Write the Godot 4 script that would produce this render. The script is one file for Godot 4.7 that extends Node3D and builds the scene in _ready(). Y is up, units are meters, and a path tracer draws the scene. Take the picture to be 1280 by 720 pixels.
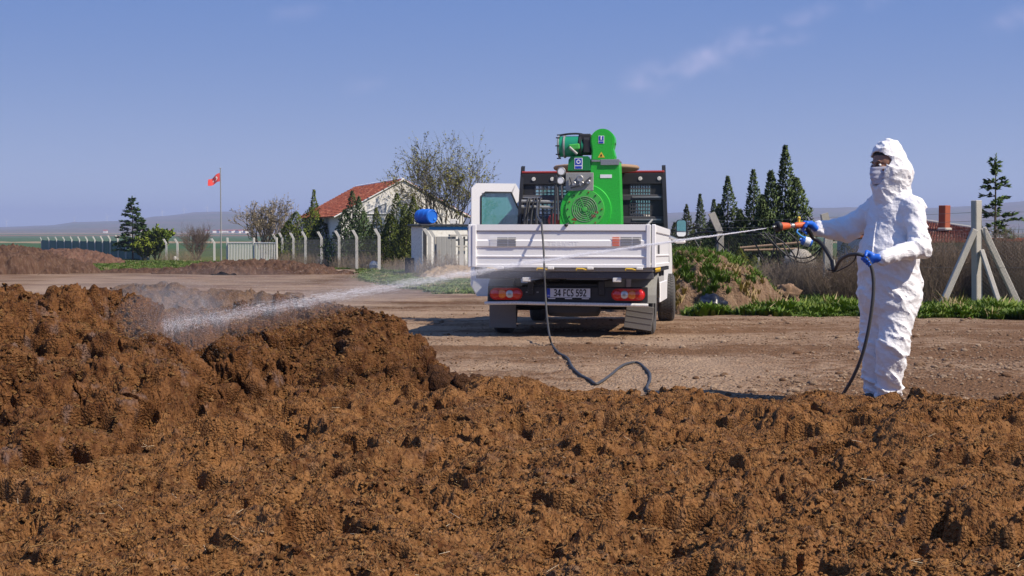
extends Node3D

# ---------------------------------------------------------------- basics
const FOCAL := 1778.0          # pixels of a 1280 wide picture: a 50 mm lens
const EYE := Vector3(0, 1.2, 0)
const PITCH := -0.0416
var rng := RandomNumberGenerator.new()
var M := {}
var used := {}
var depth_curve := PackedVector2Array([Vector2(-60, 0), Vector2(12, 0), Vector2(16.5, -0.075), Vector2(17.65, -0.10), Vector2(21.1, -0.16), Vector2(27, -0.33), Vector2(33, -0.46), Vector2(60, -0.7), Vector2(80, -0.9), Vector2(95, -1.05), Vector2(150, -1.85), Vector2(240, -2.45), Vector2(300, -2.8), Vector2(500, -3.4), Vector2(1000, -4.2), Vector2(2000, -4.8), Vector2(2600, -4.8), Vector2(12000, -4.8)])

class MB:
	var v := PackedVector3Array()
	var n := PackedVector3Array()
	var c := PackedColorArray()
	var u := PackedVector2Array()
	var ix := PackedInt32Array()
	var col := Color(1, 1, 1)
	var xf := Transform3D()
	func vert(p: Vector3, nn: Vector3, uv := Vector2.ZERO) -> int:
		v.append(xf * p); n.append((xf.basis * nn).normalized()); c.append(col); u.append(uv)
		return v.size() - 1
	func face(a: int, b: int, d: int) -> void:
		var g := (v[b] - v[a]).cross(v[d] - v[a])
		if g.dot(n[a] + n[b] + n[d]) > 0.0:
			ix.append(a); ix.append(d); ix.append(b)
		else:
			ix.append(a); ix.append(b); ix.append(d)
	func quad(a: Vector3, b: Vector3, d: Vector3, e: Vector3, out := Vector3.ZERO) -> void:
		var nn := (b - a).cross(d - a).normalized()
		if out != Vector3.ZERO and nn.dot(out) < 0.0:
			nn = -nn
		var i := vert(a, nn, Vector2(0, 0)); vert(b, nn, Vector2(1, 0)); vert(d, nn, Vector2(1, 1)); vert(e, nn, Vector2(0, 1))
		face(i, i + 1, i + 2); face(i, i + 2, i + 3)
	func tri(a: Vector3, b: Vector3, d: Vector3, out := Vector3.ZERO) -> void:
		var nn := (b - a).cross(d - a).normalized()
		if out != Vector3.ZERO and nn.dot(out) < 0.0:
			nn = -nn
		var i := vert(a, nn); vert(b, nn, Vector2(1, 0)); vert(d, nn, Vector2(1, 1))
		face(i, i + 1, i + 2)
	func box(at: Vector3, size: Vector3, bevel := 0.0, turn := Basis()) -> void:
		var h := size / 2.0
		var b := minf(bevel, minf(h.x, minf(h.y, h.z)) * 0.9)
		var keep := xf
		xf = xf * Transform3D(turn, at)
		for ax in 3:
			for s in [-1.0, 1.0]:
				var o := Vector3.ZERO; o[ax] = s
				var a1 := (ax + 1) % 3
				var a2 := (ax + 2) % 3
				var q := []
				for k in [[-1, -1], [1, -1], [1, 1], [-1, 1]]:
					var p := Vector3.ZERO
					p[ax] = s * h[ax]; p[a1] = k[0] * (h[a1] - b); p[a2] = k[1] * (h[a2] - b)
					q.append(p)
				quad(q[0], q[1], q[2], q[3], o)
		if b > 0.0:
			for ax in 3:
				var a1 := (ax + 1) % 3
				var a2 := (ax + 2) % 3
				for s1 in [-1.0, 1.0]:
					for s2 in [-1.0, 1.0]:
						var p1 := Vector3.ZERO
						var p2 := Vector3.ZERO
						p1[a1] = s1 * h[a1]; p1[a2] = s2 * (h[a2] - b)
						p2[a1] = s1 * (h[a1] - b); p2[a2] = s2 * h[a2]
						var e := Vector3.ZERO; e[ax] = h[ax] - b
						var o := Vector3.ZERO; o[a1] = s1; o[a2] = s2
						quad(p1 - e, p1 + e, p2 + e, p2 - e, o)
			for sx in [-1.0, 1.0]:
				for sy in [-1.0, 1.0]:
					for sz in [-1.0, 1.0]:
						tri(Vector3(sx * h.x, sy * (h.y - b), sz * (h.z - b)), Vector3(sx * (h.x - b), sy * h.y, sz * (h.z - b)), Vector3(sx * (h.x - b), sy * (h.y - b), sz * h.z), Vector3(sx, sy, sz))
		xf = keep
	func tube(pts: PackedVector3Array, r0: float, r1: float, sides := 8, caps := true) -> void:
		var m := pts.size()
		var up := Vector3.UP
		var d0 := (pts[1] - pts[0]).normalized()
		if absf(d0.dot(up)) > 0.9:
			up = Vector3.RIGHT
		var first := v.size()
		for i in m:
			var d := (pts[mini(i + 1, m - 1)] - pts[maxi(i - 1, 0)]).normalized()
			var s := d.cross(up).normalized()
			up = s.cross(d).normalized()
			var r := lerpf(r0, r1, float(i) / (m - 1))
			for k in sides:
				var a := TAU * k / sides
				var o := s * cos(a) + up * sin(a)
				vert(pts[i] + o * r, o, Vector2(float(k) / sides, float(i)))
		for i in m - 1:
			for k in sides:
				var a := first + i * sides + k
				var b := first + i * sides + (k + 1) % sides
				face(a, b, b + sides); face(a, b + sides, a + sides)
		if caps:
			for e in [0, m - 1]:
				var d := (pts[1] - pts[0]).normalized() * -1.0 if e == 0 else (pts[m - 1] - pts[m - 2]).normalized()
				var f := v.size()
				for k in sides:
					v.append(v[first + e * sides + k]); n.append((xf.basis * d).normalized()); c.append(col); u.append(Vector2.ZERO)
				for k in range(1, sides - 1):
					face(f, f + k, f + k + 1)
	func bar(a: Vector3, b: Vector3, r: float, sides := 8, r_end := -1.0) -> void:
		tube(PackedVector3Array([a, b]), r, r if r_end < 0.0 else r_end, sides)
	# profile of (radius, height) about the y axis; sharp: flat shading along the profile
	func lathe(prof: PackedVector2Array, seg := 24, sharp := true) -> void:
		for j in prof.size() - 1:
			var p := prof[j]
			var q := prof[j + 1]
			if p.distance_to(q) < 1e-6:
				continue
			var t := (q - p).normalized()
			var na := Vector2(t.y, -t.x)
			var n0 := na
			var n1 := na
			if not sharp:
				if j > 0:
					var tt := (q - prof[j - 1]).normalized(); n0 = Vector2(tt.y, -tt.x)
				if j < prof.size() - 2:
					var tt := (prof[j + 2] - p).normalized(); n1 = Vector2(tt.y, -tt.x)
			var f := v.size()
			for k in seg + 1:
				var a := TAU * k / seg
				var cs := Vector3(cos(a), 0, sin(a))
				vert(cs * p.x + Vector3.UP * p.y, cs * n0.x + Vector3.UP * n0.y, Vector2(float(k) / seg, 0))
				vert(cs * q.x + Vector3.UP * q.y, cs * n1.x + Vector3.UP * n1.y, Vector2(float(k) / seg, 1))
			for k in seg:
				var i := f + k * 2
				face(i, i + 1, i + 3); face(i, i + 3, i + 2)
	# a polygon in x, y pushed along z from z0 to z1
	func prism(poly: PackedVector2Array, z0: float, z1: float, smooth_from := 99.0) -> void:
		var t := Geometry2D.triangulate_polygon(poly)
		for z in [z0, z1]:
			var o := Vector3(0, 0, signf(z - (z0 + z1) / 2.0))
			var f := v.size()
			for p in poly:
				vert(Vector3(p.x, p.y, z), o, p)
			for k in range(0, t.size(), 3):
				face(f + t[k], f + t[k + 1], f + t[k + 2])
		var area := 0.0
		for i in poly.size():
			area += poly[i].cross(poly[(i + 1) % poly.size()])
		for i in poly.size():
			var a := poly[i]
			var b := poly[(i + 1) % poly.size()]
			var e := (b - a).normalized()
			var o := Vector3(e.y, -e.x, 0) * signf(area)
			quad(Vector3(a.x, a.y, z0), Vector3(b.x, b.y, z0), Vector3(b.x, b.y, z1), Vector3(a.x, a.y, z1), o)
	func ball(at: Vector3, r: Vector3, seg := 14, rings := 9) -> void:
		var f := v.size()
		for j in rings + 1:
			var b := PI * j / rings - PI / 2
			for k in seg + 1:
				var a := TAU * k / seg
				var d := Vector3(cos(b) * cos(a), sin(b), cos(b) * sin(a))
				vert(at + d * r, d / r, Vector2(float(k) / seg, float(j) / rings))
		for j in rings:
			for k in seg:
				var i := f + j * (seg + 1) + k
				face(i, i + 1, i + seg + 2); face(i, i + seg + 2, i + seg + 1)
	# leaf: two triangles, no winding test
	func leaf(p: Vector3, along: Vector3, side: Vector3, nn: Vector3) -> void:
		var i := v.size()
		v.append(p - side * 0.35); v.append(p + along * 0.45 + side); v.append(p + along); v.append(p + along * 0.45 - side)
		for k in 4:
			n.append(nn); c.append(col); u.append(Vector2.ZERO)
		for k in [0, 1, 2, 0, 2, 3]:
			ix.append(i + k)
	func mesh() -> ArrayMesh:
		var a := []
		a.resize(Mesh.ARRAY_MAX)
		a[Mesh.ARRAY_VERTEX] = v; a[Mesh.ARRAY_NORMAL] = n; a[Mesh.ARRAY_COLOR] = c; a[Mesh.ARRAY_TEX_UV] = u; a[Mesh.ARRAY_INDEX] = ix
		var m := ArrayMesh.new()
		m.add_surface_from_arrays(Mesh.PRIMITIVE_TRIANGLES, a)
		return m

# A distance field on a grid; bones are joined with a smooth minimum, the surface is meshed as surface nets.
class Blob:
	var o: Vector3
	var cell: float
	var nx: int
	var ny: int
	var nz: int
	var f := PackedFloat32Array()
	func _init(lo: Vector3, hi: Vector3, size: float) -> void:
		o = lo; cell = size
		nx = int((hi.x - lo.x) / size) + 2; ny = int((hi.y - lo.y) / size) + 2; nz = int((hi.z - lo.z) / size) + 2
		f.resize(nx * ny * nz); f.fill(1.0)
	func bone(a: Vector3, b: Vector3, ra: float, rb: float, k := 0.03, flat := Vector3.ZERO, ratio := 1.0, carve := false) -> void:
		var big := maxf(ra, rb)
		var pad := big + k + cell * 3.0
		var lo := a.min(b) - Vector3.ONE * pad
		var hi := a.max(b) + Vector3.ONE * pad
		var i0 := clampi(int((lo.x - o.x) / cell), 0, nx - 1)
		var i1 := clampi(int((hi.x - o.x) / cell) + 1, 0, nx - 1)
		var j0 := clampi(int((lo.y - o.y) / cell), 0, ny - 1)
		var j1 := clampi(int((hi.y - o.y) / cell) + 1, 0, ny - 1)
		var k0 := clampi(int((lo.z - o.z) / cell), 0, nz - 1)
		var k1 := clampi(int((hi.z - o.z) / cell) + 1, 0, nz - 1)
		var ab := b - a
		var l2 := maxf(ab.length_squared(), 1e-9)
		var st := 1.0 / ratio - 1.0
		for kk in range(k0, k1 + 1):
			for j in range(j0, j1 + 1):
				var at := (kk * ny + j) * nx
				for i in range(i0, i1 + 1):
					var ap := o + Vector3(i, j, kk) * cell - a
					var t := clampf(ap.dot(ab) / l2, 0.0, 1.0)
					var q := ap - ab * t
					if st != 0.0:
						q += flat * (q.dot(flat) * st)
					var d := q.length() - lerpf(ra, rb, t)
					if st > 0.0:
						d *= lerpf(1.0, ratio, 0.5)
					var e := f[at + i]
					if carve:
						d = -d
						var h := maxf(k - absf(d - e), 0.0) / k
						f[at + i] = maxf(d, e) + h * h * k * 0.25
					else:
						var h := maxf(k - absf(d - e), 0.0) / k
						f[at + i] = minf(d, e) - h * h * k * 0.25
	# where a ray meets the surface
	func hit(from: Vector3, towards: Vector3) -> Vector3:
		var d := (towards - from).normalized()
		var t := from.distance_to(towards) - 0.5
		for k in 1200:
			var q := ((from + d * t) - o) / cell
			var i := int(q.x)
			var j := int(q.y)
			var m := int(q.z)
			if i >= 0 and j >= 0 and m >= 0 and i < nx and j < ny and m < nz and f[(m * ny + j) * nx + i] < 0.0:
				return from + d * t
			t += 0.0015
		return towards
	func bend(push: Callable, reach: float) -> void:
		for kk in nz:
			for j in ny:
				var at := (kk * ny + j) * nx
				for i in nx:
					if absf(f[at + i]) < reach:
						f[at + i] += push.call(o + Vector3(i, j, kk) * cell)
	func into(mb: MB) -> void:
		var cells := {}
		var first := mb.v.size()
		var off := [0, 1, nx, nx + 1, nx * ny, nx * ny + 1, nx * ny + nx, nx * ny + nx + 1]
		for kk in nz - 1:
			for j in ny - 1:
				var at := (kk * ny + j) * nx
				for i in nx - 1:
					var b := at + i
					var s0 := f[b] < 0.0
					var mixed := false
					for q in range(1, 8):
						if (f[b + off[q]] < 0.0) != s0:
							mixed = true
							break
					if not mixed:
						continue
					var sum := Vector3.ZERO
					var cnt := 0
					for e in [[0, 1], [2, 3], [4, 5], [6, 7], [0, 2], [1, 3], [4, 6], [5, 7], [0, 4], [1, 5], [2, 6], [3, 7]]:
						var fa := f[b + off[e[0]]]
						var fb := f[b + off[e[1]]]
						if (fa < 0.0) != (fb < 0.0):
							var t := fa / (fa - fb)
							var pa := Vector3(e[0] & 1, (e[0] >> 1) & 1, e[0] >> 2)
							var pb := Vector3(e[1] & 1, (e[1] >> 1) & 1, e[1] >> 2)
							sum += pa.lerp(pb, t)
							cnt += 1
					cells[b] = mb.v.size()
					mb.v.append(o + (Vector3(i, j, kk) + sum / cnt) * cell)
					mb.n.append(Vector3.ZERO); mb.c.append(mb.col); mb.u.append(Vector2.ZERO)
		var steps := [1, nx, nx * ny]
		for b in cells:
			for ax in 3:
				var e: int = b + steps[ax]
				if (f[b] < 0.0) == (f[e] < 0.0):
					continue
				var s1: int = steps[(ax + 1) % 3]
				var s2: int = steps[(ax + 2) % 3]
				if not (cells.has(b - s1) and cells.has(b - s2) and cells.has(b - s1 - s2)):
					continue
				var q := [cells[b], cells[b - s1], cells[b - s1 - s2], cells[b - s2]]
				if f[b] >= 0.0:
					q.reverse()
				var nn := (mb.v[q[2]] - mb.v[q[0]]).cross(mb.v[q[3]] - mb.v[q[1]])
				for k in q:
					mb.n[k] += nn
				for k in [0, 2, 1, 0, 3, 2]:
					mb.ix.append(q[k])
		for i in range(first, mb.v.size()):
			mb.n[i] = mb.n[i].normalized()

# ---------------------------------------------------------------- naming and placing
func numbered(called: String) -> String:
	used[called] = used.get(called, -1) + 1
	return called if used[called] == 0 else "%s_%03d" % [called, used[called]]

func tag(o: Node3D, label: String, category: String, group := "") -> Node3D:
	o.set_meta("label", label); o.set_meta("category", category)
	if group:
		o.set_meta("group", group)
	return o

func thing(called: String, label: String, category: String, where := Vector3.ZERO, turn := 0.0, group := "") -> Node3D:
	var o := Node3D.new()
	o.name = numbered(called)
	add_child(o)
	o.position = where; o.rotation.y = turn
	tag(o, label, category, group)
	return o

func part(called: String, mb: MB, m: Material, parent: Node, where := Transform3D()) -> MeshInstance3D:
	return put_mesh(called, mb.mesh(), m, parent, where)

func put_mesh(called: String, me: Mesh, m: Material, parent: Node, where := Transform3D()) -> MeshInstance3D:
	var o := MeshInstance3D.new()
	o.name = numbered(called) if parent == self else called
	o.mesh = me
	o.material_override = m
	o.transform = where
	parent.add_child(o, true)
	return o

func stuff(o: Node3D) -> Node3D:
	o.set_meta("kind", "stuff")
	return o

func structure(called: String, me: Mesh, m: Material) -> MeshInstance3D:
	var o := put_mesh(called, me, m, self)
	o.set_meta("kind", "structure")
	return o

func scatter(called: String, me: Mesh, m: Material, spots: Array, parent: Node, colors := PackedColorArray()) -> MultiMeshInstance3D:
	var mm := MultiMesh.new()
	mm.transform_format = MultiMesh.TRANSFORM_3D
	mm.use_colors = colors.size() > 0
	mm.mesh = me
	mm.instance_count = spots.size()
	for i in spots.size():
		mm.set_instance_transform(i, spots[i])
		if colors.size():
			mm.set_instance_color(i, colors[i])
	var o := MultiMeshInstance3D.new()
	o.name = numbered(called) if parent == self else called
	o.multimesh = mm
	o.material_override = m
	parent.add_child(o, true)
	stuff(o)
	return o

# the point that stands at that place of the photograph, that many metres away from the camera
func at(px: float, py: float, depth: float) -> Vector3:
	var d := Vector3((px - 640.0) / FOCAL, (360.0 - py) / FOCAL, -1.0).rotated(Vector3.RIGHT, PITCH)
	return EYE + d * (depth / -d.z)

func across(px: float, depth: float) -> float:
	return (px - 640.0) / FOCAL * depth

func ground_line(depth: float) -> float:
	if depth <= depth_curve[0].x:
		return depth_curve[0].y
	for i in depth_curve.size() - 1:
		if depth < depth_curve[i + 1].x:
			return lerpf(depth_curve[i].y, depth_curve[i + 1].y, (depth - depth_curve[i].x) / (depth_curve[i + 1].x - depth_curve[i].x))
	return depth_curve[depth_curve.size() - 1].y

func on_ground(px: float, depth: float) -> Vector3:
	return Vector3(across(px, depth), ground_line(depth), -depth)

func lin(r: float, g: float, b: float) -> Color:
	return Color(r, g, b).linear_to_srgb()

func mat(r: float, g: float, b: float, rough := 0.8, metal := 0.0) -> StandardMaterial3D:
	var m := StandardMaterial3D.new()
	m.albedo_color = lin(r, g, b)
	m.roughness = rough; m.metallic = metal
	return m

func noise(kind: int, freq: float, sd: int, octaves := 3) -> FastNoiseLite:
	var f := FastNoiseLite.new()
	f.noise_type = kind; f.frequency = freq; f.seed = sd
	f.fractal_type = FastNoiseLite.FRACTAL_NONE if octaves < 2 else FastNoiseLite.FRACTAL_FBM
	f.fractal_octaves = octaves
	return f

# grains: a seamless texture of noise coloured by a ramp of [offset, linear r, g, b]
func grain(freq: float, sd: int, ramp: Array, octaves := 5, size := 1024, kind := FastNoiseLite.TYPE_SIMPLEX_SMOOTH) -> NoiseTexture2D:
	var t := NoiseTexture2D.new()
	t.width = size; t.height = size; t.seamless = true; t.seamless_blend_skirt = 0.25
	t.noise = noise(kind, freq, sd, octaves)
	if ramp.size():
		var g := Gradient.new()
		g.offsets = PackedFloat32Array(ramp.map(func(a): return a[0]))
		g.colors = PackedColorArray(ramp.map(func(a): return lin(a[1], a[2], a[3])))
		t.color_ramp = g
	return t

func worn(m: StandardMaterial3D, color_tex: Texture2D, scale: float, bump: Texture2D = null, bump_cm := 0.0) -> StandardMaterial3D:
	m.uv1_triplanar = true; m.uv1_world_triplanar = true; m.uv1_scale = Vector3.ONE * scale
	m.albedo_texture = color_tex
	if bump:
		m.heightmap_enabled = true; m.heightmap_texture = bump; m.heightmap_scale = bump_cm
	return m

func tinted(m: StandardMaterial3D) -> StandardMaterial3D:
	m.vertex_color_use_as_albedo = true
	return m

func smooth_path(pts: Array, per := 8) -> PackedVector3Array:
	var cu := Curve3D.new()
	for i in pts.size():
		var a: Vector3 = pts[maxi(i - 1, 0)]
		var b: Vector3 = pts[mini(i + 1, pts.size() - 1)]
		var h := (b - a) / 6.0
		cu.add_point(pts[i], -h, h)
	var out := PackedVector3Array()
	for i in pts.size() - 1:
		for k in per:
			out.append(cu.sample(i, float(k) / per))
	out.append(pts[pts.size() - 1])
	return out

# ---------------------------------------------------------------- the scene
func _ready() -> void:
	rng.seed = 20240417
	var cam := Camera3D.new()
	cam.name = "camera"
	cam.position = EYE
	cam.rotation.x = PITCH
	cam.fov = rad_to_deg(2.0 * atan(360.0 / FOCAL))
	cam.near = 0.05; cam.far = 30000.0
	add_child(cam)
	cam.current = true
	var env := Environment.new()
	env.background_mode = Environment.BG_SKY
	var sky := Sky.new()
	sky.sky_material = make_sky()
	env.sky = sky
	env.tonemap_mode = Environment.TONE_MAPPER_LINEAR
	env.tonemap_exposure = 1.2
	env.fog_enabled = true
	env.fog_density = 0.00022
	env.fog_light_color = Color(0.78, 0.84, 1.0)
	env.volumetric_fog_enabled = true
	env.volumetric_fog_density = 0.0
	env.sdfgi_enabled = true; env.ssao_enabled = true; env.ssil_enabled = true
	var we := WorldEnvironment.new()
	we.name = "surroundings"
	we.environment = env
	add_child(we)
	var sun := DirectionalLight3D.new()
	sun.name = "sun"
	sun.light_energy = 1.6
	sun.light_color = Color(1.0, 0.95, 0.88)
	sun.light_angular_distance = 0.5
	sun.shadow_enabled = true
	sun.sky_mode = DirectionalLight3D.SKY_MODE_LIGHT_ONLY
	add_child(sun)
	sun.look_at_from_position(Vector3(0.80, 1.0, 0.52), Vector3.ZERO)
	make_materials()
	build_ground()
	build_hills()
	build_manure()
	build_mounds()
	build_grass()
	build_left_background()
	build_right_background()
	build_truck()
	build_machine()
	build_person()
	build_hose()
	build_spray()

func make_sky() -> ProceduralSkyMaterial:
	var s := ProceduralSkyMaterial.new()
	s.sky_top_color = lin(0.085, 0.185, 0.47)
	s.sky_horizon_color = lin(0.45, 0.52, 0.65)
	s.sky_curve = 0.052
	s.ground_horizon_color = lin(0.30, 0.30, 0.34)
	s.ground_bottom_color = lin(0.16, 0.13, 0.10)
	# thin streaks of cirrus: long in one direction, torn at the edges
	var w := 2048
	var h := 1024
	var im := Image.create(w, h, false, Image.FORMAT_RGBA8)
	im.fill(Color(1, 1, 1, 0))
	var fine := noise(FastNoiseLite.TYPE_SIMPLEX, 0.045, 5, 4)
	var veil := noise(FastNoiseLite.TYPE_SIMPLEX, 0.012, 9, 3)
	var streaks := []     # centre (degrees right of the view, degrees up), half length, half width, tilt, strength
	streaks.append([6.7, 6.45, 2.6, 0.36, 0.33, 0.22])
	streaks.append([9.8, 7.75, 3.2, 0.32, 0.30, 0.15])
	streaks.append([10.2, 7.3, 1.6, 0.22, 0.10, 0.16])
	streaks.append([14.2, 8.7, 0.8, 0.22, 0.12, 0.06])
	streaks.append([-8.7, 8.6, 1.2, 0.20, 0.1, 0.07])
	streaks.append([-6.0, 5.7, 1.0, 0.22, 0.12, 0.06])
	streaks.append([2.6, 5.8, 0.6, 0.16, 0.1, 0.05])
	var r2 := RandomNumberGenerator.new()
	r2.seed = 77
	for k in 46:
		var az := r2.randf_range(20.0, 340.0)
		streaks.append([az, r2.randf_range(5.0, 50.0), r2.randf_range(2.0, 7.0), r2.randf_range(0.3, 1.0), r2.randf_range(-0.1, 0.4), r2.randf_range(0.05, 0.2)])
	for st in streaks:
		var az: float = st[0]
		var el: float = st[1]
		var reach := int((st[2] * 1.3) * 5.69) + 2
		var tall := int((st[2] * absf(sin(st[4])) + st[3] * 3.0) * 5.69) + 3
		var cx := int(az * 5.69)
		var cy := int((90.0 - el) * 5.69)
		for dy in range(-tall, tall + 1):
			for dx in range(-reach, reach + 1):
				var y := cy + dy
				if y < 2 or y > 500:
					continue
				var px := posmod(cx + dx, w)
				var lx := dx / 5.69
				var ly := -dy / 5.69
				var along: float = lx * cos(st[4]) + ly * sin(st[4])
				var off: float = -lx * sin(st[4]) + ly * cos(st[4])
				var q := fine.get_noise_2d(along * 26.0 + az * 50.0, off * 80.0)
				var q2 := veil.get_noise_2d(along * 22.0 + az * 31.0, off * 50.0)
				var wid: float = st[3] * (1.0 + 0.9 * q2)
				var a: float = exp(-pow(off + 0.25 * q2 * st[3], 2) / maxf(wid * wid, 0.01)) * clampf(1.15 - pow(absf(along) / st[2], 2.2), 0.0, 1.0) * clampf(0.75 + 0.9 * q + 0.5 * q2, 0.0, 1.2) * st[5]
				if a > 0.004:
					var old := im.get_pixel(px, y).a
					im.set_pixel(px, y, Color(1, 1, 1, minf(old + a, 0.8)))
	s.sky_cover = ImageTexture.create_from_image(im)
	s.sky_cover_modulate = Color(0.80, 0.68, 0.64)
	return s

func make_materials() -> void:
	var soil_color := grain(0.018, 3, [[0.0, 0.5, 0.48, 0.46], [0.35, 0.72, 0.70, 0.68], [0.55, 0.88, 0.86, 0.84], [0.75, 1.0, 0.98, 0.95], [1.0, 0.8, 0.77, 0.72]], 6)
	var soil_bump := grain(0.03, 8, [], 6)
	M.soil = worn(tinted(mat(1, 1, 1, 0.95)), soil_color, 0.9, soil_bump, 2.2)
	M.soil.metallic_specular = 0.2
	var dung_color := grain(0.035, 13, [[0.0, 0.12, 0.08, 0.07], [0.30, 0.36, 0.31, 0.27], [0.44, 0.78, 0.76, 0.73], [0.62, 1.0, 1.0, 0.96], [0.85, 1.0, 1.0, 0.98], [1.0, 0.72, 0.7, 0.7]], 6)  # dark stops: wet crumbs, deepened to paint in black shadow between them
	var dung_bump := grain(0.05, 21, [], 5)
	M.dung = worn(tinted(mat(1, 1, 1, 0.9)), dung_color, 1.6, dung_bump, 1.6)
	M.dung.metallic_specular = 0.25
	M.clod = worn(tinted(mat(1, 1, 1, 0.92)), dung_color, 3.1, dung_bump, 0.7)
	M.clod.metallic_specular = 0.22
	M.straw = tinted(mat(1, 1, 1, 0.75))
	M.leaf = tinted(mat(1, 1, 1, 0.75))
	M.leaf.metallic_specular = 0.3
	M.leaf.backlight_enabled = true
	M.leaf.backlight = Color(0.35, 0.4, 0.2)
	M.grass = tinted(mat(1, 1, 1, 0.7))
	M.grass.metallic_specular = 0.3
	M.grass.backlight_enabled = true
	M.grass.backlight = Color(0.4, 0.5, 0.2)
	M.bark = tinted(mat(1, 1, 1, 0.95))
	M.hill = worn(tinted(mat(1, 1, 1, 1.0)), soil_color, 0.002)
	M.hill.metallic_specular = 0.0
	var dust := grain(0.02, 31, [[0.0, 0.55, 0.52, 0.48], [0.3, 0.82, 0.81, 0.79], [0.5, 0.95, 0.95, 0.94], [1.0, 1.0, 1.0, 1.0]], 6)
	var dust_fine := grain(0.06, 34, [[0.0, 0.7, 0.66, 0.6], [0.3, 0.94, 0.93, 0.91], [0.6, 1.0, 1.0, 1.0], [1.0, 0.96, 0.95, 0.93]], 5)
	M.dust = dust
	M.white = worn(mat(0.85, 0.85, 0.86, 0.36), dust_fine, 1.1)
	M.white_dull = worn(mat(0.76, 0.755, 0.73, 0.6), dust, 1.6)
	M.black = worn(mat(0.022, 0.022, 0.024, 0.55), dust, 2.0)
	M.rubber = worn(mat(0.085, 0.082, 0.08, 0.85), dust, 5.0)
	M.flap = worn(mat(0.21, 0.20, 0.19, 0.85), dust, 4.0)
	M.slot = mat(0.20, 0.20, 0.21, 0.7)
	M.board = worn(mat(0.028, 0.029, 0.034, 0.5), dust, 2.2)
	M.board_grey = worn(mat(0.075, 0.075, 0.085, 0.5), dust, 2.5)
	M.steel = worn(mat(0.42, 0.42, 0.42, 0.42, 0.7), dust, 3.0)
	M.galv = worn(mat(0.36, 0.36, 0.35, 0.6, 0.3), dust, 3.0)
	M.green = worn(mat(0.028, 0.48, 0.045, 0.40), dust, 2.2)
	M.green_pale = worn(mat(0.07, 0.44, 0.07, 0.42), dust_fine, 5.0)
	M.green_dark = worn(mat(0.012, 0.20, 0.055, 0.4), dust_fine, 3.0)
	M.teal = worn(mat(0.012, 0.26, 0.14, 0.4), dust_fine, 3.0)
	M.rust = worn(mat(0.24, 0.075, 0.03, 0.9), dust, 6.0)
	M.red = mat(0.36, 0.04, 0.035, 0.5)
	var concrete := grain(0.04, 44, [[0.0, 0.45, 0.43, 0.4], [0.4, 0.8, 0.79, 0.76], [0.6, 1.0, 0.99, 0.97], [1.0, 0.8, 0.79, 0.77]], 6)
	M.concrete = worn(mat(0.50, 0.48, 0.44, 0.9), concrete, 2.6, soil_bump, 0.8)
	M.post_white = worn(mat(0.62, 0.61, 0.58, 0.85), concrete, 2.0)
	M.wall_white = worn(mat(0.80, 0.78, 0.74, 0.9), dust, 0.35)
	M.wall_grey = worn(mat(0.50, 0.51, 0.55, 0.9), dust, 0.7)
	M.tile = worn(tinted(mat(1, 1, 1, 0.85)), dust, 0.8)
	M.wire = mat(0.18, 0.18, 0.18, 0.6, 0.4)
	M.pipe = mat(0.014, 0.014, 0.015, 0.5)
	M.hose = worn(mat(0.055, 0.055, 0.058, 0.6), dust, 7.0)
	M.hose_black = mat(0.010, 0.010, 0.011, 0.42)
	M.glove = mat(0.012, 0.125, 0.62, 0.42)
	M.glove.clearcoat_enabled = true; M.glove.clearcoat = 0.25; M.glove.clearcoat_roughness = 0.35
	var crumple := grain(0.008, 51, [], 3, 1024)
	crumple.noise.fractal_type = FastNoiseLite.FRACTAL_RIDGED
	M.suit = mat(0.80, 0.795, 0.815, 0.62)
	M.suit.uv1_triplanar = true; M.suit.uv1_world_triplanar = true; M.suit.uv1_scale = Vector3.ONE * 2.4
	M.suit.heightmap_enabled = true; M.suit.heightmap_texture = crumple; M.suit.heightmap_scale = 0.4
	M.suit.backlight_enabled = true; M.suit.backlight = Color(0.12, 0.12, 0.12)
	M.mask = mat(0.55, 0.56, 0.66, 0.8)
	M.skin = mat(0.30, 0.155, 0.10, 0.55)
	M.skin.subsurf_scatter_enabled = true; M.skin.subsurf_scatter_strength = 0.15
	M.dark = mat(0.012, 0.010, 0.009, 0.6)
	M.orange = worn(mat(0.62, 0.12, 0.035, 0.45), dust_fine, 6.0)
	M.yellow = mat(0.75, 0.50, 0.05, 0.5)
	M.blue = worn(mat(0.012, 0.14, 0.62, 0.4), dust_fine, 2.0)
	M.blue_light = mat(0.05, 0.28, 0.72, 0.5)
	M.glass = StandardMaterial3D.new()
	M.glass.transparency = BaseMaterial3D.TRANSPARENCY_ALPHA
	M.glass.albedo_color = Color(lin(0.10, 0.34, 0.34), 0.55)
	M.glass.roughness = 0.05
	M.mirror_glass = mat(0.75, 0.8, 0.85, 0.06, 1.0)
	M.lens_red = mat(0.60, 0.014, 0.010, 0.12)
	M.lens_amber = mat(0.80, 0.20, 0.02, 0.12)
	M.lens_clear = mat(0.62, 0.64, 0.66, 0.15, 0.3)
	for k in ["lens_red", "lens_amber", "lens_clear"]:
		M[k].clearcoat_enabled = true; M[k].clearcoat = 1.0; M[k].clearcoat_roughness = 0.05
	M.sheet_green = worn(mat(0.010, 0.095, 0.085, 0.7), dust, 0.6)
	M.plate = mat(0.62, 0.64, 0.68, 0.4)
	M.ink = mat(0.012, 0.012, 0.015, 0.6)
	M.ink_blue = mat(0.012, 0.045, 0.42, 0.5)
	M.ink_white = mat(0.78, 0.78, 0.8, 0.5)
	M.ghost = mat(0.77, 0.775, 0.79, 0.45)
	M.reflector = mat(0.75, 0.16, 0.06, 0.35)
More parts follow.
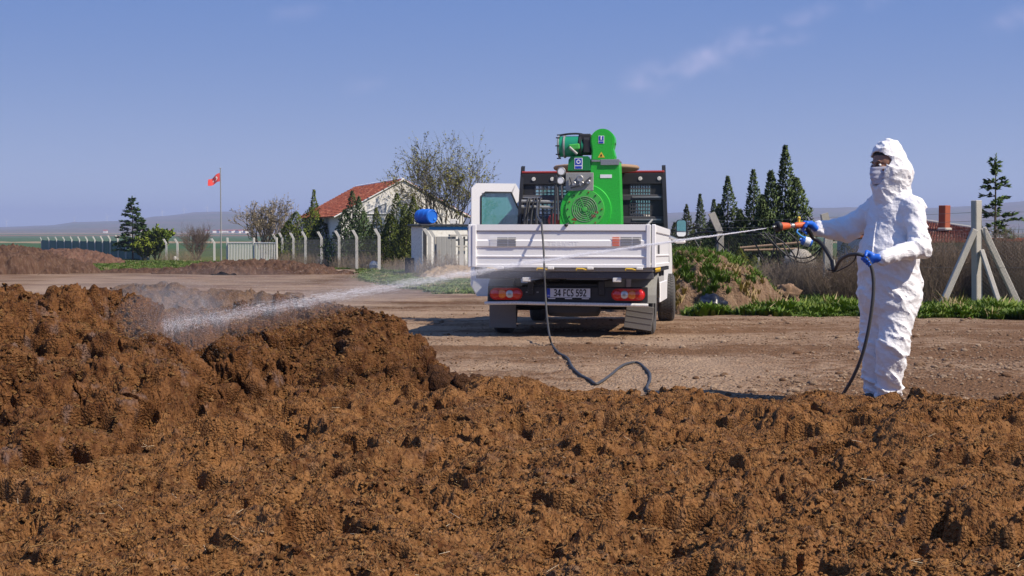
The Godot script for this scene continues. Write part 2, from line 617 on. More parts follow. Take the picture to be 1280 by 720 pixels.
	M.tan = worn(mat(0.36, 0.24, 0.15, 0.8), dust, 4.0)
	M.brick_red = worn(mat(0.34, 0.085, 0.04, 0.85), dust, 3.0)
	M.flag_red = mat(0.62, 0.035, 0.02, 0.7)
	M.flag_red.backlight_enabled = true; M.flag_red.backlight = Color(0.5, 0.5, 0.5)
	M.rock = worn(mat(0.30, 0.19, 0.12, 0.95), concrete, 2.0, soil_bump, 2.0)
	M.limestone = worn(mat(0.48, 0.44, 0.38, 0.95), concrete, 2.0, soil_bump, 2.0)
	M.bag = mat(0.010, 0.012, 0.022, 0.35)
	M.water = mat(0.88, 0.89, 0.95, 0.25)

# ---------------------------------------------------------------- land
var n_big := noise(FastNoiseLite.TYPE_SIMPLEX_SMOOTH, 0.09, 101, 3)
var n_mid := noise(FastNoiseLite.TYPE_SIMPLEX_SMOOTH, 0.55, 102, 4)
var n_fine := noise(FastNoiseLite.TYPE_SIMPLEX_SMOOTH, 4.5, 103, 3)
var n_ruts := noise(FastNoiseLite.TYPE_SIMPLEX_SMOOTH, 0.35, 104, 4)
var n_field := noise(FastNoiseLite.TYPE_CELLULAR, 0.0042, 105, 1)

# how grassy the land is at a place, 0 bare to 1 green
func green_share(x: float, d: float) -> float:
	var px := 640.0 + x / maxf(d, 1.0) * FOCAL
	var wob := n_mid.get_noise_2d(x, d) * 1.6
	var g := 0.0
	# strip in front of the fence on the right
	var near_edge := 23.2 - (px - 840.0) * 0.0050 + wob * 0.5
	if px > 842.0 and d > near_edge:
		g = maxf(g, smoothstep(near_edge, near_edge + 0.7, d) * smoothstep(835.0, 875.0, px) * (1.0 - smoothstep(40.0, 70.0, d) * 0.7))
	# patch behind the truck, left
	if px < 900.0 and d > 30.0:
		var lo := 35.0 + maxf(0.0, 560.0 - px) * 0.10 + wob * 3.0
		g = maxf(g, smoothstep(lo, lo + 4.0, d) * smoothstep(430.0, 475.0, px + wob * 12.0))
	# lawn before the fence on the left
	if px < 470.0:
		var lo := 63.0 + wob * 2.0 + maxf(0.0, px - 330.0) * 0.05
		g = maxf(g, smoothstep(lo, lo + 4.0, d))
	return clampf(g, 0.0, 1.0)

func land_color(x: float, d: float) -> Color:
	var a := n_mid.get_noise_2d(x * 0.75, d * 0.9)
	var b := n_ruts.get_noise_2d(x * 0.55 + 40.0, d * 0.9)
	var f := n_fine.get_noise_2d(x, d)
	var tan := Color(0.40, 0.285, 0.195)
	var brown := Color(0.20, 0.115, 0.066)
	var px := 640.0 + x / maxf(d, 1.0) * FOCAL
	var t := clampf(0.32 - b * 1.5 - a * 0.9 + f * 0.6, 0.0, 1.0)
	# trodden manure has been carried over the ground where the man stands
	var dirty := smoothstep(860.0, 1010.0, px) * (1.0 - smoothstep(19.0, 24.0, d)) * 0.62
	dirty = maxf(dirty, (1.0 - smoothstep(9.5, 13.5, d)) * 0.22)
	t = clampf(t + dirty * (0.75 + f * 0.9 + a * 0.8), 0.0, 1.0)
	var c := tan.lerp(brown, t)
	if d > 22.0 and d < 140.0:
		var blot := n_mid.get_noise_2d(x * 0.22 + 5.0, d * 0.16) + 0.6 * n_mid.get_noise_2d(x * 0.8, d * 0.35)
		var kk := 1.0 - clampf(blot, -0.5, 0.6) * 0.55 * smoothstep(22.0, 34.0, d)
		c = Color(c.r * kk, c.g * kk, c.b * kk)
	if d > 34.0 and d < 140.0:
		c = c.lerp(Color(0.24, 0.170, 0.130), 0.35)
	var g := green_share(x, d)
	if g > 0.0:
		var k := n_mid.get_noise_2d(x * 1.7 + 9.0, d * 0.8)
		c = c.lerp(Color(0.085, 0.135, 0.030).lerp(Color(0.17, 0.15, 0.055), clampf(0.3 + k * 1.2, 0.0, 1.0)), g * 0.9)
	if d > 110.0:
		# fields: long parcels of young wheat, fallow and stubble
		var wob := n_big.get_noise_2d(x * 0.03, d * 0.02) * 30.0 + x * 0.06
		var dd := d + wob
		var bands := [[165.0, Color(0.13, 0.15, 0.05)], [270.0, Color(0.10, 0.13, 0.055)], [440.0, Color(0.065, 0.125, 0.05)], [520.0, Color(0.40, 0.29, 0.19)], [800.0, Color(0.085, 0.14, 0.075)], [1050.0, Color(0.11, 0.15, 0.10)], [1250.0, Color(0.28, 0.16, 0.115)], [1550.0, Color(0.12, 0.16, 0.10)], [1900.0, Color(0.36, 0.24, 0.18)], [2300.0, Color(0.20, 0.16, 0.12)], [99999.0, Color(0.26, 0.20, 0.155)]]
		var fc: Color = bands[0][1]
		for q in bands:
			if dd < q[0]:
				fc = q[1]
				break
		if d > 320.0:
			var id := n_field.get_noise_2d(x * 0.35, d)
			fc = fc.lerp(Color(0.33, 0.23, 0.16) if id > 0.1 else Color(0.085, 0.15, 0.07), 0.35 * absf(id))
		c = c.lerp(fc, smoothstep(110.0, 135.0, d))
	return c

func land_height(x: float, d: float) -> float:
	var h := ground_line(d)
	var near := 1.0 - smoothstep(30.0, 60.0, d)
	h += n_big.get_noise_2d(x, d) * (0.05 + 0.25 * smoothstep(60.0, 200.0, d)) * smoothstep(5.0, 14.0, absf(x) + maxf(0.0, d - 24.0))
	if near > 0.0:
		h += (n_mid.get_noise_2d(x * 1.5, d * 1.5) * 0.022 + n_fine.get_noise_2d(x, d) * 0.010 + n_fine.get_noise_2d(x * 3.1, d * 3.1) * 0.007) * near
	return h

func build_ground() -> void:
	var rows := PackedFloat32Array()
	var d := -60.0
	while d < 6.0:
		rows.append(d); d += 2.0
	d = 6.0
	while d < 9000.0:
		rows.append(d)
		d *= 1.0042 if d < 26.0 else (1.009 if d < 110.0 else (1.02 if d < 2600.0 else 1.08))
	var cols := PackedFloat32Array()
	for k in 380:
		var q := (k / 379.0) * 2.0 - 1.0
		cols.append(q * 0.40 + pow(absf(q), 7.0) * signf(q) * 1.8)
	structure("ground", grid_mesh(rows, cols, func(x: float, dd: float): return land_height(x, dd), func(x: float, dd: float): return land_color(x, dd)), M.soil)

func grid_mesh(rows: PackedFloat32Array, cols: PackedFloat32Array, height: Callable, color: Callable) -> ArrayMesh:
	var nr := rows.size()
	var nc := cols.size()
	var v := PackedVector3Array(); v.resize(nr * nc)
	var n := PackedVector3Array(); n.resize(nr * nc)
	var c := PackedColorArray(); c.resize(nr * nc)
	for i in nr:
		var d := rows[i]
		var s := maxf(d, 12.0) if d > -10.0 else 60.0
		if d <= 12.0:
			s = 12.0 + maxf(0.0, 6.0 - d) * 0.8
		for j in nc:
			var x := cols[j] * s
			v[i * nc + j] = Vector3(x, height.call(x, d), -d)
			c[i * nc + j] = color.call(x, d)
	return finish_grid(v, n, c, nr, nc)

func finish_grid(v: PackedVector3Array, n: PackedVector3Array, c: PackedColorArray, nr: int, nc: int) -> ArrayMesh:
	for i in nr:
		var ia := mini(i + 1, nr - 1) * nc
		var ib := maxi(i - 1, 0) * nc
		for j in nc:
			var ja := mini(j + 1, nc - 1)
			var jb := maxi(j - 1, 0)
			var q := (v[i * nc + ja] - v[i * nc + jb]).cross(v[ia + j] - v[ib + j])
			n[i * nc + j] = q.normalized()
	var ix := PackedInt32Array()
	ix.resize((nr - 1) * (nc - 1) * 6)
	var k := 0
	for i in nr - 1:
		for j in nc - 1:
			var a := i * nc + j
			ix[k] = a; ix[k + 1] = a + nc; ix[k + 2] = a + 1
			ix[k + 3] = a + 1; ix[k + 4] = a + nc; ix[k + 5] = a + nc + 1
			k += 6
	# rows run away from the camera and columns to the right, so that this winding is clockwise from above
	var a := []
	a.resize(Mesh.ARRAY_MAX)
	a[Mesh.ARRAY_VERTEX] = v; a[Mesh.ARRAY_NORMAL] = n; a[Mesh.ARRAY_COLOR] = c; a[Mesh.ARRAY_INDEX] = ix
	var m := ArrayMesh.new()
	m.add_surface_from_arrays(Mesh.PRIMITIVE_TRIANGLES, a)
	return m

func build_hills() -> void:
	var ridge := [[-2600, 276], [-1200, 272], [-500, 280], [-200, 283], [0, 284.5], [50, 283], [100, 279], [150, 277.5], [200, 271], [250, 266.5], [290, 265.5], [350, 269], [450, 273], [600, 270], [800, 268], [870, 266], [960, 262], [1050, 261], [1150, 262], [1230, 258], [1280, 253], [1400, 249], [1700, 258], [2400, 268], [3800, 262]]
	var nr := 26
	var nc := 260
	var v := PackedVector3Array(); v.resize(nr * nc)
	var n := PackedVector3Array(); n.resize(nr * nc)
	var c := PackedColorArray(); c.resize(nr * nc)
	var rough := noise(FastNoiseLite.TYPE_SIMPLEX_SMOOTH, 0.0022, 61, 4)
	for i in nr:
		var t := float(i) / (nr - 1)
		var d := lerpf(2700.0, 7200.0, t)
		for j in nc:
			var px := lerpf(-2600.0, 3800.0, j / (nc - 1.0))
			var top := 280.0
			for k in ridge.size() - 1:
				if px >= ridge[k][0] and px <= ridge[k + 1][0]:
					var s: float = (px - ridge[k][0]) / (ridge[k + 1][0] - ridge[k][0])
					top = lerpf(ridge[k][1], ridge[k + 1][1], s * s * (3.0 - 2.0 * s))
			var x := (px - 640.0) / FOCAL * d
			var rise := sin(clampf(t / 0.72, 0.0, 1.0) * PI / 2.0) if t < 0.72 else 1.0 - (t - 0.72) * 1.2
			var crest := (286.0 - top) / FOCAL * 5900.0 + 5.8
			var h := -4.8 + crest * pow(rise, 1.3) * (1.0 + 0.0 * t) + rough.get_noise_2d(x, d) * 9.0 * sin(t * PI)
			v[i * nc + j] = Vector3(x, h, -d)
			var a := rough.get_noise_2d(x * 1.8 + 500.0, d * 2.4)
			var b := n_field.get_noise_2d(x * 0.25, d * 0.4)
			c[i * nc + j] = Color(0.20, 0.155, 0.115).lerp(Color(0.13, 0.14, 0.075), clampf(0.5 + a * 1.6, 0, 1)).lerp(Color(0.30, 0.20, 0.14), clampf(b * 0.6, 0, 0.5))
	structure("hills", finish_grid(v, n, c, nr, nc), M.hill)

# ---------------------------------------------------------------- manure
var clod_a := noise(FastNoiseLite.TYPE_CELLULAR, 4.6, 201, 1)
var clod_b := noise(FastNoiseLite.TYPE_CELLULAR, 11.5, 202, 1)
var clod_c := noise(FastNoiseLite.TYPE_CELLULAR, 22.0, 203, 1)
var rough_a := noise(FastNoiseLite.TYPE_SIMPLEX_SMOOTH, 1.3, 204, 3)
var rough_b := noise(FastNoiseLite.TYPE_SIMPLEX, 16.0, 205, 3)
var rough_c := noise(FastNoiseLite.TYPE_SIMPLEX, 34.0, 206, 2)
var pit := noise(FastNoiseLite.TYPE_SIMPLEX_SMOOTH, 3.4, 207, 2)

var pit_small := noise(FastNoiseLite.TYPE_SIMPLEX_SMOOTH, 11.0, 208, 2)

# lumps, crumbs and pits: how far the surface stands out at a point
func lumps(p: Vector3, much: float, pits := 1.0, fine := 1.0) -> float:
	var w := rough_a.get_noise_3dv(p * 2.6)
	var q := p + Vector3(w, rough_a.get_noise_3dv(p * 2.6 + Vector3(7, 3, 1)), w * 0.5) * 0.055
	var soft := clampf(0.58 + rough_a.get_noise_3dv(p * 1.1 + Vector3(11, 0, 5)) * 1.35, 0.18, 1.3) * much
	var h := -clod_a.get_noise_3dv(q) * 0.060 - clod_b.get_noise_3dv(q) * 0.040 - clod_c.get_noise_3dv(q) * 0.016
	h += rough_b.get_noise_3dv(q) * 0.024 * fine
	h *= soft
	h += rough_c.get_noise_3dv(p) * 0.009
	# ragged holes, wider than they are deep, where clods were torn apart
	var k := pit.get_noise_3dv(q * Vector3(0.85, 1.0, 1.35) + Vector3(0, 20, 0))
	h -= smoothstep(0.17, 0.34, k) * 0.135 * pits
	var torn := smoothstep(-0.05, 0.35, rough_a.get_noise_3dv(p * 1.5 + Vector3(40, 0, 3)))
	h -= smoothstep(0.12, 0.42, pit_small.get_noise_3dv(q * Vector3(0.75, 1.0, 1.25))) * (0.006 + 0.055 * torn) * pits
	return h

func dung_color_at(p: Vector3, tone: float, grey: float) -> Color:
	var a := rough_a.get_noise_3dv(p * 1.6 + Vector3(3, 9, 2))
	var b := rough_b.get_noise_3dv(p * 0.55)
	var e := rough_b.get_noise_3dv(p * 2.3 + Vector3(5, 0, 0))
	var c := Color(0.35, 0.178, 0.066).lerp(Color(0.13, 0.054, 0.020), clampf(0.35 + b * 0.9 + a * 0.6, 0.0, 1.0))  # darker brown is wet dung, lowered further so shadow sits in the colour
	c = c.lerp(Color(0.44, 0.25, 0.105), clampf(e * 1.1 + a * 0.5 - 0.05, 0.0, 0.6))
	# dry crusts, greyish, with torn outlines
	c = c.lerp(Color(0.36, 0.275, 0.225), clampf((rough_a.get_noise_3dv(p * 3.0 + Vector3(0, 31, 0)) + rough_b.get_noise_3dv(p) * 0.5 - 0.42) * 3.0, 0.0, 0.7) * grey)
	return Color(c.r * tone, c.g * tone, c.b * tone)

func rough_sheet(called: String, nr: int, nc: int, base: Callable, much: float, pits: float, fine: float, tone: Color, grey: float, parent: Node) -> MeshInstance3D:
	var v := PackedVector3Array(); v.resize(nr * nc)
	var n := PackedVector3Array(); n.resize(nr * nc)
	var c := PackedColorArray(); c.resize(nr * nc)
	for i in nr:
		for j in nc:
			v[i * nc + j] = base.call(i / (nr - 1.0), j / (nc - 1.0))
	var w := v.duplicate()
	for i in nr:
		var ia := mini(i + 1, nr - 1) * nc
		var ib := maxi(i - 1, 0) * nc
		for j in nc:
			var q := (v[i * nc + mini(j + 1, nc - 1)] - v[i * nc + maxi(j - 1, 0)]).cross(v[ia + j] - v[ib + j]).normalized()
			if q.y < 0.0:
				q = -q
			var p := v[i * nc + j]
			w[i * nc + j] = p + (q + Vector3(0, 0.35, 0)).normalized() * lumps(p, much, pits, fine)
			var k := dung_color_at(p, 1.0, grey)
			c[i * nc + j] = Color(k.r * tone.r, k.g * tone.g, k.b * tone.b)
	return put_mesh(called, finish_grid(w, n, c, nr, nc), M.dung, parent)

func bed_base(x: float, d: float) -> float:
	var edge := 8.42 - smoothstep(0.2, 3.2, x) * 0.42 + rough_a.get_noise_2d(x * 1.1, 4.0) * 0.22 + rough_a.get_noise_2d(x * 5.0, 14.0) * 0.07
	var h := 0.205 + smoothstep(0.8, 2.6, x) * 0.015 + rough_a.get_noise_2d(x * 0.7, d * 0.7) * 0.085 + smoothstep(1.0, -3.0, x) * 0.06
	return h * (1.0 - pow(smoothstep(edge - 0.10, edge + 0.42, d), 1.3) * 1.12)

func heap_shape(x: float, d: float, cx: float, cd: float, rx: float, rd: float, tall: float, steep: float, ragged: float) -> float:
	var dx := absf(x - cx) / rx * (1.0 + rough_a.get_noise_2d(x * 1.3 + cx, d * 1.3) * ragged)
	var dz := absf(d - cd) / rd * (1.0 + rough_a.get_noise_2d(x * 1.1, d * 1.1 + cx) * 0.2)
	var fx := pow(maxf(0.0, 1.0 - pow(dx, steep)), 0.8)
	var fz := pow(maxf(0.0, 1.0 - pow(dz, 1.7)), 0.85)
	return tall * fx * fz * (1.0 + rough_a.get_noise_2d(x * 1.5, d * 1.5 + 30.0) * 0.14) - 0.05 - maxf(0.0, maxf(dx, dz) - 1.0) * 0.3

func build_manure() -> void:
	var bed := thing("manure_layer", "thick rough layer of loose brown manure across the foreground", "manure")
	rough_sheet("surface", 640, 760, func(a: float, b: float):
		var d := 8.95 * exp(-(1.0 - a) * 1.42)
		var s := b * 2.0 - 1.0
		var x := (s * 0.44 + pow(absf(s), 9.0) * signf(s) * 0.22) * d + s * 0.2
		return Vector3(x, bed_base(x, d) - smoothstep(0.93, 1.0, absf(s)) * 0.36, -d), 0.95, 1.0, 1.0, Color(0.74, 0.70, 0.72), 0.22, bed)
	var h1 := thing("manure_heap", "tall near heap of red-brown manure with pale crusts, hit by the water jet", "manure heap", Vector3.ZERO, 0.0, "heaps of manure")
	rough_sheet("surface", 500, 520, func(a: float, b: float):
		var d := lerpf(5.1, 9.6, a)
		var x := lerpf(-5.4, -1.15, 1.0 - pow(1.0 - b, 1.5))
		return Vector3(x, heap_shape(x, d, -3.75, 7.5, 2.45, 2.25, 0.85, 6.0, 0.22), -d), 1.05, 0.55, 1.7, Color(0.53, 0.475, 0.50), 1.0, h1)
	var h2 := thing("manure_heap", "long dark heap of manure with a steep end, nearer the truck", "manure heap", Vector3.ZERO, 0.0, "heaps of manure")
	rough_sheet("surface", 360, 480, func(a: float, b: float):
		var d := lerpf(7.6, 11.0, a)
		var x := lerpf(-4.4, -0.28, 1.0 - pow(1.0 - b, 1.4))
		return Vector3(x, heap_shape(x, d, -2.3, 9.3, 1.88, 1.45, 0.71, 6.0, 0.10), -d), 0.95, 0.5, 1.7, Color(0.45, 0.40, 0.42), 0.4, h2)
	var h3 := thing("manure_heap", "low greyish heap of manure behind the water jet, farthest of the three", "manure heap", Vector3.ZERO, 0.0, "heaps of manure")
	rough_sheet("surface", 150, 240, func(a: float, b: float):
		var d := lerpf(10.0, 12.4, a)
		var x := lerpf(-4.2, -1.1, b)
		return Vector3(x, heap_shape(x, d, -2.75, 11.2, 1.35, 1.05, 0.76, 4.0, 0.2), -d), 0.95, 0.5, 1.4, Color(0.50, 0.53, 0.60), 1.6, h3)
	# crumbs: small torn lumps lying on it
	var crumbs := []
	for k in 4:
		crumbs.append(lump_mesh(300 + k, 1.0, 0.75, 7, 5))
	var spots := [[], [], [], []]
	var tints := [PackedColorArray(), PackedColorArray(), PackedColorArray(), PackedColorArray()]
	var straw_spots := []
	var straw_tints := PackedColorArray()
	for k in 46000:
		var d := 3.2 * exp(rng.randf() * 0.99)
		var x := (rng.randf() * 2.0 - 1.0) * 0.42 * d
		var p := Vector3(x, bed_base(x, d), -d)
		p.y += lumps(p, 0.95)
		add_crumb(p, rng.randf_range(0.002, 0.0065) if rng.randf() < 0.97 else rng.randf_range(0.007, 0.013), 0.62, spots, tints)
		if k % 11 == 0:
			var q := p + Vector3(rng.randf_range(-0.02, 0.02), 0.006, rng.randf_range(-0.02, 0.02))
			add_straw(q, straw_spots, straw_tints)
	for k in 34000:
		var second := k % 2 == 1
		var d := rng.randf_range(7.9, 10.0) if second else rng.randf_range(5.3, 8.6)
		var x := rng.randf_range(-3.4, -0.35) if second else rng.randf_range(-4.2, -1.3)
		var h := heap_shape(x, d, -2.3, 9.3, 1.88, 1.45, 0.71, 6.0, 0.10) if second else heap_shape(x, d, -3.75, 7.5, 2.45, 2.25, 0.85, 6.0, 0.22)
		if h < 0.0:
			continue
		var p := Vector3(x, h, -d)
		p.y += lumps(p, 1.0, 0.5, 1.7)
		add_crumb(p, rng.randf_range(0.003, 0.010), 0.48, spots, tints)
		if k % 14 == 0:
			add_straw(p + Vector3(0, 0.01, 0), straw_spots, straw_tints)
	for k in 4:
		scatter("crumb", crumbs[k], M.clod, spots[k], bed, tints[k])
	var blade := MB.new()
	blade.tube(PackedVector3Array([Vector3(-0.5, 0, 0), Vector3(0, 0.03, 0), Vector3(0.5, 0, 0.03)]), 0.5, 0.35, 4)
	for i in blade.v.size():
		blade.v[i] = Vector3(blade.v[i].x if absf(blade.v[i].x) < 0.6 else 0.5 * signf(blade.v[i].x), blade.v[i].y, blade.v[i].z)
	scatter("straw", blade.mesh(), M.straw, straw_spots, bed, straw_tints)
	# the bigger loose clods where the dark heap ends
	var places := [[493, 466, 9.0, 0.075], [543, 470, 8.95, 0.055], [553, 481, 8.75, 0.07], [578, 484, 8.7, 0.06], [597, 480, 8.75, 0.05], [617, 482, 8.7, 0.035], [566, 472, 9.0, 0.035]]
	var where := ["on the slope of the dark heap", "half way down the end of the dark heap", "at the foot of the dark heap, darkest one", "beside the foot of the dark heap", "standing alone at the edge of the layer", "smallest one farthest from the dark heap", "small one just behind the heap's foot"]
	for i in places.size():
		var q = places[i]
		var p := at(q[0], q[1], q[2])
		var o := put_mesh("manure_clod", lump_mesh(400 + i, q[3], 0.42, 16, 12, Color(0.085, 0.042, 0.022)), M.dung, self, Transform3D(Basis.from_euler(Vector3(i, i * 2.0, 0)), p))
		tag(o, "dark lump of manure " + where[i], "clod", "loose manure clods")

func add_crumb(p: Vector3, s: float, tone: float, spots: Array, tints: Array) -> void:
	var b := Basis.from_euler(Vector3(rng.randf() * TAU, rng.randf() * TAU, rng.randf() * TAU)).scaled(Vector3(s, s * rng.randf_range(0.6, 1.0), s * rng.randf_range(0.7, 1.3)))
	var i := rng.randi() % 4
	spots[i].append(Transform3D(b, p))
	var c := dung_color_at(p, tone * rng.randf_range(0.9, 1.6), 0.5)
	tints[i].append(c)

func add_straw(p: Vector3, spots: Array, tints: PackedColorArray) -> void:
	var l := rng.randf_range(0.015, 0.055)
	var b := Basis.from_euler(Vector3(rng.randf_range(-0.4, 0.4), rng.randf() * TAU, rng.randf_range(-0.6, 0.6)))
	spots.append(Transform3D(b * Basis.from_scale(Vector3(l, 0.0017, 0.0017)), p))
	var k := rng.randf()
	tints.append(Color(0.40, 0.25, 0.09).lerp(Color(0.25, 0.13, 0.045), k) if rng.randf() < 0.96 else Color(0.62, 0.52, 0.36))

func lump_mesh(sd: int, size: float, jag: float, seg := 10, rings := 7, tint := Color(1, 1, 1), flat := 1.0) -> ArrayMesh:
	var mb := MB.new()
	mb.col = tint
	mb.ball(Vector3.ZERO, Vector3.ONE, seg, rings)
	var f := noise(FastNoiseLite.TYPE_SIMPLEX_SMOOTH, 0.9, sd, 3)
	var f2 := noise(FastNoiseLite.TYPE_CELLULAR, 1.6, sd + 7, 1)
	for i in mb.v.size():
		var p := mb.v[i]
		var k := 1.0 + f.get_noise_3dv(p * 1.2) * jag * 1.6 - f2.get_noise_3dv(p) * jag * 0.7
		mb.v[i] = Vector3(p.x * k, p.y * k * flat, p.z * k) * size
	smooth_normals(mb)
	return mb.mesh()

func smooth_normals(mb: MB) -> void:
	var sum := {}
	for k in range(0, mb.ix.size(), 3):
		var a := mb.v[mb.ix[k]]
		var b := mb.v[mb.ix[k + 1]]
		var d := mb.v[mb.ix[k + 2]]
		var nn := (d - a).cross(b - a)
		for p in [a, b, d]:
			var key: Vector3 = p.snapped(Vector3.ONE * 1e-5)
			sum[key] = sum.get(key, Vector3.ZERO) + nn
	for i in mb.v.size():
		var q: Vector3 = sum.get(mb.v[i].snapped(Vector3.ONE * 1e-5), Vector3.UP)
		mb.n[i] = q.normalized()

# ---------------------------------------------------------------- mounds of soil and loose stones in the yard
func mound(called: String, label: String, centre: Vector3, rx: float, rz: float, tall: float, jag: float, colors: Array, nr: int, nc: int, power := 1.0, group := "") -> Node3D:
	var o := thing(called, label, "mound", centre, 0.0, group)
	var v := PackedVector3Array(); v.resize(nr * nc)
	var n := PackedVector3Array(); n.resize(nr * nc)
	var c := PackedColorArray(); c.resize(nr * nc)
	for i in nr:
		for j in nc:
			var a := 1.0 - 2.0 * i / (nr - 1.0)
			var b := 2.0 * j / (nc - 1.0) - 1.0
			var r := sqrt(a * a + b * b) * (1.0 + n_mid.get_noise_2d(b * rx + centre.x, a * rz * 1.3 + centre.z) * 0.35)
			var h := tall * pow(maxf(0.0, 1.0 - r * r), power)
			var p := Vector3(b * rx, 0, a * rz)
			var q := (p + centre) * (1.6 / jag) * 0.12
			var kk := smoothstep(1.05, 0.6, r)
			h += (rough_a.get_noise_3dv(q * 2.0) * 0.9 - clod_a.get_noise_3dv(q * 0.55) * 0.6 + rough_b.get_noise_3dv(q * 0.6) * 0.35) * jag * kk
			p.y = h - 0.10 - maxf(0.0, r - 1.0) * 0.8
			v[i * nc + j] = p
			var m := clampf(0.5 + rough_a.get_noise_3dv(q * 2.2 + Vector3(4, 4, 4)) * 0.9 + rough_b.get_noise_3dv(q * 0.7) * 0.7, 0.0, 1.0)
			c[i * nc + j] = colors[0].lerp(colors[1], m).lerp(colors[2], clampf(rough_b.get_noise_3dv(q * 1.1 + Vector3(9, 1, 2)) * 1.6 - 0.1, 0.0, 0.8))
	put_mesh("soil", finish_grid(v, n, c, nr, nc), M.soil, o)
	return o

func build_mounds() -> void:
	var dark := [Color(0.135, 0.080, 0.055), Color(0.085, 0.048, 0.034), Color(0.20, 0.135, 0.10)]
	mound("soil_berm", "long low berm of dark soil in front of the white gate", on_ground(318, 60.0), 4.2, 1.7, 0.62, 0.16, dark, 60, 150, 0.8, "berms of dark soil")
	mound("soil_berm", "short berm of dark soil joining the yard and the lawn edge", on_ground(195, 63.0), 3.6, 1.2, 0.22, 0.12, dark, 40, 110, 0.8, "berms of dark soil")
	mound("soil_heap", "dark soil heap at the picture's edge, left of the grass", on_ground(10, 60.0), 3.0, 2.6, 1.22, 0.20, dark, 80, 110, 0.9, "heaps of dark soil")
	mound("soil_heap", "small dark soil heap with a darker flank next to the lawn", on_ground(75, 61.0), 1.9, 1.5, 0.68, 0.16, dark, 50, 80, 0.9, "heaps of dark soil")
	var reddish := [Color(0.19, 0.105, 0.075), Color(0.13, 0.072, 0.052), Color(0.24, 0.16, 0.12)]
	mound("soil_bank", "long reddish soil bank below the green screened fence", on_ground(84, 92.0), 3.8, 2.5, 0.95, 0.18, reddish, 50, 130, 0.8)
	var straw := [Color(0.30, 0.235, 0.15), Color(0.20, 0.15, 0.085), Color(0.11, 0.15, 0.045)]
	mound("soil_heap", "small pale heap with green weeds before the white gate", on_ground(313, 72.0), 1.5, 0.9, 0.55, 0.1, straw, 40, 60, 1.0, "heaps of dark soil")
	mound("soil_heap", "small pale sandy heap by the tailgate's corner", on_ground(570, 52.0), 1.5, 1.1, 0.55, 0.1, [Color(0.42, 0.32, 0.22), Color(0.32, 0.24, 0.16), Color(0.5, 0.40, 0.28)], 40, 60, 0.9, "heaps of dark soil")
	var rubble := [Color(0.25, 0.165, 0.11), Color(0.15, 0.095, 0.062), Color(0.33, 0.24, 0.165)]
	var b := mound("rubble_bank", "grassy bank of earth and rubble beside the truck's front wheel", on_ground(862, 26.2), 1.75, 2.1, 1.12, 0.17, rubble, 130, 150, 0.75)
	# weeds growing on its upper part, dry stalks lower down
	var tuft := tuft_mesh(11, 12, 0.16, Color(0.08, 0.155, 0.022), Color(0.16, 0.22, 0.045))
	var dry := tuft_mesh(12, 12, 0.14, Color(0.33, 0.24, 0.12), Color(0.42, 0.32, 0.18))
	var green_at := []
	var dry_at := []
	for k in 5200:
		var a := rng.randf_range(-0.95, 0.95)
		var c := rng.randf_range(-0.95, 0.95)
		if a * a + c * c > 0.95:
			continue
		var p := Vector3(c * 1.75, 0, a * 2.1)
		var r := sqrt(a * a + c * c) * (1.0 + n_mid.get_noise_2d(p.x + b.position.x, p.z * 1.3 + b.position.z) * 0.35)
		p.y = 1.12 * pow(maxf(0.0, 1.0 - r * r), 0.75) - 0.08
		var t := Transform3D(Basis(Vector3.UP, rng.randf() * TAU).scaled(Vector3.ONE * rng.randf_range(0.5, 1.15)), p)
		var patch := n_mid.get_noise_3dv((p + b.position) * 1.6)
		if patch > -0.10 + 0.30 * smoothstep(0.65, 0.25, p.y):
			green_at.append(t)
		elif patch < -0.16 and rng.randf() < 0.5:
			dry_at.append(t)
	scatter("weeds", tuft, M.grass, green_at, b)
	scatter("dry_stalks", dry, M.grass, dry_at, b)
	# stones in it, one by one
	var stones := [[868, 372, 24.9, 0.16, 0], [876, 352, 25.2, 0.12, 0], [893, 345, 25.3, 0.15, 1], [909, 347, 25.4, 0.17, 1], [857, 360, 24.9, 0.14, 0], [852, 375, 24.6, 0.16, 0], [899, 366, 25.0, 0.12, 0], [921, 352, 25.6, 0.11, 1], [889, 383, 24.2, 0.10, 0], [926, 378, 24.6, 0.09, 1]]
	var told := ["brown stone low in the rubble bank, near the black bag", "brown stone half way up the rubble bank", "pale stone on the rubble bank's shoulder", "large pale stone on the rubble bank's far shoulder", "brown stone near the front wheel, upper one", "brown stone near the front wheel, lower one", "brown stone above the black bag", "small pale stone high on the rubble bank's end", "small brown stone at the bank's foot", "small pale stone at the far foot of the bank"]
	for i in stones.size():
		var s = stones[i]
		var o := put_mesh("stone", lump_mesh(600 + i, s[3], 0.5, 14, 10, Color(1, 1, 1), 0.8), [M.rock, M.limestone][s[4]], self, Transform3D(Basis(Vector3.UP, i * 1.3), at(s[0], s[1], s[2])))
		tag(o, told[i], "stone", "stones of the rubble bank")
	var bag := put_mesh("rubbish_bag", lump_mesh(641, 0.22, 0.45, 22, 16, Color(1, 1, 1), 0.62), M.bag, self, Transform3D(Basis(), at(889, 380, 24.1)))
	tag(bag, "crumpled black plastic bag at the foot of the rubble bank", "bag")
	var boulder := put_mesh("boulder", lump_mesh(655, 0.19, 0.6, 26, 18, Color(1, 1, 1), 0.85), M.rock, self, Transform3D(Basis(Vector3.UP, 0.7), at(983, 369, 27.2)))
	tag(boulder, "single brown boulder lying in the grass before the dry hedge", "boulder")
	var beam := MB.new()
	beam.box(Vector3.ZERO, Vector3(1.1, 0.12, 0.2), 0.015, Basis(Vector3.UP, 0.1))
	tag(part("concrete_beam", beam, M.black, self, Transform3D(Basis(), at(1275, 408, 22.6))), "dark broken beam lying in the grass near the braced post", "beam")
